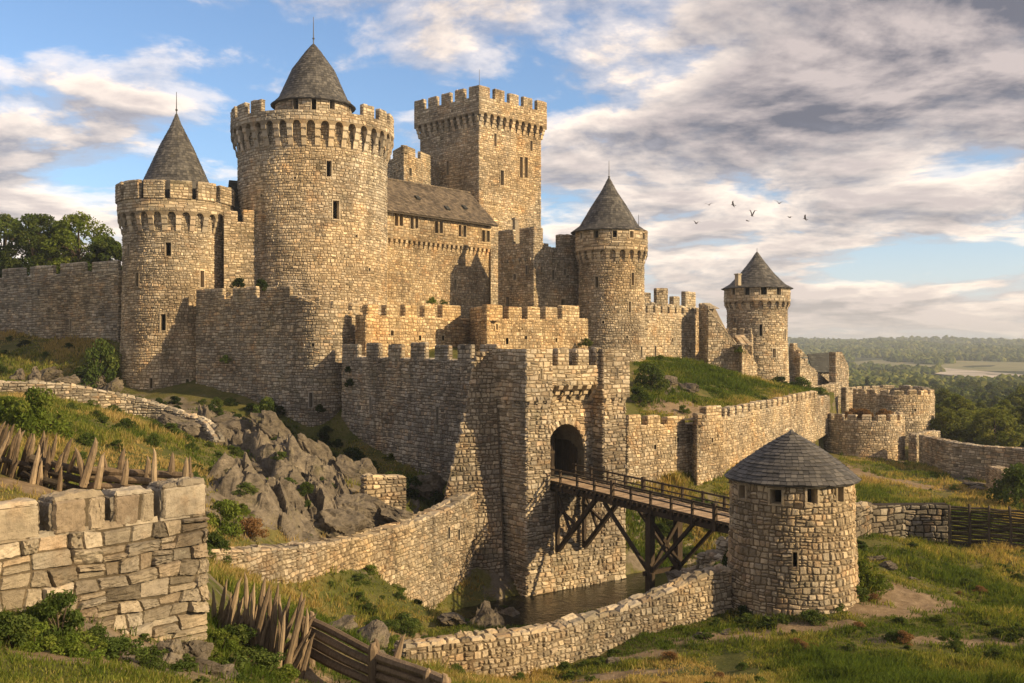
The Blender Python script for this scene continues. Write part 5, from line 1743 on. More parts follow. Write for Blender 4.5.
    for zz in (DECK0 + .55, DECK0 + 1.9):
        A = Acc()
        beam(A, f(np.array([uc - ra + .05]), np.array([zz]), np.array([dd + .08]))[0], f(np.array([uc + .6]), np.array([zz]), np.array([dd + .08]))[0], .06, .22, rnd=(.6, .4, 0))
        A.build('door_ledge', M['timber'], door)
    A = Acc()
    for i in range(10):
        q0 = f(np.array([uc + ra - .12]), np.array([DECK0 - .05]), np.array([-1.0 - i * .34]))[0]
        beam(A, q0, q0 + np.array([0, 0, 2.35 + 1.1 * math.sin(i / 9 * 2.4)]), .09, .32, up=(-GN[0], -GN[1], 0), rnd=(rng.random() * .5, .3, 0))
    A.build('open_leaf', M['timber'], root)
    # hanging parapet over the gate on big corbels
    f3, L3 = fplane(g2(2.42, .25), g2(8.28, .25))
    zb_, zs_ = -3.15, -1.45
    A = Acc()
    X = f3(np.array([0, L3, L3, 0, 0, L3]), np.array([zb_, zb_, zs_, zs_, zs_, zs_]), np.array([0, 0, 0, 0, -1.2, -1.2]))
    A.add(X, [(0, 1, 2, 3), (3, 2, 5, 4)], rnd=(.4, .4, 1))
    A.add(f3(np.array([0, L3, L3, 0]), np.full(4, zb_), np.array([0, 0, -1.24, -1.24])), [(3, 2, 1, 0)], rnd=(.3, .3, 1))
    stones(A, f3, 0, L3, zb_, zs_, (.4, .95), (.26, .44), (.03, .085), 350, n=5)
    par = A.build('parapet', M['warm'], root)
    for i, (a, b) in enumerate(((.05, .15), (1.0, 2.2), (3.15, 4.4), (5.25, L3 - .02))):
        if i:
            merlon(f3, a, b, zs_, -.08, .75, 360 + i, 'warm', par, sw=(.4, .9), n=5, p=-.004)
    for i in range(6):
        uc2 = .35 + i * (L3 - .7) / 5
        bracket(f3, uc2, .46, [(-1.25, zb_ - 1.35), (-1.0, zb_ - 1.3), (-.82, zb_ - .9), (-.78, zb_ - .85), (-.5, zb_ - .75), (-.42, zb_ - .42), (-.38, zb_ - .38), (-.1, zb_ - .3), (0.03, zb_ - .05), (0.03, zb_ + .02), (-1.25, zb_ + .02)], par, 'warm', seed=i)
    # rear closing walls so the gatehouse is a solid block
    fp = [g2(2.3, 5.3), g2(8.4, 5.3), g2(8.4, 6.1), g2(2.3, 6.1)]
    A = Acc()
    for i in range(4):
        g, LL = fplane(fp[i], fp[(i + 1) % 4])
        skin(A, g, [0, LL], [ZB, -1.2])
    A.add([(*p, -1.2) for p in fp], [(0, 1, 2, 3)], rnd=(.4, .4, 1))
    stones(A, fplane(fp[0], fp[1])[0], 0, 6.1, -3, -1.2, (.4, .9), (.3, .4), (.03, .07), 377)
    A.build('rear_wall', M['warm'], root)


gatehouse()


def buttress():
    # battered rubble buttress filling the corner of gatehouse and curtain wall, wide at its foot
    pr = P(499, 600, 80.9)
    pl = P(440, 600, 79.2)
    dU = np.array([pr[0] - pl[0], pr[1] - pl[1]]); dU /= np.linalg.norm(dU)
    nU = np.array([dU[1], -dU[0]])
    z0, z1 = -21.5, -.3
    zz = np.array([-21.5, -20, -17.5, -15.5, -13.3, -11, -8.5, -5.5, -2.5, z1])
    ww = np.array([7.2, 6.6, 5.6, 4.9, 4.7, 4.1, 3.3, 2.4, 1.7, 1.25])
    wid = lambda v: np.interp(v, zz, ww)
    out = lambda v: (z1 - np.asarray(v)) * .13 - 2.6          # leans back towards the top

    def f(u, v, h):
        u, v, h = (np.asarray(t, float) for t in (u, v, h))
        k = out(v) + h
        return np.stack([pr[0] + dU[0] * u + nU[0] * k, pr[1] + dU[1] * u + nU[1] * k, v + .16 * h + 0 * u], -1)
    bk = np.array([.9, 6.0, 0])
    root = thing('buttress', 'battered rubble buttress widening downwards in the corner left of the gatehouse', 'buttress', (pr[0] - dU[0] * 2, pr[1] - dU[1] * 2, -21))
    A = Acc()
    vs = np.linspace(z0, z1, 26)
    X, q = [], []
    for v in vs:
        w = float(wid(v)) - .12
        a_, b_ = f(.6, v, 0.), f(-w, v, 0.)
        X += [a_, b_, b_ + bk, a_ + bk]
    for i in range(len(vs) - 1):
        a, b = i * 4, i * 4 + 4
        q += [(a + 1, a, b, b + 1), (a + 2, a + 1, b + 1, b + 2)]
    n = len(X)
    A.add(np.array(X), q + [(n - 3, n - 4, n - 1, n - 2)], rnd=(.4, .4, 1))
    stones(A, f, -7.0, .5, z0, z1, (.26, .62), (.24, .44), (.05, .14), 888, mask=lambda u, v: u > -wid(v) + .05, n=5, gap=.03, split=.15)
    # flank stones facing the shaded side
    bl = np.hypot(bk[0], bk[1]); bd = bk[:2] / bl

    def ff(u, v, h):
        u, v, h = (np.asarray(t, float) for t in (u, v, h))
        w = wid(v) - .12
        k = out(v)
        t = bl - u
        return np.stack([pr[0] - dU[0] * w + nU[0] * k + bd[0] * t - bd[1] * h, pr[1] - dU[1] * w + nU[1] * k + bd[1] * t + bd[0] * h, v + .3 * h + 0 * u], -1)
    stones(A, ff, 0, bl, z0, z1, (.3, .65), (.24, .44), (.04, .12), 889, n=5, gap=.03)
    A.build('buttress_body', M['rubble'], root)


buttress()


# ------------------------------------------------------------------ bridge
def bridge():
    o = GO + GU * 2.75 - GN * 1.3          # start of the near edge, inside the recess
    LB, WD = 24.0, 3.0
    root = thing('footbridge', 'dark timber footbridge with post railings crossing the moat from the arched gate', 'bridge', (*(o + GN * 11), -21))
    rng = np.random.default_rng(11)

    def pt(t, w, z=0.0):
        q = o + GN * t + GU * w
        return np.array([q[0], q[1], DECK0 + (DECK1 - DECK0) * t / LB + z])
    gx, gy = (GN[0], GN[1], 0), (GU[0], GU[1], 0)
    A = Acc()
    t = 0
    while t < LB:
        w = rng.uniform(.2, .3)
        e0, e1 = rng.uniform(-.08, .05), rng.uniform(-.05, .08)
        dz = rng.uniform(-.012, .012)
        beam(A, pt(t + w / 2, .02 + e0, .0 + dz), pt(t + w / 2, WD - .02 + e1, dz), w - .015, .08, rnd=(rng.random(), rng.random(), 0))
        t += w
    A.build('deck', M['deck'], root)
    for w in (.12, 1.1, 1.95, 2.88):
        A = Acc(); beam(A, pt(0, w, -.46), pt(LB, w, -.46), .24, .36, rnd=(.4, .4, 0)); A.build('girder', M['timber'], root)
    A = Acc()
    for i in range(int(LB / .52)):
        tt = .3 + i * .52
        beam(A, pt(tt, -.16, -.17), pt(tt, WD + .16, -.17), .19, .22, rnd=(rng.random(), rng.random(), 0))
    A.build('joists', M['timber'], root)
    for w in (-.13, WD + .13):
        A = Acc(); beam(A, pt(.1, w, .09), pt(LB, w, .09), .12, .10, rnd=(.6, .4, 0)); A.build('kerb_beam', M['timber'], root)
        for z, hgt in ((1.06, .13), (.58, .09)):
            A = Acc(); beam(A, pt(0, w, z), pt(LB, w, z), .10, hgt, rnd=(.5, .5, 0)); A.build('rail', M['timber'], root)
        i = 0
        tt = .35
        while tt < LB:
            A = Acc()
            big = (i % 5 == 4)
            s = .26 if big else .16
            q = pt(tt, w + (.02 if w > 0 else -.02), 0)
            beam(A, q + np.array([0, 0, -.62]), q + np.array([rng.normal(0, .012), 0, 1.16 + (.12 if big else 0)]), s, s, up=gx, rnd=(rng.random(), rng.random(), 0))
            A.build('railing_post', M['timber'], root)
            tt += 2.05; i += 1
    # trestle in the water and raking struts
    tq = 12.4
    for w in (.05, 2.95):
        A = Acc()
        q = pt(tq, w, -.64)
        beam(A, (q[0], q[1], -21.2), q, .5, .5, up=gx, rnd=(.55, .6, 0)); A.build('trestle_post', M['timber'], root)
        for t0, z0, t1, z1 in ((tq - .1, -4.9, tq - 5.0, -.62), (tq + .1, -4.9, tq + 4.2, -.62)):
            A = Acc(); beam(A, pt(t0, w, z0), pt(t1, w, z1), .23, .24, up=gy, rnd=(.3, .4, 0)); A.build('strut', M['timber'], root)
        # struts from the gate wall
        A = Acc(); q0 = pt(1.75, w, -.64); beam(A, q0, (q0[0], q0[1], q0[2] - 5.0), .28, .28, up=gx, rnd=(.4, .4, 0)); A.build('wall_post', M['timber'], root)
        A = Acc(); beam(A, pt(1.85, w, -5.5), pt(6.4, w, -.62), .32, .32, up=gy, rnd=(.35, .4, 0)); A.build('strut', M['timber'], root)
        A = Acc(); beam(A, pt(1.85, w, -2.0), pt(4.3, w, -3.1), .2, .2, up=gy, rnd=(.35, .4, 0)); A.build('strut', M['timber'], root)
        A = Acc(); beam(A, pt(1.9, w, -1.0), pt(3.4, w, -3.7), .2, .2, up=gy, rnd=(.35, .4, 0)); A.build('strut', M['timber'], root)
    for z0, z1 in ((-1.2, -4.6), (-4.6, -1.2)):
        A = Acc(); beam(A, pt(tq + .2, .05, z0), pt(tq + .2, 2.95, z1), .22, .26, rnd=(.3, .3, 0)); A.build('cross_brace', M['timber'], root)
    for z in (-.75, -5.0):
        A = Acc(); beam(A, pt(tq - .22, -.35, z), pt(tq - .22, 3.35, z), .3, .3, rnd=(.3, .3, 0)); A.build('cross_beam', M['timber'], root)
    # stone abutment at the meadow end
    a = Acc()
    root2 = thing('bridge_abutment', 'stepped pile of rubble masonry carrying the meadow end of the footbridge', 'masonry', (*(o + GN * 20.5 + GU * 1.5), -17))
    for k, (t0, t1, w0, w1, zt) in enumerate(((19.6, 25.5, -.9, 3.9, DECK1 - .72), (18.9, 24.4, -2.0, 4.5, -13.7), (18.2, 23.6, -2.9, 4.9, -14.8), (17.3, 23.0, -3.6, 5.2, -16.0))):
        c = lambda t, w: o + GN * t + GU * w
        fp = [c(t1, w0), c(t1, w1), c(t0, w1), c(t0, w0)]
        fs = box_body(root2, fp, -21.5, zt, 600 + k, 'rubble', {}, sw=(.3, .9), sh=(.22, .42), hh=(.05, .16), name='course_block', n=5, cap=True)
        A = Acc()
        P0, P1, P3 = fp[0], fp[1], fp[3]
        L, D = np.linalg.norm(P1 - P0), np.linalg.norm(P3 - P0)
        du, dv = (P1 - P0) / L, (P3 - P0) / D
        ft = lambda u, w_, hh_: np.stack([P0[0] + du[0] * u + dv[0] * w_, P0[1] + du[1] * u + dv[1] * w_, zt + hh_], -1)
        stones(A, ft, 0, L, 0, D, (.5, 1.1), (.4, .8), (.05, .2), 620 + k, cull=False, n=5)
        A.build('top_stones', M['rubble'], root2)


bridge()


# ------------------------------------------------------------------ timber defences
def stake_mesh(A, p, q, r, rng, tip=.5):
    p, q = np.asarray(p, float), np.asarray(q, float)
    L = np.linalg.norm(q - p)
    d = (q - p) / L
    side = np.cross(d, [0, 1, 0.3]); side /= np.linalg.norm(side)
    bow = rng.normal(0, .010) * L
    ts = [0, .3, .6, 1 - tip * .9 / L, 1 - tip * .3 / L, 1.0]
    off = side * rng.uniform(-.5, .5) * r
    pts = [p + d * L * t + side * bow * math.sin(math.pi * t) + (off if t == 1.0 else 0) for t in ts]
    tube(A, pts, [r * 1.05, r * rng.uniform(.85, 1.1), r * rng.uniform(.8, 1), r * .84, r * .5, r * .1], 7, rnd=(rng.random(), rng.random(), 0), tip=False)


def palisade_upper():
    rng = np.random.default_rng(21)
    root = thing('palisade', 'fence of sharpened leaning stakes and stacked logs behind the huge block wall', 'palisade', (*XY(80, 35), -5))
    # leaning stakes at the left: foot (px, py), head (px, py)
    ls = [(-20, 470, 4, 421), (-12, 478, 8, 424), (-5, 468, 14, 424), (6, 486, 20, 428), (4, 470, 23, 430), (14, 488, 31, 433), (22, 490, 35, 434), (30, 492, 45, 431), (36, 492, 47, 436),
          (42, 493, 57, 433), (30, 487, 44, 450), (52, 488, 71, 438), (52, 480, 62, 452), (60, 492, 77, 448), (20, 480, 40, 446), (-8, 462, 10, 440), (0, 480, 18, 455)]
    for i, (a, b, c, d) in enumerate(ls):
        D = 34.5 + .25 * (i % 3) - max(0, a) * .004
        A = Acc()
        p = P(a, b + 8, D + .5); q = P(c, d, D - .35 + rng.uniform(-.2, .2))
        stake_mesh(A, p, q, rng.uniform(.09, .14), rng, .75)
        A.build('stake', M['stake'], root)
        if i % 2 == 0:
            A = Acc()
            stake_mesh(A, P(a + 7, b + 12, D - .4), P(c + 2 + rng.uniform(-5, 5), d + rng.uniform(3, 14), D - .7), rng.uniform(.08, .12), rng, .7)
            A.build('stake', M['stake'], root)
    rs = [(83, 480, 97, 438, .14), (85, 480, 92, 452, .13), (97, 482, 103, 452, .13), (118, 482, 124, 448, .14), (124, 478, 127, 458, .12), (146, 484, 149, 456, .13), (154, 480, 155, 448, .10), (170, 484, 173, 452, .13), (185, 482, 187, 457, .13), (189, 482, 190, 456, .09), (86, 478, 76, 447, .12), (110, 480, 104, 456, .09)]
    for i, (a, b, c, d, r) in enumerate(rs):
        A = Acc()
        D = 34.0 + (i % 2) * .5
        stake_mesh(A, P(a, b + 6, D), P(c, d, D - .15), r, rng, .55)
        A.build('stake', M['stake'], root)
    # stacked logs along the inner side
    for k, (a, b, c, d) in enumerate(((86, 470, 192, 476), (84, 477, 196, 484), (82, 485, 190, 491), (30, 458, 92, 474), (26, 466, 88, 482), (22, 474, 84, 490), (-30, 452, 30, 466))):
        A = Acc()
        D = 34.3
        pts = [P(a + (c - a) * t, b + (d - b) * t, D + .15 * math.sin(k * 2 + t * 3)) for t in np.linspace(0, 1, 6)]
        tube(A, pts, np.array([.13, .125, .12, .12, .115, .11]) * rng.uniform(.85, 1.1), 8, rnd=(rng.random(), rng.random(), 0))
        A.build('log', M['old_post'] if k > 2 else M['log'], root)


def palisade_lower():
    rng = np.random.default_rng(22)
    root = thing('palisade', 'cluster of sharpened crossed stakes beside the block wall, in front of the curved rubble wall', 'palisade', (*XY(265, 32.5), -9))
    ls = [(214, 622, 213, 587, .10), (216, 630, 227, 579, .12), (226, 632, 240, 577, .14), (222, 632, 232, 592, .11), (248, 634, 246, 572, .12), (254, 640, 265, 577, .15), (262, 644, 265, 596, .11), (264, 640, 279, 583, .12),
          (272, 652, 276, 597, .14), (284, 620, 279, 594, .11), (278, 632, 290, 595, .11), (272, 646, 298, 607, .12), (290, 652, 302, 592, .15), (288, 656, 312, 617, .13), (286, 658, 316, 612, .10), (236, 622, 252, 590, .10), (240, 638, 238, 598, .10), (230, 640, 250, 600, .09), (300, 660, 308, 608, .12), (220, 640, 230, 600, .09), (246, 640, 258, 604, .10)]
    for i, (a, b, c, d, r) in enumerate(ls):
        D = 31.6 - (a - 210) * .022 + rng.uniform(-.3, .3)
        A = Acc()
        p = P(a, b + 6, D)
        p[2] = min(p[2], Hs(p[0], p[1]) - .1)
        stake_mesh(A, p, P(c, d, D + rng.uniform(-.4, .2)), r * .78, rng, .7)
        A.build('stake', M['stake'], root)
        A = Acc()
        p = P(a + rng.uniform(-6, 6), b + 4, D - .35)
        p[2] = min(p[2], Hs(p[0], p[1]) - .1)
        stake_mesh(A, p, P(c + rng.uniform(-9, 9), d + rng.uniform(4, 26), D - .4), r * .72, rng, .6)
        A.build('stake', M['stake'], root)
    # log fence running to the right
    root = thing('log_fence', 'low fence of stacked rough logs between upright posts at the bottom edge', 'fence', (*XY(370, 29.5), -10))
    e0, e1, e2 = (309, 30.6), (374, 28.6), (448, 26.2)

    def z(py, d):
        return Zat(py, d)
    runs = [((310, 621, 30.6), (374, 652, 28.6)), ((310, 632, 30.6), (374, 663, 28.6)), ((310, 642, 30.6), (374, 674, 28.6)), ((310, 652, 30.6), (374, 685, 28.6)),
            ((376, 655, 28.5), (446, 682, 26.3)), ((376, 665, 28.5), (446, 692, 26.3)), ((376, 675, 28.5), (446, 702, 26.3)), ((376, 686, 28.5), (446, 712, 26.3))]
    for k, (a, b) in enumerate(runs):
        A = Acc()
        p, q = P(*a), P(*b)
        pts = [p + (q - p) * t + np.array([0, 0, .025 * math.sin(5 * t + k)]) for t in np.linspace(-.02, 1.02, 7)]
        tube(A, pts, np.linspace(.15, .13, 7) * rng.uniform(.9, 1.12), 8, rnd=(rng.random(), rng.random(), 0))
        A.build('log', M['log'], root)
    for (px, p1, p2, d, r) in ((305, 655, 616, 30.4, .15), (312, 655, 611, 30.9, .14), (373, 690, 642, 28.4, .17), (376, 672, 638, 28.9, .13), (428, 705, 668, 26.7, .16), (445, 712, 673, 26.1, .15)):
        A = Acc()
        stake_mesh(A, P(px - 1, p2 + 75, d), P(px, p2, d), r, rng, .22)
        A.build('post', M['log'], root)
    A = Acc()
    stake_mesh(A, P(394, 668, 28.2), P(404, 633, 28.3), .11, rng, .5)
    A.build('stake', M['stake'], root)


palisade_upper()
palisade_lower()


def wattle_fence():
    rng = np.random.default_rng(23)
    pts = [XY(948, 75), XY(985, 74), XY(1025, 72.5), XY(1075, 71)]
    pa = Path(pts)
    root = thing('wattle_fence', 'dark woven wattle fence between upright posts at the right edge of the meadow', 'fence', (*pts[1], -15))
    zt = Zat(508, 74)
    A = Acc()
    for k in range(16):
        z = zt - .06 - k * .185
        us = np.linspace(0, pa.L, 60)
        X = pa.f(us, z + .02 * np.sin(us * 3 + k), .10 * np.sin(us * 2 * math.pi / 2.6 + (k % 2) * math.pi))
        tube(A, X, .085 * rng.uniform(.8, 1.15), 5, rnd=(rng.random(), rng.random(), 0))
    A.build('woven_rods', M['old_post'], root)
    for i, u in enumerate(np.arange(.1, pa.L, 1.35)):
        A = Acc()
        q = pa.f(np.array([u]), np.array([zt]), np.array([.17]))[0]
        stake_mesh(A, q - np.array([0, 0, 3.6]), q + np.array([0, 0, rng.uniform(.12, .4)]), rng.uniform(.1, .14), rng, .15)
        A.build('post', M['old_post'], root)


wattle_fence()


# ------------------------------------------------------------------ rocks
def ico(sub):
    import bmesh
    bm = bmesh.new(); bmesh.ops.create_icosphere(bm, subdivisions=sub, radius=1.0)
    v = np.array([x.co[:] for x in bm.verts]); t = np.array([[x.index for x in f.verts] for f in bm.faces])
    bm.free()
    return v, t


ICO4, ICO3, ICO2 = ico(5), ico(3), ico(2)


def rock_shape(scale, seed, cuts=16, sub=None):
    rng = np.random.default_rng(seed)
    v, t = sub or ICO4
    v = v.copy()
    for _ in range(cuts):
        n = rng.normal(size=3); n /= np.linalg.norm(n)
        d = rng.uniform(.45, .85)
        k = v @ n - d
        v -= np.where(k > 0, k, 0)[:, None] * n * .96
    # strata: parallel steps
    n = np.array([.35, -.2, .9]) + rng.normal(0, .15, 3); n /= np.linalg.norm(n)
    s = v @ n
    lat = v - s[:, None] * n
    v = lat * (1 + .07 * np.sign(np.sin(s * 11 + fbm(v[:, 0] * 2, v[:, 1] * 2, v[:, 2] * 2, seed, 2) * 2)))[:, None] + s[:, None] * n
    ck = 1 - np.abs(fbm(v[:, 0] * 1.7, v[:, 1] * 1.7, v[:, 2] * 2.6, seed + 3, 3))
    v = v * (1 + .12 * fbm(v[:, 0] * 2.2, v[:, 1] * 2.2, v[:, 2] * 2.2, seed, 6) - .16 * np.clip((ck - .86) / .14, 0, 1))[:, None]
    return v * np.array(scale), t


def rotz(v, a):
    c, s = math.cos(a), math.sin(a)
    return v @ np.array([[c, s, 0], [-s, c, 0], [0, 0, 1]])


def rotx(v, a):
    c, s = math.cos(a), math.sin(a)
    return v @ np.array([[1, 0, 0], [0, c, s], [0, -s, c]])


def roty(v, a):
    c, s = math.cos(a), math.sin(a)
    return v @ np.array([[c, 0, -s], [0, 1, 0], [s, 0, c]])


def rock(px, py, d, scale, seed, label, group, tilt=.3, az=None, name='rock', up=.0):
    """boulder whose middle shows at this picture place, at this distance, sunk into the ground"""
    rng = np.random.default_rng(seed)
    v, t = rock_shape(scale, seed)
    v = roty(v, tilt)
    v = rotz(v, rng.uniform(0, 6.28) if az is None else az)
    x, y = XY(px, d)
    z = Hs(x, y) + up
    A = Acc()
    A.add(v + np.array([x, y, z]), t=t, rnd=(rng.random(), rng.random(), 0))
    o = A.build(name, M['rock'], None, (x, y, z))
    o['label'] = label; o['category'] = 'rock'; o['group'] = group
    return o


def rocks():
    # big slabs on the slope under the bastion: picture place, distance, half sizes, tilt, label
    L = [(232, 418, 97, (5.2, 3.2, 2.4), .35, 'topmost long grey slab of rock on the slope below the bastion'),
         (205, 432, 92, (3.0, 2.4, 2.4), .3, 'squat grey rock at the upper left of the rock slope, beside the ruined thin wall'),
         (268, 424, 96, (3.2, 2.4, 2.2), .4, 'smooth pale hump of rock just below the shrub at the bastion foot'),
         (285, 455, 84, (3.6, 2.6, 3.0), .5, 'broad cracked rock face in the middle of the slope'),
         (318, 462, 85, (4.4, 2.2, 2.6), .75, 'long slanting slab dipping right in the middle of the rock slope'),
         (345, 466, 84, (3.4, 2.0, 2.8), .85, 'steep pointed slab leaning right at the right end of the rock slope'),
         (262, 480, 74, (3.6, 2.6, 2.2), .6, 'brown slab dropping towards the curved wall on the left of the rock slope'),
         (300, 500, 70, (3.8, 2.2, 2.4), .75, 'long diagonal slab in the lower middle of the rock slope'),
         (330, 515, 67, (3.2, 2.2, 2.4), .7, 'lowest dark slab above the coping of the curved wall'),
         (342, 496, 72, (2.4, 2.2, 2.2), .3, 'round topped boulder left of the small ruined pier'),
         (228, 492, 66, (2.2, 2.0, 1.9), .5, 'ochre boulder among yellow bushes on the left of the slope'),
         (372, 505, 74, (2.0, 1.6, 1.5), .3, 'small pale boulder at the foot of the small ruined pier'),
         (398, 512, 74, (2.2, 1.8, 1.2), .2, 'flat boulder just above the curved wall, right of the ruined pier'),
         (290, 535, 62, (2.2, 1.7, 1.2), .3, 'low rock half buried behind the coping of the curved wall'),
         (180, 420, 88, (2.8, 1.8, 1.6), .35, 'grey rock leaning on the right end of the ruined thin wall'),
         (430, 478, 84, (2.0, 1.5, 1.5), .3, 'shaded boulder at the foot of the dark curtain wall')]
    for i, (px, py, d, s, t, lb) in enumerate(L):
        x, y = XY(px, d)
        rock(px, py, d, s, 700 + i, lb, 'rocks on the slope below the castle', t, .35 + .3 * math.sin(i * 2.1), up=Zat(py, d) - Hs(x, y) - s[2] * .55)
    # band of rocks below the long shaded wall
    for i, px in enumerate((18, 36, 52, 66, 82, 97, 112)):
        rock(px, 372, 116 + (i % 3), (2.2, 1.4, 1.5 + .3 * (i % 2)), 730 + i, 'grey rock in the shaded band of rocks below the long curtain wall', 'rocks under the long curtain wall', .3, up=.5)
    # moat bank
    L = [(488, 606, 71, (3.2, 2.2, 2.2), .6, 'slanting brown slab at the water edge left of the gatehouse'), (468, 606, 68, (2.6, 1.8, 1.9), .5, 'brown rock on the grassy bank left of the water'),
         (512, 604, 74.5, (1.9, 1.5, 1.9), .4, 'rock at the foot of the gatehouse corner by the water'), (452, 622, 62, (1.6, 1.3, .9), .3, 'low ochre rock on the moat bank behind the low wall'),
         (340, 634, 45, (1.1, .8, .55), .2, 'pale flat boulder between the stakes and the moat bank'), (366, 632, 45, (1.5, 1.0, .7), .3, 'larger pale boulder behind the log fence'), (377, 640, 42, (.7, .6, .55), .3, 'small dark boulder right behind the log fence post'),
         (405, 640, 45, (.9, .7, .4), .2, 'little pale stone at the left end of the low moat wall'),
         (668, 575, 66.5, (1.7, 1.2, 1.2), .4, 'wet grey boulder in the water beside the trestle'), (690, 560, 67, (1.5, 1.2, 1.1), .3, 'grey boulder in the rubble pile under the bridge end'), (683, 585, 62, (1.5, 1.2, 1.0), .5, 'grey boulder behind the coping of the low moat wall'),
         (715, 548, 63, (1.3, 1.0, .8), .3, 'grey boulder against the watchtower below the bridge')]
    for i, (px, py, d, s, t, lb) in enumerate(L):
        rock(px, py, d, s, 750 + i, lb, 'rocks along the moat', t, up=.15 if i not in (0, 1, 2) else .5)
    L = [(888, 561, 64, (.75, .55, .45), 'pale square boulder on the path right of the watchtower'), (872, 560, 65.5, (.9, .6, .4), 'flat boulder right behind the watchtower shrubs'), (912, 571, 62, (.5, .4, .22), 'small flat stone lying in the meadow path'),
         (700, 632, 50.3, (.8, .6, .2), 'flat pale slab in the grass at the foot of the watchtower'), (725, 628, 51, (.5, .4, .22), 'small stone beside the flat slab near the watchtower'), (612, 658, 47.2, (.5, .4, .26), 'small grey stone in front of the low moat wall'), (640, 655, 47.5, (.35, .3, .18), 'tiny stone in front of the low moat wall'),
         (188, 640, 26.6, (.85, .6, .65), 'angular brown boulder at the foot of the block wall corner'), (170, 655, 25.6, (.7, .5, .5), 'angular boulder among the weeds under the block wall'), (203, 662, 26.2, (.8, .5, .4), 'flat rock right of the block wall foot'), (222, 672, 27, (.6, .45, .35), 'low rock at the bottom edge below the stakes'),
         (690, 390, 122, (1.6, 1.1, 1.0), 'pale rock on the green mound below the upper wall'), (667, 383, 123, (1.8, 1.2, 1.1), 'larger pale rock at the left of the green mound'), (655, 372, 126, (1.4, 1, .9), 'rock near the top of the green mound beside the slim tower')]
    for i, (px, py, d, s, lb) in enumerate(L):
        rock(px, py, d, s, 780 + i, lb, 'stones lying in the grass', .2, up=s[2] * .1)
    # flat stepping stones of the meadow path
    for i in range(9):
        t = i / 8
        px, d = 944 + 33 * t, 139 - 23 * t
        rock(px, 0, d, (1.25, 1.5, .36), 800 + i, 'flat pale paving stone of the straight path across the meadow', 'paving stones of the meadow path', 0, .7, name='paving_stone', up=.16)


OUTCROP = None


def outcrop_z(x, y):
    xs, ys, Z = OUTCROP
    i, j = int((x - xs[0]) / .13), int((y - ys[0]) / .16)
    return Z[j, i] if 0 <= i < len(xs) and 0 <= j < len(ys) else -99


def outcrop():
    # one craggy mass of tilted strata breaking through the slope below the bastion
    xs, ys = np.arange(-32, -6, .13), np.arange(57, 106, .16)
    X, Y = np.meshgrid(xs, ys)
    px = CX0 + F * X / Y
    cx = np.interp(Y, [57, 66, 74, 84, 96, 106], [300, 312, 300, 296, 245, 215])
    hw = np.interp(Y, [57, 62, 74, 86, 98, 106], [30, 75, 95, 80, 60, 40])
    m_ = 1 - np.abs(px - cx) / hw
    m_ = m_ + .55 * fbm(X * .16, Y * .16, seed=51, octv=4)
    m_ = np.clip(m_ * 1.7, 0, 1)
    m_ = m_ * np.clip((Y - np.interp(px, [196, 255, 310, 365, 415, 452], [49.5, 54, 59, 65.5, 72, 77.5]) - 2.6) / 4.5, 0, 1)
    g = H(X, Y)
    wx, wy = X + 1.1 * fbm(X * .3, Y * .3, seed=52, octv=3), Y + 1.1 * fbm(X * .3, Y * .3, seed=53, octv=3)
    s1 = (wx * .80 + wy * .28) / 2.7
    s2 = (wx * -.25 + wy * .75) / 4.4
    t1, t2 = s1 - np.floor(s1), s2 - np.floor(s2)
    saw = (1 - t1) ** 1.3 * np.clip(t1 / .10, 0, 1)
    saw2 = (1 - t2) ** 1.2 * np.clip(t2 / .10, 0, 1)
    cell = _hash(np.floor(s1), np.floor(s2), np.zeros_like(s1), 7)
    crack = np.minimum(np.clip(t1 / .07, 0, 1), np.clip(t2 / .07, 0, 1))
    hgt = .35 + 1.0 * saw + .55 * saw2 + .95 * cell + .45 * fbm(X * .9, Y * .9, seed=54, octv=5) + .12 * fbm(X * 3.5, Y * 3.5, seed=55, octv=3) - .7 * (1 - crack)
    s3, s4 = (wx * .9 + wy * .35 + .5 * fbm(X * .8, Y * .8, seed=58, octv=2)) / 1.05, (wy * .9 - wx * .3 + .5 * fbm(X * .8, Y * .8, seed=59, octv=2)) / 1.7
    c2 = _hash(np.floor(s3), np.floor(s4), np.zeros_like(s3), 11)
    t3, t4 = s3 - np.floor(s3), s4 - np.floor(s4)
    hgt = hgt + .55 * (c2 - .5) + .35 * (1 - t3) - .30 * (1 - np.minimum(np.clip(t3 / .10, 0, 1), np.clip(t4 / .07, 0, 1)))
    Z = g - .8 + m_ ** .8 * (hgt + .55)
    global OUTCROP
    OUTCROP = (xs, ys, Z)
    n = len(xs); k = len(ys)
    i = (np.arange(k - 1)[:, None] * n + np.arange(n - 1)[None]).ravel()
    q = np.stack([i, i + 1, i + n + 1, i + n], 1)
    A = Acc()
    A.add(np.stack([X, Y, Z], -1).reshape(-1, 3), q, rnd=np.stack([cell, cell, 0 * cell], -1).reshape(-1, 3))
    o = A.build('rock_outcrop', M['rock'], None, (-20, 82, -11))
    o['label'] = 'craggy grey rock outcrop of tilted slabs below the bastion'; o['category'] = 'rock'


outcrop()
rocks()


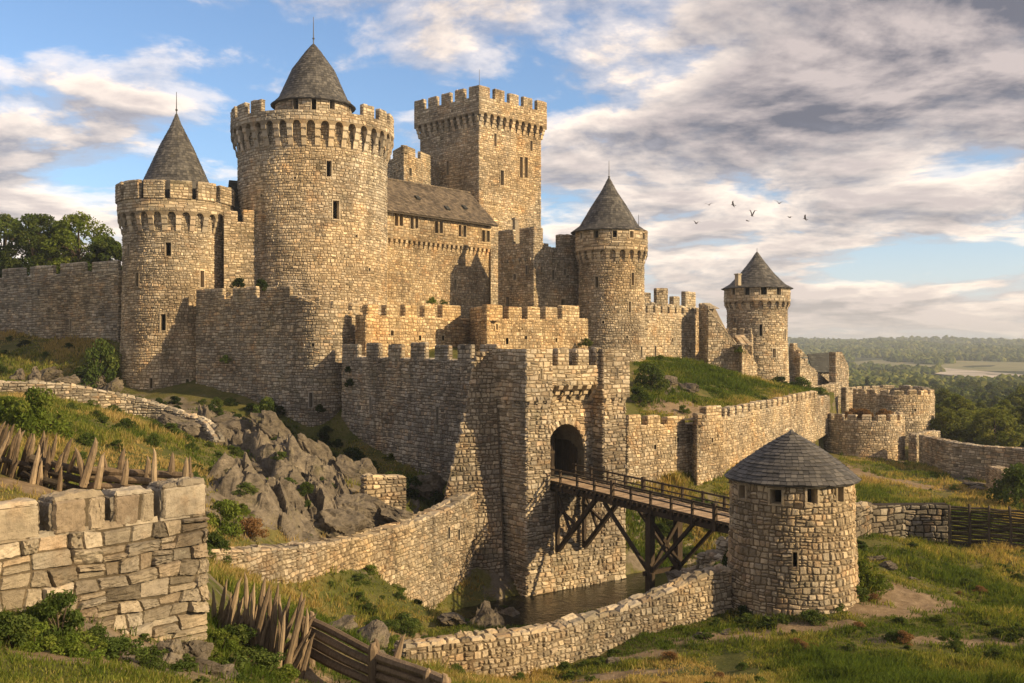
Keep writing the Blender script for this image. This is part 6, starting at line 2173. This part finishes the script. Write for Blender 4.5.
# ------------------------------------------------------------------ plants
def leaf_cloud(A, clumps, nleaf, size, seed, mat=0, flat=.35, tone=None):
    """leaves spread through clumps [(x, y, z, r)]; every leaf is its own little folded face"""
    rng = np.random.default_rng(seed)
    c = np.array(clumps, float)
    w = c[:, 3] ** 2
    k = rng.choice(len(c), nleaf, p=w / w.sum())
    d = rng.normal(size=(nleaf, 3)); d /= np.linalg.norm(d, axis=1)[:, None]
    r = c[k, 3] * rng.uniform(.25, 1.0, nleaf) ** .45
    pos = c[k, :3] + d * r[:, None] * np.array([1, 1, .8])
    nrm = d * .6 + rng.normal(size=(nleaf, 3)) * .6 + np.array([0, 0, flat])
    nrm /= np.linalg.norm(nrm, axis=1)[:, None]
    a = np.cross(nrm, rng.normal(size=(nleaf, 3))); a /= np.linalg.norm(a, axis=1)[:, None]
    b = np.cross(nrm, a)
    s = size * rng.uniform(.6, 1.35, nleaf)[:, None]
    fold = nrm * s * .22
    X = np.stack([pos - a * s, pos + b * s * .5 + fold, pos + a * s, pos - b * s * .5 + fold], 1).reshape(-1, 3)
    ct = rng.random(len(c))
    tn = np.clip(.55 * ct[k] + .45 * rng.random(nleaf), 0, 1)
    R = np.repeat(np.stack([tn, rng.random(nleaf), np.zeros(nleaf)], 1), 4, 0)
    A.add(X, np.arange(nleaf * 4).reshape(-1, 4), rnd=R, mat=mat)


def bush_clumps(rng, n=26, sx=1, sz=.8):
    out = []
    for _ in range(n):
        a = rng.uniform(0, 6.28); t = rng.uniform(0, 1) ** .6
        z = rng.uniform(.05, 1.0)
        rr = .85 * math.sqrt(max(0.05, 1 - (z * .95) ** 2)) * t
        out.append((rr * math.cos(a) * sx, rr * math.sin(a) * sx, z * sz, rng.uniform(.14, .30)))
    return out


PLANT = {}
for kind, mat, nl, sz, nb in (('bush', 'leaf', 2600, .060, 4), ('bright', 'leaf_bright', 2600, .055, 2), ('dark', 'leaf_dark', 2600, .065, 3), ('rust', 'leaf_rust', 1500, .07, 2), ('weed', 'leaf', 700, .10, 3)):
    for i in range(nb):
        rng = np.random.default_rng(900 + i + len(kind) * 10)
        A = Acc()
        cl = bush_clumps(rng, 28 if kind != 'weed' else 12, 1, .95 if kind != 'weed' else .7)
        leaf_cloud(A, cl, nl, sz, 900 + i)
        # twigs showing through
        for _ in range(9):
            a = rng.uniform(0, 6.28); c_ = cl[rng.integers(len(cl))]
            tube(A, [(0, 0, -.1), (c_[0] * .4, c_[1] * .4, c_[2] * .55), (c_[0], c_[1], c_[2] + .1)], [.03, .02, .008], 4, mat=1)
        PLANT[(kind, i)] = A.mesh(kind + '_foliage', [M[mat], M['bark']])


def bush(px, d, r, kind, label, group, seed, up=-.12, h=1.0, name='bush', py=None, cat='bush'):
    rng = random.Random(seed)
    ks = [k for k in PLANT if k[0] == kind]
    o = bpy.data.objects.new(name, PLANT[ks[seed % len(ks)]])
    COL.objects.link(o)
    x, y = XY(px, d)
    z = max(Hs(x, y), outcrop_z(x, y) - .15) if py is None else Zat(py, d)
    o.location = (x, y, z + up * r)
    o.rotation_euler = (0, 0, rng.uniform(0, 6.28))
    o.scale = (r * rng.uniform(.88, 1.12), r * rng.uniform(.88, 1.12), r * h)
    o['label'] = label; o['category'] = cat
    if group:
        o['group'] = group
    return o


def plants():
    one = [(38, 58, 2.3, 'bright', 'bright yellow green bush behind the leaning stakes at the left edge', 1.25), (8, 60, 1.7, 'bright', 'lower bright green bush at the very left edge behind the stakes', 1.0),
           (100, 119, 3.2, 'bush', 'tall green bush against the long shaded wall beside the leftmost round tower', 1.5), (84, 118, 2.0, 'dark', 'dark bush left of the tall bush below the long wall', 1.0),
           (268, 104, 1.9, 'bush', 'leafy shrub at the foot of the shaded bastion above the rocks', 1.5), (283, 103, 1.2, 'dark', 'small dark shrub right of the leafy shrub on the bastion foot', 1.2),
           (322, 104, 1.1, 'dark', 'dark shrub at the bastion foot near the curtain wall corner', 1.1), (355, 98, 1.9, 'dark', 'dark bush in the corner where bastion and curtain wall meet', 1.0), (372, 94, 1.6, 'bush', 'green bush below the curtain wall, right of the corner', .9),
           (396, 84, 1.9, 'bush', 'bright topped bush behind the small ruined pier', .9), (418, 84, 1.9, 'dark', 'dark bush below the curtain wall right of the ruined pier', 1.0), (440, 83, 1.7, 'dark', 'dark bush between curtain wall and the climbing moat wall', .9),
           
           (648, 120, 2.6, 'bush', 'big green bush at the left of the mound, right of the gatehouse turret', 1.2), (640, 112, 1.8, 'bush', 'lower green bush close to the gatehouse turret', 1.0),
           (800, 152, 2.6, 'bush', 'bush on the mound in front of the low round tower', .9), (780, 156, 2.4, 'dark', 'dark bush at the foot of the low round tower', .8), (820, 152, 1.6, 'bush', 'small bush at the right end of the mound', .8),
           (700, 97.5, 2.2, 'bush', 'wide green bush under the lower wall beyond the footbridge', .9), (722, 97, 1.9, 'bright', 'bright bush beyond the far railing of the footbridge', .9), (668, 96, 1.9, 'bush', 'bush below the lower wall beside the gatehouse', .7),
           (731, 61, 1.2, 'dark', 'dark ivy bush where the bridge meets the watchtower', 1.5), (722, 58.5, .8, 'dark', 'dark creeper on the rubble below the bridge end', 1.3),
           (866, 57.5, 1.35, 'bright', 'sunlit leafy shrub at the right foot of the watchtower', 1.35), (853, 55.5, 1.0, 'bush', 'green shrub hugging the watchtower foot', 1.1), (882, 58.5, .85, 'bright', 'small shrub beside the path right of the watchtower', .9), (834, 54, .7, 'bush', 'low shrub in front of the watchtower wall', .9),
           (775, 51.6, 1.15, 'weed', 'pale loose weed clump in front of the watchtower', .9), (812, 52.4, .9, 'bush', 'low dark green bush in front of the watchtower, right of the pale clump', .8), (748, 52.8, .8, 'bush', 'low bush at the front left foot of the watchtower', .9), (1016, 99, 3.2, 'bush', 'large green bush at the right edge beside the broken wall stub', 1.3), (742, 55, .8, 'dark', 'dark weeds between low moat wall and watchtower', .9),
           (716, 53, .55, 'weed', 'thin reddish weeds climbing the low moat wall', 1.3),
           (60, 23.6, .95, 'bush', 'leafy bush growing up the foot of the block wall', 1.15), (35, 22.4, .7, 'bright', 'yellow green weed clump at the lower left corner', .9), (98, 24, .6, 'bush', 'small bush below the block wall middle', .9), (150, 25, .5, 'weed', 'leafy weed under the block wall', .9),
           (240, 30, .85, 'bush', 'leafy bush in front of the lower stakes', 1.0), (222, 29, .6, 'bright', 'yellow flowering weed left of the lower stakes', .9), (285, 28.6, .7, 'bright', 'sunlit weed clump below the log fence start', .7),
           (225, 56, 1.5, 'bright', 'yellow green bush beside the block wall end', 1.3), (250, 58, 1.1, 'rust', 'rusty orange bush among the slope rocks', 1.0), (215, 52, 1.3, 'bush', 'green bush just right of the block wall end', 1.0),
           (405, 60, 1.4, 'bush', 'green bush on the bank under the curved moat wall', .7), (375, 57, 1.2, 'bush', 'low bush at the foot of the curved moat wall', .8), (440, 66, 1.5, 'bush', 'bush at the water side below the curved moat wall', .7), (505, 77, 1.2, 'dark', 'dark shrub at the corner of gatehouse and curved wall', 1.2), (498, 74, 1.1, 'bush', 'bush above the slanting slab by the gatehouse', .9),
           (565, 47.2, .5, 'bush', 'weed at the foot of the low moat wall, in its middle', .9), (455, 44, .55, 'bush', 'bush at the left end of the low moat wall', 1.0), (520, 45.6, .45, 'bush', 'small weed in front of the low moat wall near its left end', .9), (330, 41, .7, 'bush', 'bush behind the log fence', .8), (12, 21.5, .8, 'bush', 'leafy bush at the very lower left corner under the block wall', 1.0), (78, 22.3, .75, 'bright', 'sunlit weeds at the bottom edge below the block wall', .8),
           (118, 23.4, .7, 'bush', 'spreading bush at the bottom edge beside the boulders', .8), (205, 27.5, .6, 'bright', 'yellow weeds at the end of the block wall', .9), (262, 28.8, .8, 'bush', 'thick bush at the foot of the lower stakes', .9), (232, 27.6, .6, 'weed', 'tall weeds at the bottom edge below the lower stakes', 1.1)]
    for i, (px, d, r, kind, lb, h) in enumerate(one):
        bush(px, d, r, kind, lb, 'bushes around the castle', i, h=h)
    # plants rooted in the masonry
    for px, py, d, r, k, lb in ((262, 289, 119.5, 1.2, 'dark', 'dark shrub on the wall ledge at the foot of the drum tower'), (238, 288, 119, 1.2, 'dark', 'dark ivy like shrub on the ledge between left tower and drum tower'), (350, 385, 105.5, .7, 'dark', 'ivy tuft hanging in the joint between bastion and curtain wall'), (349, 372, 106, .6, 'dark', 'upper ivy tuft in the joint of bastion and curtain wall'), (432, 303, 124, .8, 'bright', 'little sunlit plant at the hall foot on the inner wall'),
                               (443, 304, 126, .6, 'bright', 'smaller sunlit plant right of the one at the hall foot'), (586, 345, 128, .9, 'bush', 'green tuft at the foot of the slim round tower behind the gatehouse'), (320, 411, 104, .7, 'dark', 'dark tuft growing on the bastion wall near a slit'), (225, 362, 112, .8, 'bush', 'sparse green plant growing from the bastion face'), (740, 352, 151, .9, 'bright', 'grass tuft on the crumbling buttress')):
        bush(px, d, r, k, lb, 'plants rooted in the masonry', int(px), py=py, name='wall_plant', cat='plant')
    rng = np.random.default_rng(44)
    # rusty shrubs inside the near bastion
    for i in range(11):
        a, q = rng.uniform(0, 6.28), rng.uniform(0, 4.2)
        x, y = c1[0] + q * math.cos(a), c1[1] + q * math.sin(a)
        bush(CX0 + F * x / y, y, rng.uniform(.9, 1.4), 'rust', 'rusty dry shrub filling the nearer low bastion', 'rusty shrubs inside the low bastion', i, py=HY + 10.55 * F / y, h=.9)
    # low weeds and heath on the slopes, one group per place
    zones = [('low green shrub on the shaded grassy slope behind the stakes', 'shrubs on the shaded slope', 'bush', 34, (60, 215), (45, 88), (.5, 1.1)),
             ('small weed clump among the rocks of the slope', 'weeds among the slope rocks', 'bush', 88, (205, 430), (58, 104), (.3, .95)),
             ('low scrub on the green mound below the upper wall', 'scrub on the green mound', 'bright', 40, (640, 800), (108, 150), (.4, 1.0)),
             ('weed clump on the moat bank', 'weeds on the moat bank', 'bush', 22, (300, 470), (52, 70), (.35, .8)),
             ('low scrub below the long shaded wall', 'scrub below the long wall', 'dark', 26, (-20, 112), (98, 136), (.7, 1.5)),
             ('dark scrub along the foot of the bastion', 'scrub at the bastion foot', 'dark', 34, (130, 345), (99, 112), (.6, 1.3)),
             ('low weed clump on the meadow', 'weeds on the meadow', 'weed', 44, (850, 1024), (44, 72), (.3, .75)),
             ('weed clump in the grass near the lower edge of the photo', 'weeds near the lower edge', 'weed', 46, (440, 1024), (36, 50), (.25, .65)),
             ('weed clump below the block wall', 'weeds below the block wall', 'weed', 22, (0, 330), (22, 30), (.2, .5)),
             ('low weed clump in the upper meadow', 'weeds on the upper meadow', 'bush', 16, (860, 980), (80, 140), (.3, .7)),
             ('green bank plant under the lower curtain wall', 'plants on the far moat bank', 'bush', 16, (640, 745), (91, 99), (.6, 1.2))]
    for lb, gr, kind, n, pr, dr, rr in zones:
        for i in range(n):
            px = rng.uniform(*pr); d = dr[0] * (dr[1] / dr[0]) ** rng.random()
            x, y = XY(px, d)
            if moat_dist(x, y) < 8.0 or (abs(x - 16) < 4.3 and abs(y - 57) < 4.2):
                continue
            k = kind if rng.random() < .7 else (rng.choice(['bright', 'weed', 'bush', 'rust'] if kind == 'weed' else ['bright', 'bush']) if kind != 'dark' else 'bush')
            bush(px, d, rng.uniform(*rr), k, lb, gr, i, h=rng.uniform(.6, 1.0), name='weed_clump' if rr[1] < .7 else 'shrub', cat='shrub')


plants()


# ------------------------------------------------------------------ trees
def tree_meshes(seed, h, r, mat, nleaf, size, trunk_h=.3, nclump=60, shape=1.0):
    rng = np.random.default_rng(seed)
    cl, T_ = [], Acc()
    tr = h * .022 + .05
    tube(T_, [(0, 0, -.6), (.02 * h * rng.normal(), 0, h * trunk_h), (.02 * h * rng.normal(), .02 * h * rng.normal(), h * .65), (0, 0, h * .9)], [tr * 1.2, tr, tr * .6, tr * .15], 7)
    for _ in range(nclump):
        z = rng.uniform(trunk_h * .8, 1.0)
        t = (z - trunk_h * .8) / (1 - trunk_h * .8)
        prof = math.sin(math.pi * min(1, t * .86 + .14)) ** .6 * (1 if shape >= 1 else (1 - t * .75))
        a = rng.uniform(0, 6.28); q = r * prof * rng.uniform(.25, 1.0) ** .5
        x, y = q * math.cos(a), q * math.sin(a)
        cl.append((x, y, z * h * .94, r * rng.uniform(.14, .30)))
        if _ % 4 == 0:
            z0 = h * rng.uniform(trunk_h * .7, .6)
            tube(T_, [(0, 0, z0), (x * .5, y * .5, (z0 + z * h) * .52), (x * .92, y * .92, z * h * .92)], [tr * .4, tr * .25, tr * .06], 5)
    A = Acc()
    leaf_cloud(A, cl, nleaf, size, seed, flat=.3)
    return A, T_


def near_tree(px, d, ztop, r, label, seed, mat='leaf', trunk=.28):
    x, y = XY(px, d)
    z = Hs(x, y)
    h = ztop - z
    cr, tk = tree_meshes(seed, h, r, mat, 11000, .25, trunk, 85)
    root = thing('tree', label, 'tree', (x, y, z), 'trees behind the long curtain wall')
    for A, nm, mm in ((tk, 'trunk', 'bark'), (cr, 'crown', mat)):
        o = bpy.data.objects.new(nm, A.mesh(nm, M[mm]))
        COL.objects.link(o); o.parent = root


def trees():
    near_tree(4, 168, Zat(212, 168), 4.6, 'dark tree at the left edge behind the long wall', 41)
    near_tree(36, 162, Zat(208, 162), 4.6, 'dark full tree with two tops behind the long wall', 42)
    near_tree(78, 164, Zat(212, 164), 6.2, 'broad yellow green tree behind the long wall', 43, 'leaf_bright')
    near_tree(108, 158, Zat(234, 158), 3.2, 'small low tree touching the leftmost round tower', 44, 'leaf')
    near_tree(-30, 166, Zat(215, 166), 5.0, 'tree just outside the left edge behind the wall', 45)
    near_tree(56, 176, Zat(224, 176), 4.5, 'low dark tree filling the gap between the two larger trees', 46)
    # the wood beyond the bastions: each tree one mesh, four kinds
    kinds = []
    for i, (h, r, mat, sh) in enumerate(((11, 4.6, 'leaf_tree', 1), (12, 4.0, 'leaf_wood', 1), (9.5, 4.8, 'leaf_wood', 1), (13, 3.2, 'leaf_tree', .4))):
        cr, tk = tree_meshes(60 + i, h, r, mat, 4500, .34, .2, 70, sh)
        A = Acc()
        for src, mi in ((cr, 0), (tk, 1)):
            Q = [q - 0 for q in src.Q]
            v = np.concatenate(src.V); rr = np.concatenate(src.R)
            A.add(v, np.concatenate(src.Q), np.concatenate(src.T) if src.T else None, rnd=rr, mat=mi)
        kinds.append(A.mesh('wood_tree', [M[mat], M['bark']]))
    rng = np.random.default_rng(77)
    lbs = ['rounded dark green tree in the wood beyond the bastions', 'upright mid green tree in the wood beyond the bastions', 'broad yellow green tree in the wood beyond the bastions', 'pointed nearly black tree in the wood beyond the bastions']
    placed = []
    tries = 0
    while len(placed) < 270 and tries < 12000:
        tries += 1
        px = rng.uniform(792, 1075)
        d = 205 * (620 / 205) ** (rng.random() ** .9)
        x, y = XY(px, d)
        if px < 935 and d < 225:
            continue
        if any((x - a) ** 2 + (y - b) ** 2 < (3.4 + .004 * y) ** 2 for a, b in placed):
            continue
        placed.append((x, y))
        k = int(rng.choice(4, p=[.36, .28, .24, .12] if d > 290 else [.16, .34, .5, 0]))
        o = bpy.data.objects.new('wood_tree', kinds[k])
        COL.objects.link(o)
        s = rng.uniform(.62, 1.08) * (.72 if d < 235 else 1)
        o.location = (x, y, Hs(x, y) - .3)
        o.scale = (s * rng.uniform(.9, 1.15), s * rng.uniform(.9, 1.15), s * rng.uniform(.85, 1.1))
        o.rotation_euler = (0, 0, rng.uniform(0, 6.28))
        o['label'] = lbs[k]; o['category'] = 'tree'; o['group'] = 'trees of the wood beyond the bastions'
    # sunny trees close behind the meadow wall and the ring bastion
    for i in range(34):
        px, d = rng.uniform(930, 1075), rng.uniform(160, 204)
        x, y = XY(px, d)
        if px < 945 and d < 195:
            continue
        o = bpy.data.objects.new('wood_tree', kinds[int(rng.choice([1, 2, 2]))])
        COL.objects.link(o)
        z = Hs(x, y)
        s = np.clip((Zat(rng.uniform(398, 424), d) - z) / 10.5, .3, 1.0)
        o.location = (x, y, z - .3)
        o.scale = (s * rng.uniform(.9, 1.25), s * rng.uniform(.9, 1.25), s)
        o.rotation_euler = (0, 0, rng.uniform(0, 6.28))
        o['label'] = 'sunny yellow green tree close behind the grey meadow wall'; o['category'] = 'tree'; o['group'] = 'trees close behind the meadow wall'
    # the far wood on the hills reads as one mass
    A = Acc()
    v, t = ICO2
    n = 26000
    az = rng.uniform(.17, .62, n); d = 560 * (5200 / 560) ** (rng.random(n) ** .8)
    x, y = d * np.sin(az), d * np.cos(az)
    clear = np.zeros(n, bool)
    pxl = CX0 + F * np.tan(az)
    clear |= (pxl > 895) & (y > 830) & (y < 1500) & (pxl > 930 + 18 * np.sin(y / 90.0))
    clear |= (pxl > 815) & (y > 1050) & (y < 1800) & (fbm(x / 130, y / 130, seed=4) > -.1)
    x, y, d = x[~clear], y[~clear], d[~clear]
    n = len(x)
    z = H(x, y)
    s = rng.uniform(2.6, 5.2, n) * np.interp(d, [560, 2500, 5200], [.8, 1.7, 3.2])
    jit = 1 + rng.normal(0, .22, (n, len(v)))
    X = v[None] * jit[:, :, None] * s[:, None, None] * np.stack([np.ones(n), np.ones(n), rng.uniform(.8, 1.25, n)], 1)[:, None, :]
    X = X + np.stack([x, y, z + s * .55], 1)[:, None, :]
    ti = t[None] + (np.arange(n) * len(v))[:, None, None]
    R = np.repeat(np.stack([rng.random(n), rng.random(n), np.zeros(n)], 1), len(v), 0)
    A.add(X.reshape(-1, 3), t=ti.reshape(-1, 3), rnd=R)
    o = A.build('distant_wood', M['leaf_wood'])
    o['kind'] = 'stuff'; o['label'] = 'distant wooded hills seen as one mass of trees'


trees()


# ------------------------------------------------------------------ grass
def grass():
    rng = np.random.default_rng(5)
    zones = [(1060, 1420, 34, 150, 24000, 1.7), (-460, -20, 18, 120, 26000, 1.5), (430, 1100, 28, 80, 66000, 1.15), (-60, 440, 13, 33, 20000, 1.0), (-40, 460, 40, 108, 26000, 1.3), (840, 1060, 80, 150, 14000, 1.5), (635, 815, 104, 155, 16000, 1.7), (-40, 125, 95, 140, 7000, 1.7), (620, 760, 90, 104, 5000, 1.6)]
    A = Acc()
    for a, b, d0, d1, n, s in zones:
        px = rng.uniform(a, b, n); d = d0 * (d1 / d0) ** rng.random(n)
        x, y = (px - CX0) * d / F, d
        dm, rm = masks(x, y)
        pt_ = fbm(x * .3, y * .3, seed=21, octv=3)
        keep = (moat_dist(x, y) > 7.6) & (rng.random(n) > dm * 1.15) & (rng.random(n) > rm * 1.0) & (np.hypot(x - 16, y - 57) > 3.7) & (pt_ > -.85)
        x, y, d, pt_ = x[keep], y[keep], d[keep], pt_[keep]
        n = len(x)
        z = H(x, y)
        dry = np.clip(.46 + .85 * fbm(x * .14, y * .14, seed=31, octv=4) + rng.normal(0, .16, n) , 0, 1)
        tall = np.clip(.55 + .5 * pt_, .25, 1.2)
        hgt0 = 1 + 1.1 * np.clip(fbm(x * .8, y * .8, seed=77, octv=2) - .35, 0, 1)
        nb = 6
        for k in range(nb):
            an = rng.uniform(0, 6.28, n)
            hgt = rng.uniform(.14, .5, n) * s * tall * hgt0
            w = rng.uniform(.014, .028, n) * s * (d / 50) ** .5
            ox, oy = rng.normal(0, .09, n) * s, rng.normal(0, .09, n) * s
            lx, ly = rng.normal(0, .35, n) * hgt + .10 * hgt, rng.normal(0, .35, n) * hgt
            c, sn = np.cos(an), np.sin(an)
            base = np.stack([x + ox, y + oy, z - .03], 1)
            wv = np.stack([c * w, sn * w, 0 * w], 1)
            mid = base + np.stack([lx * .35, ly * .35, hgt * .6], 1)
            tip = base + np.stack([lx, ly, hgt], 1)
            X = np.stack([base - wv, base + wv, mid + wv * .7, mid - wv * .7, tip], 1).reshape(-1, 3)
            i = np.arange(n)[:, None] * 5
            tn = np.clip(dry + rng.normal(0, .08, n), 0, 1)
            A.add(X, i + np.array([[0, 1, 2, 3]]), i + np.array([[3, 2, 4]]), rnd=np.repeat(np.stack([tn, rng.random(n), 0 * tn], 1), 5, 0))
    o = A.build('grass', M['grass'])
    o['kind'] = 'stuff'; o['label'] = 'mixed green and straw coloured grass over the meadow and slopes'


grass()


# ------------------------------------------------------------------ gulls
def birds():
    # picture place, distance, span, wing raise, turn, roll, label
    L = [(696, 223.5, 150, 1.45, .55, .2, .1, 'lowest left gull of the flock, wings raised in a shallow V'), (709, 205, 150, 1.3, .45, -.3, -.1, 'gull at the upper left of the flock with wings level'),
         (733, 205, 150, 1.45, .35, .9, .5, 'banking gull second from the upper left, one wing up'), (752, 216, 140, 1.7, 1.15, .1, 0, 'largest middle gull with both wings straight up'),
         (747.5, 221, 165, .95, .3, .4, .1, 'small gull just below the middle one'), (779, 203.5, 145, 1.6, .5, -.2, .15, 'upper right gull with wings in a wide V'), (789.5, 217.5, 160, 1.2, .35, .2, 0, 'small level gull on the right of the flock'), (805, 219, 150, 1.55, .45, .9, .45, 'rightmost gull, banking with one wing raised')]
    for i, (px, py, d, span, up, yaw, roll, lb) in enumerate(L):
        A = Acc()
        # body: spindle along y
        ts = np.linspace(0, 1, 9)
        pts = np.stack([ts * 0, (ts - .5) * .62, .03 * np.sin(ts * math.pi)], 1)
        tube(A, pts, np.array([.015, .045, .07, .085, .085, .07, .055, .05, .01]), 8)
        # tail fan
        A.add([(-.03, -.28, .01), (.03, -.28, .01), (.09, -.46, .0), (-.09, -.46, .0), (-.03, -.28, -.01), (.03, -.28, -.01), (.09, -.46, -.012), (-.09, -.46, -.012)], [(0, 1, 2, 3), (7, 6, 5, 4), (3, 2, 6, 7), (0, 3, 7, 4), (1, 5, 6, 2)])
        for s in (-1, 1):
            h = span * .62
            st = [(0.03, .10, -.13, 0.02), (.25, .16, -.11, .5), (.5, .17, -.05, .85), (.78, .08, -.08, .9), (1.0, -.09, -.13, .82)]
            up_, lo_ = [], []
            for t, fr, bk, zz in st:
                x = s * t * h * (1 - .25 * up); z = zz * h * up * .75
                up_.append([(x, fr, z + .012), (x, bk, z + .008)]); lo_.append([(x, fr, z - .012), (x, bk, z - .008)])
            V = [p for r in up_ for p in r] + [p for r in lo_ for p in r]
            n = len(st) * 2
            q = []
            for k in range(len(st) - 1):
                a = k * 2
                q += [(a, a + 2, a + 3, a + 1), (n + a + 1, n + a + 3, n + a + 2, n + a), (a, n + a, n + a + 2, a + 2), (a + 1, a + 3, n + a + 3, n + a + 1)]
            q.append((n - 2, 2 * n - 2, 2 * n - 1, n - 1))
            A.add(V, q)
        p = P(px, py, d)
        o = A.build('gull', M['bird'], None, (0, 0, 0), smooth=False)
        o.location = tuple(p)
        o.rotation_euler = (.25, roll, yaw + math.pi * .1)
        o['label'] = lb; o['category'] = 'bird'; o['group'] = 'gulls flying in a loose flock'


birds()


# ------------------------------------------------------------------ haze
def haze():
    A = Acc()
    x0, x1, y0, y1, z0, z1 = -9500, 9500, -400, 9600, -48, 75
    v = [(x0, y0, z0), (x1, y0, z0), (x1, y1, z0), (x0, y1, z0), (x0, y0, z1), (x1, y0, z1), (x1, y1, z1), (x0, y1, z1)]
    A.add(v, [(0, 3, 2, 1), (4, 5, 6, 7), (0, 1, 5, 4), (1, 2, 6, 5), (2, 3, 7, 6), (3, 0, 4, 7)])
    m, T = newmat('haze_air')
    vol = T.n('ShaderNodeVolumePrincipled', {'Color': (0.74, 0.84, 0.97, 1), 'Density': 0.00019, 'Anisotropy': 0.1})
    out = T.n('ShaderNodeOutputMaterial')
    T.t.links.new(vol.outputs[0], out.inputs['Volume'])
    o = A.build('haze', m)
    o['kind'] = 'stuff'; o['label'] = 'thin pale haze over the far wooded hills'


haze()
